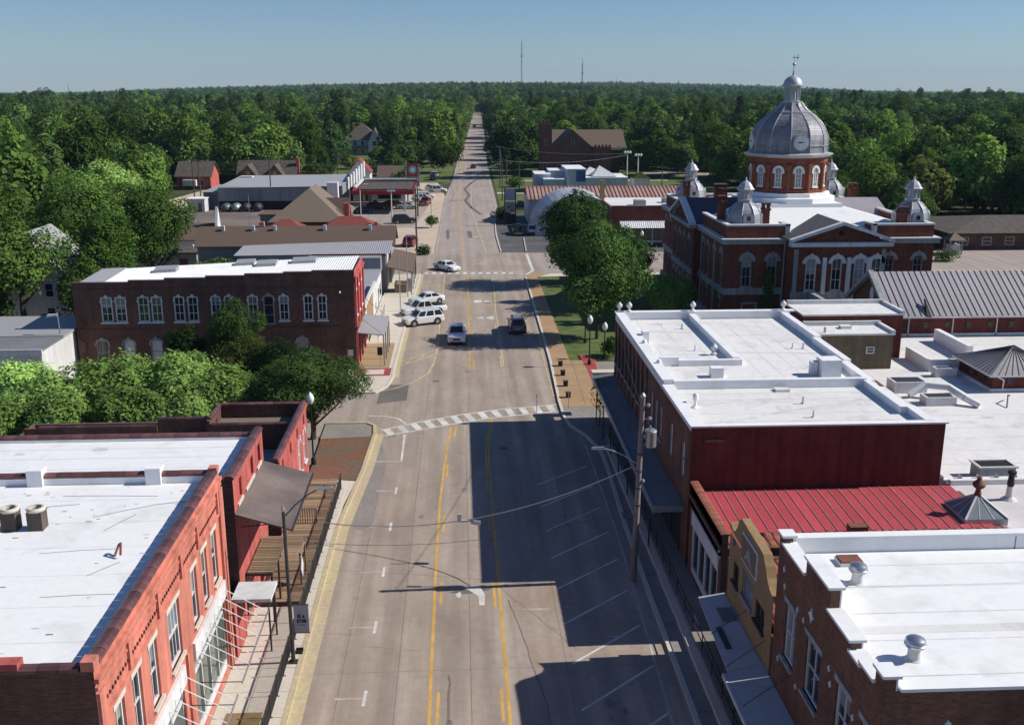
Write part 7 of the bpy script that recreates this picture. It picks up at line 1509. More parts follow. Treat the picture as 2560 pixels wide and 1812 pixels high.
fl_ = thing('floodlight_pole', 'thin grey floodlight pole above the light green trees', 'pole', (-37.3, 95.5, 0)); MB().tube((-37.3, 95.5, 0), (-37.6, 95.5, 6.6), 0.09, 0.06, 8).build('pole', mt['steel'], fl_); MB().hexa([(-38.6, 95.4, 6.15), (-37.6, 95.4, 6.3), (-37.6, 95.7, 6.3), (-38.6, 95.7, 6.15)], [(-38.5, 95.4, 6.4), (-37.6, 95.4, 6.45), (-37.6, 95.7, 6.45), (-38.5, 95.7, 6.4)]).build('lamp_head', mt['globe'], fl_)
LP = [(-60.9, 241.5, 11, 'leftmost dark pole by the white cabin'), (-65.5, 266, 9, 'dark pole in front of the small brick house'), (-41, 203.6, 6.5, 'slim pale pole on the brown parking lot'), (-42.4, 236, 11.5, 'pole with meter box in front of the long grey store'), (-30.5, 264, 10.5, 'dark pole behind the long grey store'),
      (-7.3, 174.6, 10.5, 'tall pole at the corner of the second crossing'), (-8.8, 221, 11, 'pole beside the filling station canopy'), (-5.9, 219.3, 5.5, 'short sign pole on the sandy lot'), (-6.9, 133.3, 8.0, 'slim pole on the far left pavement behind the parked cars'), (-7.4, 124.6, 7.0, 'slim pole on the far left pavement beside the parked cars')]
for x, y, h, d in LP: upole(x, y, h, d, m='steel' if ('slim' in d or 'short' in d) else 'wood_dark', arms=0 if ('slim' in d or 'short' in d) else 1, r=0.07 if ('slim' in d or 'short' in d) else 0.16)
RP = [(10.6, 251.6, 10, 'nearest pole on the right of the far road'), (11.5, 288.7, 11, 'second pole on the right of the far road'), (13.5, 292.5, 8, 'pole on the church lawn by the road'), (16, 273.8, 7.5, 'pole beside the church path'), (17.7, 189.2, 9.5, 'slim flagpole in front of the quonset hut'), (11.5, 349.2, 10.5, 'third pole on the right of the far road'), (13.3, 395, 10.5, 'fourth pole on the right of the far road'), (14.6, 440, 10.5, 'fifth pole on the right of the far road'), (16.2, 490, 10.5, 'sixth pole on the right of the far road'), (17.5, 545, 10.5, 'farthest pole visible on the right of the far road'), (55.2, 279, 6, 'pole right of the small white shed')]
for x, y, h, d in RP: upole(x, y, h, d, m='steel' if 'slim' in d else 'wood_dark', arms=0 if ('slim' in d or 'lawn' in d) else 1, r=0.09 if 'slim' in d else 0.16)
for x, y, h, d in ((46.2, 283, 9.5, 'left white pole with clustered floodlights'), (48.6, 279.5, 9.0, 'right white pole with clustered floodlights')):
    w = thing('floodlight_pole', d, 'pole', (x, y, 0)); MB().tube((x, y, 0), (x, y, h), 0.16, 0.12, 8).build('pole', mt['white_trim'], w)
    for s in (-0.7, 0, 0.7): MB().lathe(x+s, y, [(0.1, h-0.4), (0.35, h-0.2), (0.3, h+0.2), (0.05, h+0.4)], 8).build('lamp_head', mt['white_trim'], w)
gp = thing('lamp_pole', 'tall pale double-headed lamp pole on the station forecourt', 'street lamp', (-13.6, 208.7, 0)); MB().tube((-13.6, 208.7, 0), (-13.6, 208.7, 6.6), 0.14, 0.1, 8).build('pole', mt['concrete'], gp); boxpart(gp, 'lamp_head', 'white_trim', (-14.4, -12.8, 208.5, 208.9, 6.5, 6.75))
g2 = thing('lamp_pole', 'tall pale lamp pole with bent arm left on the station forecourt', 'street lamp', (-20.4, 206, 0)); MB().path([(-20.4, 215, 0), (-20.4, 215, 6.8), (-19.6, 215, 7.4), (-18.8, 215, 7.4)], 0.1, 6).build('pole', mt['concrete'], g2)
for (x, y, h, d) in ((109, 1800, 84, 'taller thin radio mast on the horizon'), (177, 1500, 52, 'shorter radio mast right of the road on the horizon'), (391, 2600, 34, 'tiny mast on the right horizon'), (-1150, 3200, 48, 'tiny mast on the left horizon')):
    z0 = terr(x, y); ms = thing('radio_mast', d, 'mast', (x, y, z0)); mm = MB(); w = 0.9
    L3 = [(x+w*math.cos(a), y+w*math.sin(a)) for a in (0.5, 2.6, 4.7)]
    for q in L3: mm.tube((*q, z0), (*q, z0+h), 0.22, n=4)
    k = 0; z = z0
    while z < z0+h-4: mm.tube((*L3[k % 3], z), (*L3[(k+1) % 3], z+3), 0.12, n=3); z += 3; k += 1
    mm.build('lattice', mt['steel_dark'], ms); boxpart(ms, 'antenna', 'steel_dark', (x-1.2, x+1.2, y-0.2, y+0.2, z0+h*0.72, z0+h*0.75), (x-0.15, x+0.15, y-0.15, y+0.15, z0+h, z0+h+6))
# ---- wires
def wire(p, q, sag, label, r=0.018, n=14):
    P = [Vector(p).lerp(Vector(q), i/n)-Vector((0, 0, 4*sag*(i/n)*(1-i/n))) for i in range(n+1)]
    MB().path(P, r, 4).build('overhead_wire', mt['steel_dark'] if r < 0.03 else mt['steel'], None, label, 'wire', 'overhead wires', base=P[0])
wire((9.3, 52.3, 6.85), (-8.55, 58.2, 1.35), 1.45, 'pale cable sagging across the near road from the utility pole', 0.03, 26)
wire((-8.6, 55.0, 0.9+0.6), (9.6, 52.3, 4.4), 0.9, 'thin dark wire crossing the near road low down', 0.012)
wire((-7.3, 174.6, 10), (10.6, 251.6, 9.5), 0.8, 'wire from the second crossing pole to the right roadside pole', 0.03)
wire((-8.8, 221, 10.5), (-30.5, 264, 10), 0.6, 'wire from the station pole to the store', 0.03); wire((-42.4, 236, 11), (-8.8, 221, 10.6), 0.8, 'wire over the filling station forecourt', 0.03); wire((-60.9, 241.5, 10.4), (-42.4, 236, 10.9), 0.6, 'wire over the long grey store', 0.03)
for i, (a, b) in enumerate(zip(RP[:2]+RP[5:9], RP[1:2]+RP[5:10])): wire((a[0], a[1], a[2]-0.3), (b[0], b[1], b[2]-0.3), 0.7, 'roadside wire span on the right, number %s along the road' % ('one', 'two', 'three', 'four', 'five', 'six')[i], 0.03)
wire((11.5, 288.7, 10.6), (46.2, 283, 9.2), 0.9, 'wire across the church front to the white floodlight pole', 0.035); wire((10.6, 251.6, 9.6), (46.2, 283, 8.8), 1.2, 'second wire across the church front', 0.03); wire((10.6, 251.6, 8.8), (-8.8, 221, 10.2), 0.8, 'wire crossing the far road by the filling station', 0.03)
wire((9.7, 52.2, 10.4), (13.0, 81.5, 7.9), 0.5, 'wire from the near pole to the maroon block', 0.014)
hs = thing('hanging_signal', 'pale grey signal box hung on the cable over the middle of the road', 'signal', (0.4, 55.2, 2.7))
boxpart(hs, 'bracket', 'white_trim', (-0.35, -0.1, 55.2, 55.26, 2.62, 3.0), (-0.35, 0.45, 55.2, 55.26, 2.5, 2.62)); MB().tube((0.45, 55.23, 2.5), (1.0, 55.15, 2.45), 0.15, n=10).build('lamp_body', mt['steel'], hs)
# signs and small things near the kerbs
def street_sign(x, y, h, label, w=0.5, hh=0.6, m='white_trim'):
    s = thing('street_sign', label, 'sign', (x, y, 0)); MB().tube((x, y, 0), (x, y, h), 0.03, n=6).build('post', mt['steel'], s); boxpart(s, 'plate', m, (x-w/2, x+w/2, y-0.05, y-0.03, h-hh, h))
street_sign(-10.4, 94.2, 3.0, 'small sign post at the brick building corner'); street_sign(-7.9, 97.4, 2.4, 'dark newspaper box sign at the red pavers', 0.5, 0.8, 'black'); street_sign(9.2, 83.9, 1.6, 'thin marker post right of the zebra crossing', 0.1, 0.2); street_sign(6.4, 83.2, 1.7, 'thin marker post on the zebra crossing', 0.08, 0.2)
rsg = thing('pole_sign', 'tall two-panel sign board behind the planted island', 'sign', (10.3, 205, 0)); boxpart(rsg, 'post', 'steel_dark', (9.0, 9.2, 205, 205.2, 0, 7.4), (11.2, 11.4, 205, 205.2, 0, 7.4)); boxpart(rsg, 'panel', 'banner', (9.2, 11.2, 205, 205.15, 5.0, 7.3)); boxpart(rsg, 'panel', 'grey_wall', (9.2, 11.2, 205, 205.15, 2.6, 4.7)); boxpart(rsg, 'panel', 'black', (9.1, 11.3, 204.95, 205.2, 0.3, 2.3)); boxpart(rsg, 'panel_print', 'black', (9.8, 10.1, 204.96, 205, 3.4, 3.9), (10.3, 10.8, 204.96, 205, 3.0, 3.2), (10.4, 10.6, 204.96, 205, 3.8, 4.1))
# ================================================================ vehicles
def vehicle(kind, paint_, label, x, y, heading, z=0.0, cat='car', name='parked_car', tail_only=False):
    L, W, H = {'sedan': (4.7, 1.82, 1.45), 'suv': (4.85, 1.95, 1.78), 'wagon': (4.8, 1.88, 1.62), 'pickup': (5.6, 1.98, 1.85), 'van': (5.0, 1.95, 1.85)}[kind]
    v = thing(name, label, cat, (0, 0, 0)); hw = W/2
    # lower body: loft of stations (x, top z, half width, bottom z)
    if kind == 'sedan': S = [(0.5, 0.56, 0.74, 0.30), (0.475, 0.70, 0.9, 0.22), (0.40, 0.80, 0.98, 0.2), (0.24, 0.90, 1, 0.2), (0.18, 0.95, 1, 0.2), (-0.30, 0.98, 1, 0.2), (-0.40, 0.98, 0.98, 0.2), (-0.475, 0.93, 0.93, 0.25), (-0.5, 0.72, 0.8, 0.32)]; cab = (0.20, 0.06, -0.20, -0.36, 0.95)
    elif kind == 'pickup': S = [(0.5, 0.8, 0.82, 0.4), (0.48, 0.98, 0.95, 0.3), (0.40, 1.05, 1, 0.3), (0.26, 1.10, 1, 0.3), (0.2, 1.12, 1, 0.3), (-0.16, 1.12, 1, 0.3), (-0.30, 1.1, 1, 0.3), (-0.48, 1.1, 0.98, 0.32), (-0.5, 1.0, 0.94, 0.42)]; cab = (0.24, 0.13, -0.09, -0.15, 1.1)
    elif kind == 'suv': S = [(0.5, 0.72, 0.78, 0.36), (0.48, 0.92, 0.93, 0.26), (0.40, 1.0, 0.99, 0.25), (0.27, 1.06, 1, 0.25), (0.2, 1.10, 1, 0.25), (-0.30, 1.12, 1, 0.25), (-0.44, 1.12, 0.98, 0.25), (-0.485, 1.05, 0.95, 0.28), (-0.5, 0.8, 0.88, 0.36)]; cab = (0.25, 0.12, -0.40, -0.47, 1.08)
    else: S = [(0.5, 0.62, 0.76, 0.32), (0.48, 0.8, 0.92, 0.24), (0.40, 0.9, 0.98, 0.22), (0.27, 0.98, 1, 0.22), (0.2, 1.02, 1, 0.22), (-0.30, 1.04, 1, 0.22), (-0.44, 1.04, 0.98, 0.22), (-0.485, 0.98, 0.94, 0.26), (-0.5, 0.72, 0.86, 0.34)]; cab = (0.26, 0.1, -0.38, -0.47, 1.0)
    mb = MB(); n = 10
    for fx_, zt, w, zb in S:
        X = fx_*L; w *= hw; zm = zb+(zt-zb)*0.55
        half = [(w*0.80, zb), (w*0.97, zb+0.1), (w, zm), (w*0.97, zt-0.1), (w*0.86, zt)]
        mb.v += [(X, a, b) for a, b in half]+[(X, -a, b) for a, b in reversed(half)]
    m = len(S)
    for j in range(m-1):
        for i in range(n): mb.f.append((j*n+i, j*n+(i+1) % n, (j+1)*n+(i+1) % n, (j+1)*n+i))
    mb.f += [tuple(range(n)), tuple((m-1)*n+i for i in range(n))]
    body = mb.build('body', paint_, v, smooth=38)
    # cabin
    b0, t0, t1, b1, zb = cab; wb, wt = hw*0.88, hw*0.70
    B = [(b0*L, wb, zb), (b0*L, -wb, zb), (b1*L, -wb, zb), (b1*L, wb, zb)]; Tm = [(t0*L, wt, H-0.06), (t0*L, -wt, H-0.06), (t1*L, -wt, H-0.04), (t1*L, wt, H-0.04)]
    cabm = MB().hexa(B, Tm); Tt = [(t0*L-0.12, wt*0.88, H), (t0*L-0.12, -wt*0.88, H), (t1*L+0.1, -wt*0.88, H), (t1*L+0.1, wt*0.88, H)]
    cabm.hexa(Tm, Tt); cabin = cabm.build('cabin', paint_, v)
    def quad_in(a, b, c, d, e=0.012, pad=0.07, lo=0.06, hi=0.08):
        a, b, c, d = map(Vector, (a, b, c, d)); nn = (b-a).cross(d-a).normalized(); ctr = (a+b+c+d)/4
        if nn.dot(ctr-Vector((0, 0, zb))) < 0: nn = -nn
        P = lambda s, t: (a.lerp(b, s)).lerp(d.lerp(c, s), t)+nn*e
        return [P(pad, lo), P(1-pad, lo), P(1-pad, 1-hi), P(pad, 1-hi)]
    MB().poly(quad_in(B[0], B[1], Tm[1], Tm[0])).build('windscreen', mt['glass'], cabin)
    MB().poly(quad_in(B[3], B[2], Tm[2], Tm[3], pad=0.1)).build('rear_window', mt['glass'], cabin)
    nwin = {'sedan': 2, 'pickup': 2, 'suv': 3, 'wagon': 3, 'van': 3}[kind]
    for s, (p, q, r_, t_) in ((1, (B[0], B[3], Tm[3], Tm[0])), (-1, (B[1], B[2], Tm[2], Tm[1]))):
        p, q, r_, t_ = map(Vector, (p, q, r_, t_))
        for k in range(nwin):
            s0, s1 = k/nwin, (k+1)/nwin
            MB().poly(quad_in(p.lerp(q, s0), p.lerp(q, s1), t_.lerp(r_, s1), t_.lerp(r_, s0), pad=0.07 if 0 < k < nwin-1 or nwin == 2 else 0.1)).build('side_window', mt['glass'], cabin)
    # wheels
    R_ = 0.33 if kind in ('sedan', 'wagon') else 0.38
    for sx in (0.31, -0.30):
        for s in (-1, 1):
            yy = s*(hw-0.13); w = MB(); w.tube((sx*L, yy-0.12, R_), (sx*L, yy+0.12, R_), R_, n=16); wo = w.build('wheel', mt['rubber'], v, smooth=40)
            MB().tube((sx*L, yy+s*0.10, R_), (sx*L, yy+s*0.135, R_), R_*0.66, R_*0.6, 12).build('rim', mt['chrome'], wo)
            MB().tube((sx*L, s*(hw-0.05), R_+0.03), (sx*L, s*(hw+0.004), R_+0.03), R_*1.2, n=16).build('wheel_arch', mt['black'], v)
    for s in (-1, 1):
        MB().box(L*0.462, L*0.492, s*hw*0.5, s*hw*0.86, S[1][1]-0.17, S[1][1]-0.02).build('headlight', mt['head_lamp'], v)
        MB().box(-L*0.502, -L*0.47, s*hw*0.62, s*hw*0.9, S[-2][1]-0.38, S[-2][1]-0.06).build('tail_light', mt['tail_lamp'], v)
        MB().box(b0*L-0.28, b0*L-0.1, s*hw*0.98, s*(hw+0.17), zb+0.02, zb+0.18).build('mirror', paint_, v)
    MB().box(L*0.49, L*0.505, -hw*0.42, hw*0.42, S[0][1]-0.16, S[0][1]+0.02).build('grille', mt['black'], v); MB().box(L*0.485, L*0.508, -hw*0.72, hw*0.72, 0.32, 0.48).build('front_bumper', mt['black'] if kind in ('suv', 'pickup') else paint_, v)
    MB().box(-L*0.512, -L*0.49, -hw*0.78, hw*0.78, 0.34, 0.56).build('rear_bumper', mt['chrome'] if kind == 'pickup' else mt['steel_dark'], v); MB().box(-L*0.515, -L*0.5, -0.16, 0.16, 0.62, 0.76).build('number_plate', mt['white_trim'], v)
    if kind in ('suv', 'wagon'):
        for s in (-1, 1): MB().tube((t0*L-0.3, s*wt*0.8, H+0.04), (t1*L+0.3, s*wt*0.8, H+0.04), 0.025, n=5).build('roof_rail', mt['steel_dark'], v)
    if kind == 'pickup': MB().box(-L*0.47, -L*0.175, -hw*0.8, hw*0.8, 1.06, 1.115).build('bed_floor', mt['black'], v)
    v.location = (x, y, z); v.rotation_euler = (0, 0, R(heading))
    return v
C_ = mt
vehicle('suv', C_['car_white'], 'nearest of the white vehicles parked at an angle, a full-size white suv', -4.4, 117.7, 206)
vehicle('pickup', C_['car_white'], 'white crew-cab pickup parked between the white suv and the silver-white sedan', -4.5, 123.0, 206)
vehicle('sedan', C_['car_white'], 'silver-white sedan, farthest of the three angle-parked vehicles', -4.3, 129.6, 208)
vehicle('sedan', C_['car_white'], 'white sedan turning across the second zebra crossing', -1.9, 154.0, -50, name='moving_car')
vehicle('pickup', C_['car_white'], 'white pickup driving towards the viewer in the left lane', -0.45, 109.7, -90, name='moving_car')
vehicle('suv', C_['car_grey'], 'taupe-grey suv driving away in the right lane', 6.45, 113.9, 90, name='moving_car')
vehicle('pickup', C_['car_black'], 'black pickup parked on the dark apron by the quonset hut', 11.0, 193.0, 90)
vehicle('van', C_['car_white'], 'white van parked beside the black pickup', 14.0, 193.5, 80)
vehicle('suv', C_['car_red'], 'dark red suv beside the porch roof at the second crossing', -8.6, 179.5, 80)
vehicle('suv', C_['car_black'], 'black suv on the sandy lot below the station', -11.2, 209.6, 10)
vehicle('wagon', C_['car_ice'], 'ice-blue hatchback on the station forecourt', -11.8, 235, 5)
vehicle('sedan', C_['car_blue'], 'dark sedan nearer the tan-roofed house', -21.3, 228.5, 20)
vehicle('wagon', C_['car_black'], 'dark wagon behind the dark sedan by the tan-roofed house', -18.6, 234.6, 15)
vehicle('sedan', C_['car_maroon'], 'maroon car under the station canopy', -15.5, 240.5, 0)
vehicle('pickup', C_['car_red'], 'red pickup at the kerb end of the station lot', -7.9, 243.0, 80)
vehicle('wagon', C_['car_white'], 'white wagon second from the road at the station', -8.3, 257.0, 10)
vehicle('suv', C_['car_silver'], 'silver suv beside the white wagon at the station', -8.9, 251.0, 20)
vehicle('van', C_['car_white'], 'white van nearest the far road beyond the station', -5.6, 272.5, -10)
vehicle('wagon', C_['car_white'], 'white car behind the white van beyond the station', -6.6, 277.5, 0)
vehicle('van', C_['car_silver'], 'grey van under the trees behind the station sign', -7.3, 318, 80)
vehicle('suv', C_['car_blue'], 'dark blue suv in front of the grey van under the trees', -7.6, 309, 90)
vehicle('sedan', C_['car_blue'], 'small dark car far up the road', 5.0, 353, 90, name='moving_car')
vehicle('suv', C_['car_black'], 'dark suv far up the road among the tree shadows', 10.8, 690, 92, name='moving_car', z=0.4)
vehicle('pickup', C_['car_black'], 'dark pickup at the white block beyond the quonset hut', 13.8, 233.5, 0)
vehicle('sedan', C_['car_red'], 'dark red car by the red building near the white gable', -28.5, 173.0+30, 0)
# ================================================================ trees
def leaf_mesh(name, lobes, nleaf, size, seed, m, squash=0.9, inner=0.25, up=0.35, shape='quad', core=True):
    """crown: many single leaf-sprays spread over the shells of uneven lobes, some deeper inside"""
    r = random.Random(seed); vs = []; fs = []
    if nleaf > 4500: nleaf = int(nleaf*1.75); size *= 0.76
    tot = sum(l[3]**2 for l in lobes)
    for (cx, cy, cz, R_) in lobes:
        k = int(nleaf*R_*R_/tot)
        # clumps on each lobe
        cl = [(r.gauss(0, 1), r.gauss(0, 1), r.gauss(0.25, 1)) for _ in range(max(5, int(14)))]
        cl = [Vector(c).normalized() for c in cl]
        for _ in range(k):
            q_ = r.random()
            if q_ < 0.07:
                d = (r.choice(cl)+Vector((r.gauss(0, 0.12), r.gauss(0, 0.12), r.gauss(0, 0.12)))).normalized(); rr = R_*r.uniform(1.1, 1.36)
            elif q_ < 0.72:
                d = (r.choice(cl)+Vector((r.gauss(0, 0.26), r.gauss(0, 0.26), r.gauss(0, 0.26)))).normalized(); rr = R_*(1.0+r.gauss(0.03, 0.10))
            else:
                d = Vector((r.gauss(0, 1), r.gauss(0, 1), r.gauss(0, 1))).normalized(); rr = R_*r.uniform(0.55, 0.98)
            if d.z < -0.55 and r.random() < 0.6: continue
            p = Vector((cx, cy, cz))+Vector((d.x*rr, d.y*rr, d.z*rr*squash))
            nn = (d*0.9+Vector((r.gauss(0, 0.32), r.gauss(0, 0.32), r.gauss(up, 0.3)))).normalized()
            a = nn.orthogonal().normalized(); b = nn.cross(a); t = r.uniform(0, 6.283); ca, sa = math.cos(t), math.sin(t)
            u = a*ca+b*sa; w = b*ca-a*sa; s = size*r.uniform(0.6, 1.35)
            i = len(vs)
            if shape == 'quad':
                vs += [p-u*s*0.5, p+w*s*0.33-nn*s*0.06, p+u*s*0.55-nn*s*0.12, p-w*s*0.33-nn*s*0.06]
            else:
                vs += [p-u*s*0.5, p+w*s*0.17, p+u*s*0.9-nn*s*0.25, p-w*s*0.17]
            fs.append((i, i+1, i+2, i+3))
    me = bpy.data.meshes.new(name); me.from_pydata([tuple(v) for v in vs], [], fs); me.materials.append(m)
    return me
def crown_lobes(r, h, rad, base, n, spread=0.62, conical=0.0):
    """uneven lobes filling an egg between base and h"""
    out = []; cz = (h+base)/2; hz = (h-base)/2
    for i in range(n):
        for _ in range(30):
            d = Vector((r.uniform(-1, 1), r.uniform(-1, 1), r.uniform(-1, 1)))
            if d.length <= 1: break
        k = 1.0-conical*(d.z*0.5+0.5)
        R_ = rad*r.uniform(0.30, 0.46)*(1-0.35*conical*(d.z*0.5+0.5))
        out.append((d.x*rad*spread*k, d.y*rad*spread*k, cz+d.z*(hz-R_*0.75), R_))
    out.append((0, 0, h-rad*0.34, rad*0.34)); out.append((0, 0, cz, rad*0.55))
    return out
def trunk_mesh(name, h, r0, base, rad, seed, m):
    r = random.Random(seed); mb = MB(); mb.tube((0, 0, -0.2), (0.1, 0.05, base), r0, r0*0.75, 8); mb.tube((0.1, 0.05, base), (0, 0, h*0.8), r0*0.75, r0*0.2, 7)
    for i in range(7):
        a = 2*math.pi*i/7+r.uniform(-0.3, 0.3); z0 = base*(0.8+0.12*i); l = rad*r.uniform(0.5, 0.8)
        mid = (l*0.5*math.cos(a), l*0.5*math.sin(a), z0+l*0.45); mb.tube((0.05, 0.02, z0), mid, r0*0.42, r0*0.28, 6); mb.tube(mid, (l*math.cos(a+0.2), l*math.sin(a+0.2), z0+l*0.95), r0*0.28, r0*0.08, 5)
    me = bpy.data.meshes.new(name); me.from_pydata(mb.v, [], mb.f); me.materials.append(m)
    return me
def tree(name, label, x, y, h, rad, base, m, nleaf, size, seed, group=None, nl=11, shape='quad', conical=0.0, squash=0.9, cat='tree', z=0.0, trunk=0.22, spread=0.62, sx=1.0):
    t = thing(name, label, cat, (x, y, z), group); r = random.Random(seed)
    c = bpy.data.objects.new('crown', leaf_mesh('crown', crown_lobes(r, h, rad, base, nl, spread, conical), nleaf, size, seed+1, mt[m], squash, shape=shape)); col.objects.link(c); c.parent = t
    k = bpy.data.objects.new('trunk', trunk_mesh('trunk', h, trunk, base, rad, seed+2, mt['bark'])); col.objects.link(k); k.parent = t
    t.rotation_euler = (0, 0, 0); t.scale = (sx, 1, 1)
    return t
# ---- near individual trees
tree('street_tree', 'dark feathery tree overhanging the corner by the red shop', -11.8, 77.6, 7.6, 4.6, 1.2, 'leaf_dark', 15000, 0.32, 21, shape='long', squash=0.75, sx=1.1)
tree('street_tree', 'dark green tree between the feathery corner tree and the olive one', -15.6, 83.5, 6.8, 4.6, 0.6, 'leaf_blue', 13000, 0.34, 22, shape='long')
tree('street_tree', 'leftmost light green maple behind the white roofs', -32.6, 79.0, 5.3, 4.0, 0.2, 'leaf_light', 11000, 0.38, 23, squash=1.0, nl=16)
tree('street_tree', 'second light green maple from the left', -28.4, 80.5, 5.9, 4.3, 0.2, 'leaf_light', 13000, 0.38, 24, squash=1.0, nl=17)
tree('street_tree', 'tallest light green maple, third from the left', -23.0, 81.0, 6.2, 4.4, 0.2, 'leaf_light', 14000, 0.38, 25, squash=1.0, nl=17)
tree('street_tree', 'rightmost light green maple beside the olive tree', -18.8, 78.6, 5.7, 4.0, 0.2, 'leaf_light', 12000, 0.38, 26, squash=1.0, nl=16)
tree('street_tree', 'low light green maple at the left picture edge', -36.5, 82.0, 5.2, 4.0, 0.2, 'leaf_light', 9000, 0.4, 41, squash=1.0, nl=14)
tree('street_tree', 'tall dark conifer-like tree in front of the brick wall', -21.0, 93.2, 8.2, 3.7, 1.0, 'leaf_dark', 9000, 0.32, 27, shape='long', conical=0.25)
tree('street_tree', 'olive brown young tree below the dark one by the brick wall', -18.4, 88.6, 6.0, 3.2, 1.0, 'leaf_olive', 6000, 0.32, 28, shape='long')
tree('street_tree', 'dark small tree left of the conifer-like one', -25.0, 92.0, 6.2, 2.6, 0.8, 'leaf_dark', 4500, 0.34, 29, shape='long')
tree('courthouse_tree', 'tallest dark tree on the courthouse lawn by the far crossing', 16.2, 142.0, 12.8, 5.6, 1.4, 'leaf_court', 14000, 0.42, 31, nl=16)
tree('courthouse_tree', 'lower tree behind the others in the middle of the courthouse lawn', 20.0, 126.0, 10.4, 5.0, 1.2, 'leaf_court', 11000, 0.40, 32, nl=16)
tree('courthouse_tree', 'nearest broad tree on the courthouse lawn over the globe lamp', 15.0, 109.4, 13.2, 5.7, 1.9, 'leaf_court', 19000, 0.38, 33, nl=16)
tree('courthouse_tree', 'lighter small tree between the lawn and the courthouse', 24.4, 117.0, 5.6, 3.6, 1.2, 'leaf_mid', 6500, 0.34, 34)
tree('courthouse_shrub', 'round shrub by the short globe lamp', 15.6, 101.5, 2.2, 1.5, 0.2, 'leaf_dark', 1600, 0.25, 35, trunk=0.06)
tree('courthouse_shrub', 'clipped dark shrub standing on the lawn beside the courthouse', 27.0, 148.3, 3.6, 1.6, 0.7, 'leaf_dark', 2200, 0.25, 36, trunk=0.08)
tree('young_tree', 'bare-looking young tree in the shaded planter', 11.2, 79.2, 4.2, 1.3, 1.2, 'leaf_olive', 260, 0.22, 37, trunk=0.06)
tree('broadleaf_tree', 'big sunlit light green tree at the left edge', -50.5, 136, 15.8, 9.0, 2.0, 'leaf_bright', 16000, 0.52, 51, nl=20, trunk=0.45)
tree('broadleaf_tree', 'big light green tree right of the one at the left edge', -43.5, 146, 14.4, 8.2, 1.5, 'leaf_bright', 15000, 0.5, 52, nl=18, trunk=0.4)
tree('broadleaf_tree', 'tall spreading tree with visible trunks at the far left', -47.5, 111.5, 13.0, 5.6, 5.0, 'leaf_mid', 5200, 0.5, 53, nl=16, trunk=0.4)
tree('broadleaf_tree', 'broad tree behind the white house on the left', -66.0, 142, 17.0, 8.5, 3, 'leaf_mid', 10000, 0.6, 54, nl=18, trunk=0.4)
tree('broadleaf_tree', 'light green tree above the white house on the left', -56.0, 165, 16.0, 8.0, 3, 'leaf_light', 9000, 0.6, 55, nl=18, trunk=0.4)
tree('broadleaf_tree', 'dark low tree under the big left trees', -41.0, 113, 9.0, 4.4, 1.6, 'leaf_mid', 6000, 0.45, 56, nl=14, trunk=0.3)
tree('broadleaf_tree', 'low dark tree beside the white planter wall', -50.5, 109.0, 7.5, 3.6, 0.6, 'leaf_dark', 3600, 0.45, 58, nl=12, trunk=0.2)
tree('broadleaf_tree', 'fuller bright tree right of the white house on the left', -42.0, 122.5, 13.0, 5.4, 1.6, 'leaf_bright', 9000, 0.46, 155, nl=16, trunk=0.3)
tree('broadleaf_tree', 'dark tree at the very left edge before the white house', -53.0, 114.0, 12.5, 5.0, 2.5, 'leaf_mid', 6500, 0.46, 156, nl=14, trunk=0.3)
tree('hedge_shrub', 'rounded hedge behind the white corrugated roof', -31.5, 134.5, 5.4, 4.2, 0.6, 'leaf_dark', 3600, 0.4, 57, sx=1.3, trunk=0.15)
tree('roadside_shrub', 'small palm-like shrub on the sandy verge', -5.6, 202.7, 2.4, 1.7, 0.3, 'leaf_dark', 900, 0.35, 61, trunk=0.08); tree('roadside_shrub', 'low shrub at the corner of the second crossing', -5.9, 169.6, 1.2, 1.9, 0.1, 'leaf_dark', 900, 0.3, 62, trunk=0.05)
tree('roadside_shrub', 'planted shrub island by the quonset apron', 8.6, 211, 3.2, 2.4, 0.4, 'leaf_dark', 1500, 0.35, 63, trunk=0.1); tree('roadside_shrub', 'low dark bush on the church lawn', 15.5, 286, 2.6, 3.2, 0.1, 'leaf_dark', 1500, 0.4, 64, trunk=0.1); tree('roadside_shrub', 'bushes at the kiosk lawn on the right', 77.5, 158.5, 1.4, 2.6, 0.1, 'leaf_dark', 1000, 0.3, 65, trunk=0.05)
tree('round_tree', 'round olive tree beside the twin-gabled brick house', -38.5, 282, 7.0, 4.6, 0.8, 'leaf_olive', 3500, 0.5, 66, trunk=0.2)
tree('park_tree', 'spreading dark tree before the park building on the right', 78.0, 178, 11.5, 6.0, 2.0, 'leaf_dark', 7000, 0.5, 191, nl=14, trunk=0.3); tree('park_tree', 'tall dark tree at the right edge above the park building', 112.0, 196, 16.0, 8.0, 2.5, 'leaf_dark', 7500, 0.6, 192, nl=16, trunk=0.35); tree('park_tree', 'dark tree between the courthouse and the park building', 69.0, 190, 12.0, 6.2, 2.0, 'leaf_dark', 7000, 0.5, 193, nl=14, trunk=0.3)
tree('columnar_tree', 'narrow columnar tree left of the church', 19.5, 318, 12.0, 2.8, 1, 'leaf_blue', 3500, 0.5, 67, conical=0.5, trunk=0.2); tree('columnar_tree', 'second narrow tree beside the road near the church', 14.8, 330, 9.0, 2.4, 1, 'leaf_dark', 2500, 0.5, 68, conical=0.4, trunk=0.2)
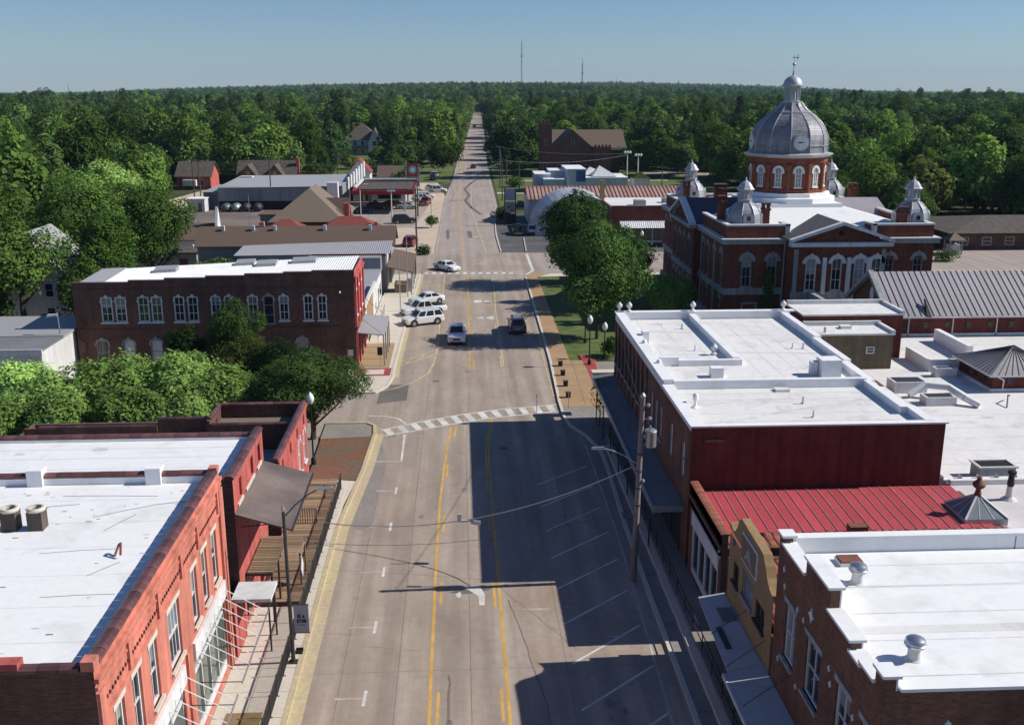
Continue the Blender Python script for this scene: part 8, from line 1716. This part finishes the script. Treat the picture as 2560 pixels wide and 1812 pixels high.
for i_, (x_, y_, h_, d_) in enumerate(((-34.5, 75.0, 4.4, 'low light green tree in front of the leftmost maple'), (-29.8, 75.5, 4.6, 'low light green tree behind the middle of the white roofs'), (-25.0, 75.6, 4.8, 'low light green tree in front of the tallest maple'), (-20.4, 74.6, 4.5, 'low light green tree behind the red parapets'))):
    tree('street_tree', d_, x_, y_, h_, 3.4, 0.2, 'leaf_light', 7500, 0.36, 141+i_, squash=1.0, nl=14)
tree('street_tree', 'small dark tree filling behind the corner shop', -15.0, 76.5, 5.4, 3.0, 0.3, 'leaf_blue', 6500, 0.32, 151, shape='long')
for i_, (x_, y_, h_, r_, d_) in enumerate(((-27.5, 322, 5.0, 4.2, 'low tree in front of the white hipped house, nearest the cottage'), (-36.5, 352, 4.5, 4.0, 'low tree on the slope below the white hipped house, left'), (-27.0, 368, 6.5, 4.6, 'rounded tree at the right corner of the white hipped house'), (-31.5, 395, 3.2, 3.2, 'bush on the lawn of the white hipped house'), (-45.5, 404, 5.2, 4.0, 'tree at the left corner of the white hipped house'), (-19.5, 314, 8.5, 5.2, 'dark rounded tree behind the filling station'), (-14.0, 338, 10.5, 5.4, 'dark tree between the grey van and the white hipped house'))):
    tree('lawn_tree', d_, x_, y_, h_, r_, 0.4, ('leaf_dark', 'leaf_olive', 'leaf_mid')[i_ % 3], 2600, 0.6, 171+i_, trunk=0.15)
# ---- woodland: prototypes, single trees, then the mass beyond
protos = []
PM = ['leaf_mid', 'leaf_dark', 'leaf_mid', 'leaf_olive', 'leaf_blue', 'leaf_bright', 'leaf_dark', 'leaf_mid']
PLAB = ['mid green broadleaf tree', 'dark green broadleaf tree', 'tall mid green tree', 'olive green tree', 'blue-green dense tree', 'bright green tree', 'dark pointed pine', 'wide low mid green tree']
WR = random.Random(77)
def blocked(x, y):
    cx = 0.02*(y-170) if y > 170 else 0
    if abs(x-3-cx) < 8.0 + (1.0 if y < 600 else 0) and y < 1080: return True
    if -66 < x < -14 and 160 < y < 276: return True
    if -80 < x < -40 and 270 < y < 296: return True
    if -50 < x < -24 and 385 < y < 440: return True
    if -36 < x < -12 and 276 < y < 312: return True
    if -0.116 < x/y < -0.066 and y < 442: return True
    if -13 < x < 0 and y < 330: return True
    if 0 < x < 56 and y < 312: return True
    if 22 < x < 54 and y < 348: return True
    if 54 < x < 72 and y < 316: return True
    if 80 < x < 120 and y < 196: return True
    if abs(x) < 40 and y < 255: return True
    if -12 > x > -75 and y < 160: return True
    return False
def cellpts():
    out = []
    y = 165.0
    while y < 900:
        st = 8.2+max(0, y-250)*0.006
        xm = y*0.62+45
        x = -xm
        while x < xm:
            px = x+WR.uniform(-0.75, 0.75)*st; py = y+WR.uniform(-0.75, 0.75)*st
            if not blocked(px, py): out.append((px, py))
            x += st
        y += st*0.95
    return out
pts = cellpts()
def vis_key(p):
    # size in view: near trees first
    return p[1]+0.25*abs(p[0])
pts.sort(key=vis_key)
LM = [(-58, 250, 'the long grey store'), (-51, 283, 'the twin-gabled brick house'), (-72, 289, 'the small red brick house'), (-39, 430, 'the white hipped house'), (-28, 304, 'the pale cottage'), (-12, 300, 'the filling station'), (36, 330, 'the church'), (66, 330, 'the pale car park by the church'), (97, 180, 'the park building'), (54, 150, 'the courthouse rear'), (-75, 170, 'the big left trees'), (13, 500, 'the far road poles'), (130, 230, 'the right picture edge'), (-120, 240, 'the left picture edge')]
def region(x, y):
    q = min(LM, key=lambda l: math.hypot(l[0]-x, l[1]-y)); d = math.hypot(q[0]-x, q[1]-y)
    w = ('left of' if x < q[0]-8 else 'right of') if abs(x-q[0]) > abs(y-q[1]) else ('behind' if y > q[1] else 'in front of')
    return '%s %s, %s' % (w, q[2], 'close by' if d < 25 else ('farther off' if d < 60 else 'deep in woods'))
near, farp = pts[:292], pts[292:]
for i in range(8):
    h = (14, 13, 16.5, 11, 14.5, 13, 18, 10.5)[i]; rad = (6.4, 5.8, 6.0, 5.2, 6.8, 6.0, 4.2, 7.2)[i]
    x, y = near[i*7]
    t = tree('woodland_tree', PLAB[i]+' '+region(x, y), x, y, h, rad, 1.2, PM[i], 4200, 0.85, 300+i*9, 'woodland trees', nl=(18, 14, 20, 12, 22, 16, 20, 18)[i], squash=0.9, trunk=0.3, conical=0.7 if i == 6 else 0.0, shape='long' if i in (2, 6) else 'quad')
    protos.append(t)
used = set(i*7 for i in range(8))
for j, (x, y) in enumerate(near):
    if j in used: continue
    k = WR.choices(range(8), (5, 5, 4, 2, 4, 3.0, 1.6, 4))[0]; s = WR.uniform(0.55, 1.08)*(1.25 if WR.random() < 0.3 else 1)
    copy_tree(protos[k], (x, y, terr(x, y)), WR.uniform(0, 6.28), (s, s, s*WR.uniform(0.9, 1.12)), ('small ' if s < 0.75 else 'large ' if s > 1.05 else '')+PLAB[k]+' '+region(x, y))
# the far woods as one mass (instanced crowns)
far = list(farp)
y = 900.0
while y < 6200:
    st = 9.5+(y-900)*0.0075
    xm = y*0.60+60; x = -xm
    while x < xm:
        px = x+WR.uniform(-0.8, 0.8)*st; py = y+WR.uniform(-0.8, 0.8)*st
        if not blocked(px, py) and (WR.random() < 0.94): far.append((px, py))
        x += st
    y += st*1.0
me = bpy.data.meshes.new('far_woods')
me.from_pydata([(x, y, terr(x, y)-(0.8 if y > 900 else 0)) for x, y in far], [], [])
sa = me.attributes.new('sc', 'FLOAT', 'POINT'); sa.data.foreach_set('value', [(WR.triangular(0.45, 1.5, 0.8) if y < 1300 else WR.uniform(0.78, 1.1))*(1.0+max(0, y-900)*0.00022) for x, y in far])
ra = me.attributes.new('rz', 'FLOAT', 'POINT'); ra.data.foreach_set('value', [WR.uniform(0, 6.28) for _ in far])
ka = me.attributes.new('kd', 'INT', 'POINT'); ka.data.foreach_set('value', [WR.choices(range(8), (5, 5, 3, 1.5, 4, 2.5, 1.0 if y < 1300 else 0.15, 5))[0] for x, y in far])
fw = bpy.data.objects.new('far_woods', me); col.objects.link(fw)
tag(fw, 'unbroken mass of woodland reaching to the horizon', 'woods', kind='stuff')
ng = bpy.data.node_groups.new('scatter_woods', 'GeometryNodeTree')
ng.interface.new_socket('Geometry', in_out='INPUT', socket_type='NodeSocketGeometry'); ng.interface.new_socket('Geometry', in_out='OUTPUT', socket_type='NodeSocketGeometry')
N = ng.nodes; Lk = ng.links
gi = N.new('NodeGroupInput'); go = N.new('NodeGroupOutput'); iop = N.new('GeometryNodeInstanceOnPoints'); jn = N.new('GeometryNodeJoinGeometry')
for t in reversed(protos):
    oi = N.new('GeometryNodeObjectInfo'); oi.transform_space = 'ORIGINAL'; oi.inputs['Object'].default_value = [c for c in t.children if c.name.startswith('crown')][0]; oi.inputs['As Instance'].default_value = True
    Lk.new(oi.outputs['Geometry'], jn.inputs[0])
def attr(nm, ty):
    a = N.new('GeometryNodeInputNamedAttribute'); a.data_type = ty; a.inputs['Name'].default_value = nm; return a
a_s, a_r, a_k = attr('sc', 'FLOAT'), attr('rz', 'FLOAT'), attr('kd', 'INT')
cx_ = N.new('ShaderNodeCombineXYZ'); Lk.new(a_r.outputs[0], cx_.inputs[2])
Lk.new(gi.outputs[0], iop.inputs['Points']); Lk.new(jn.outputs[0], iop.inputs['Instance']); iop.inputs['Pick Instance'].default_value = True
Lk.new(a_k.outputs[0], iop.inputs['Instance Index']); Lk.new(a_s.outputs[0], iop.inputs['Scale']); Lk.new(cx_.outputs[0], iop.inputs['Rotation'])
Lk.new(iop.outputs[0], go.inputs[0])
md = fw.modifiers.new('scatter', 'NODES'); md.node_group = ng
print('woods', len(near), len(far))

# ---- air
hz = MB().box(-9300, 9300, -450, 11300, -60, 190).build('haze', bpy.data.materials.new('haze_air'), kind='stuff', label='thin blue haze over the far woods', cat='haze')
hm = hz.data.materials[0]; hm.use_nodes = True; hm.node_tree.nodes.remove(hm.node_tree.nodes['Principled BSDF'])
pv_ = hm.node_tree.nodes.new('ShaderNodeVolumePrincipled'); pv_.inputs['Color'].default_value = (0.55, 0.78, 1.0, 1); pv_.inputs['Density'].default_value = 0.000055; pv_.inputs['Anisotropy'].default_value = 0.0
hm.node_tree.links.new(pv_.outputs[0], hm.node_tree.nodes['Material Output'].inputs['Volume'])
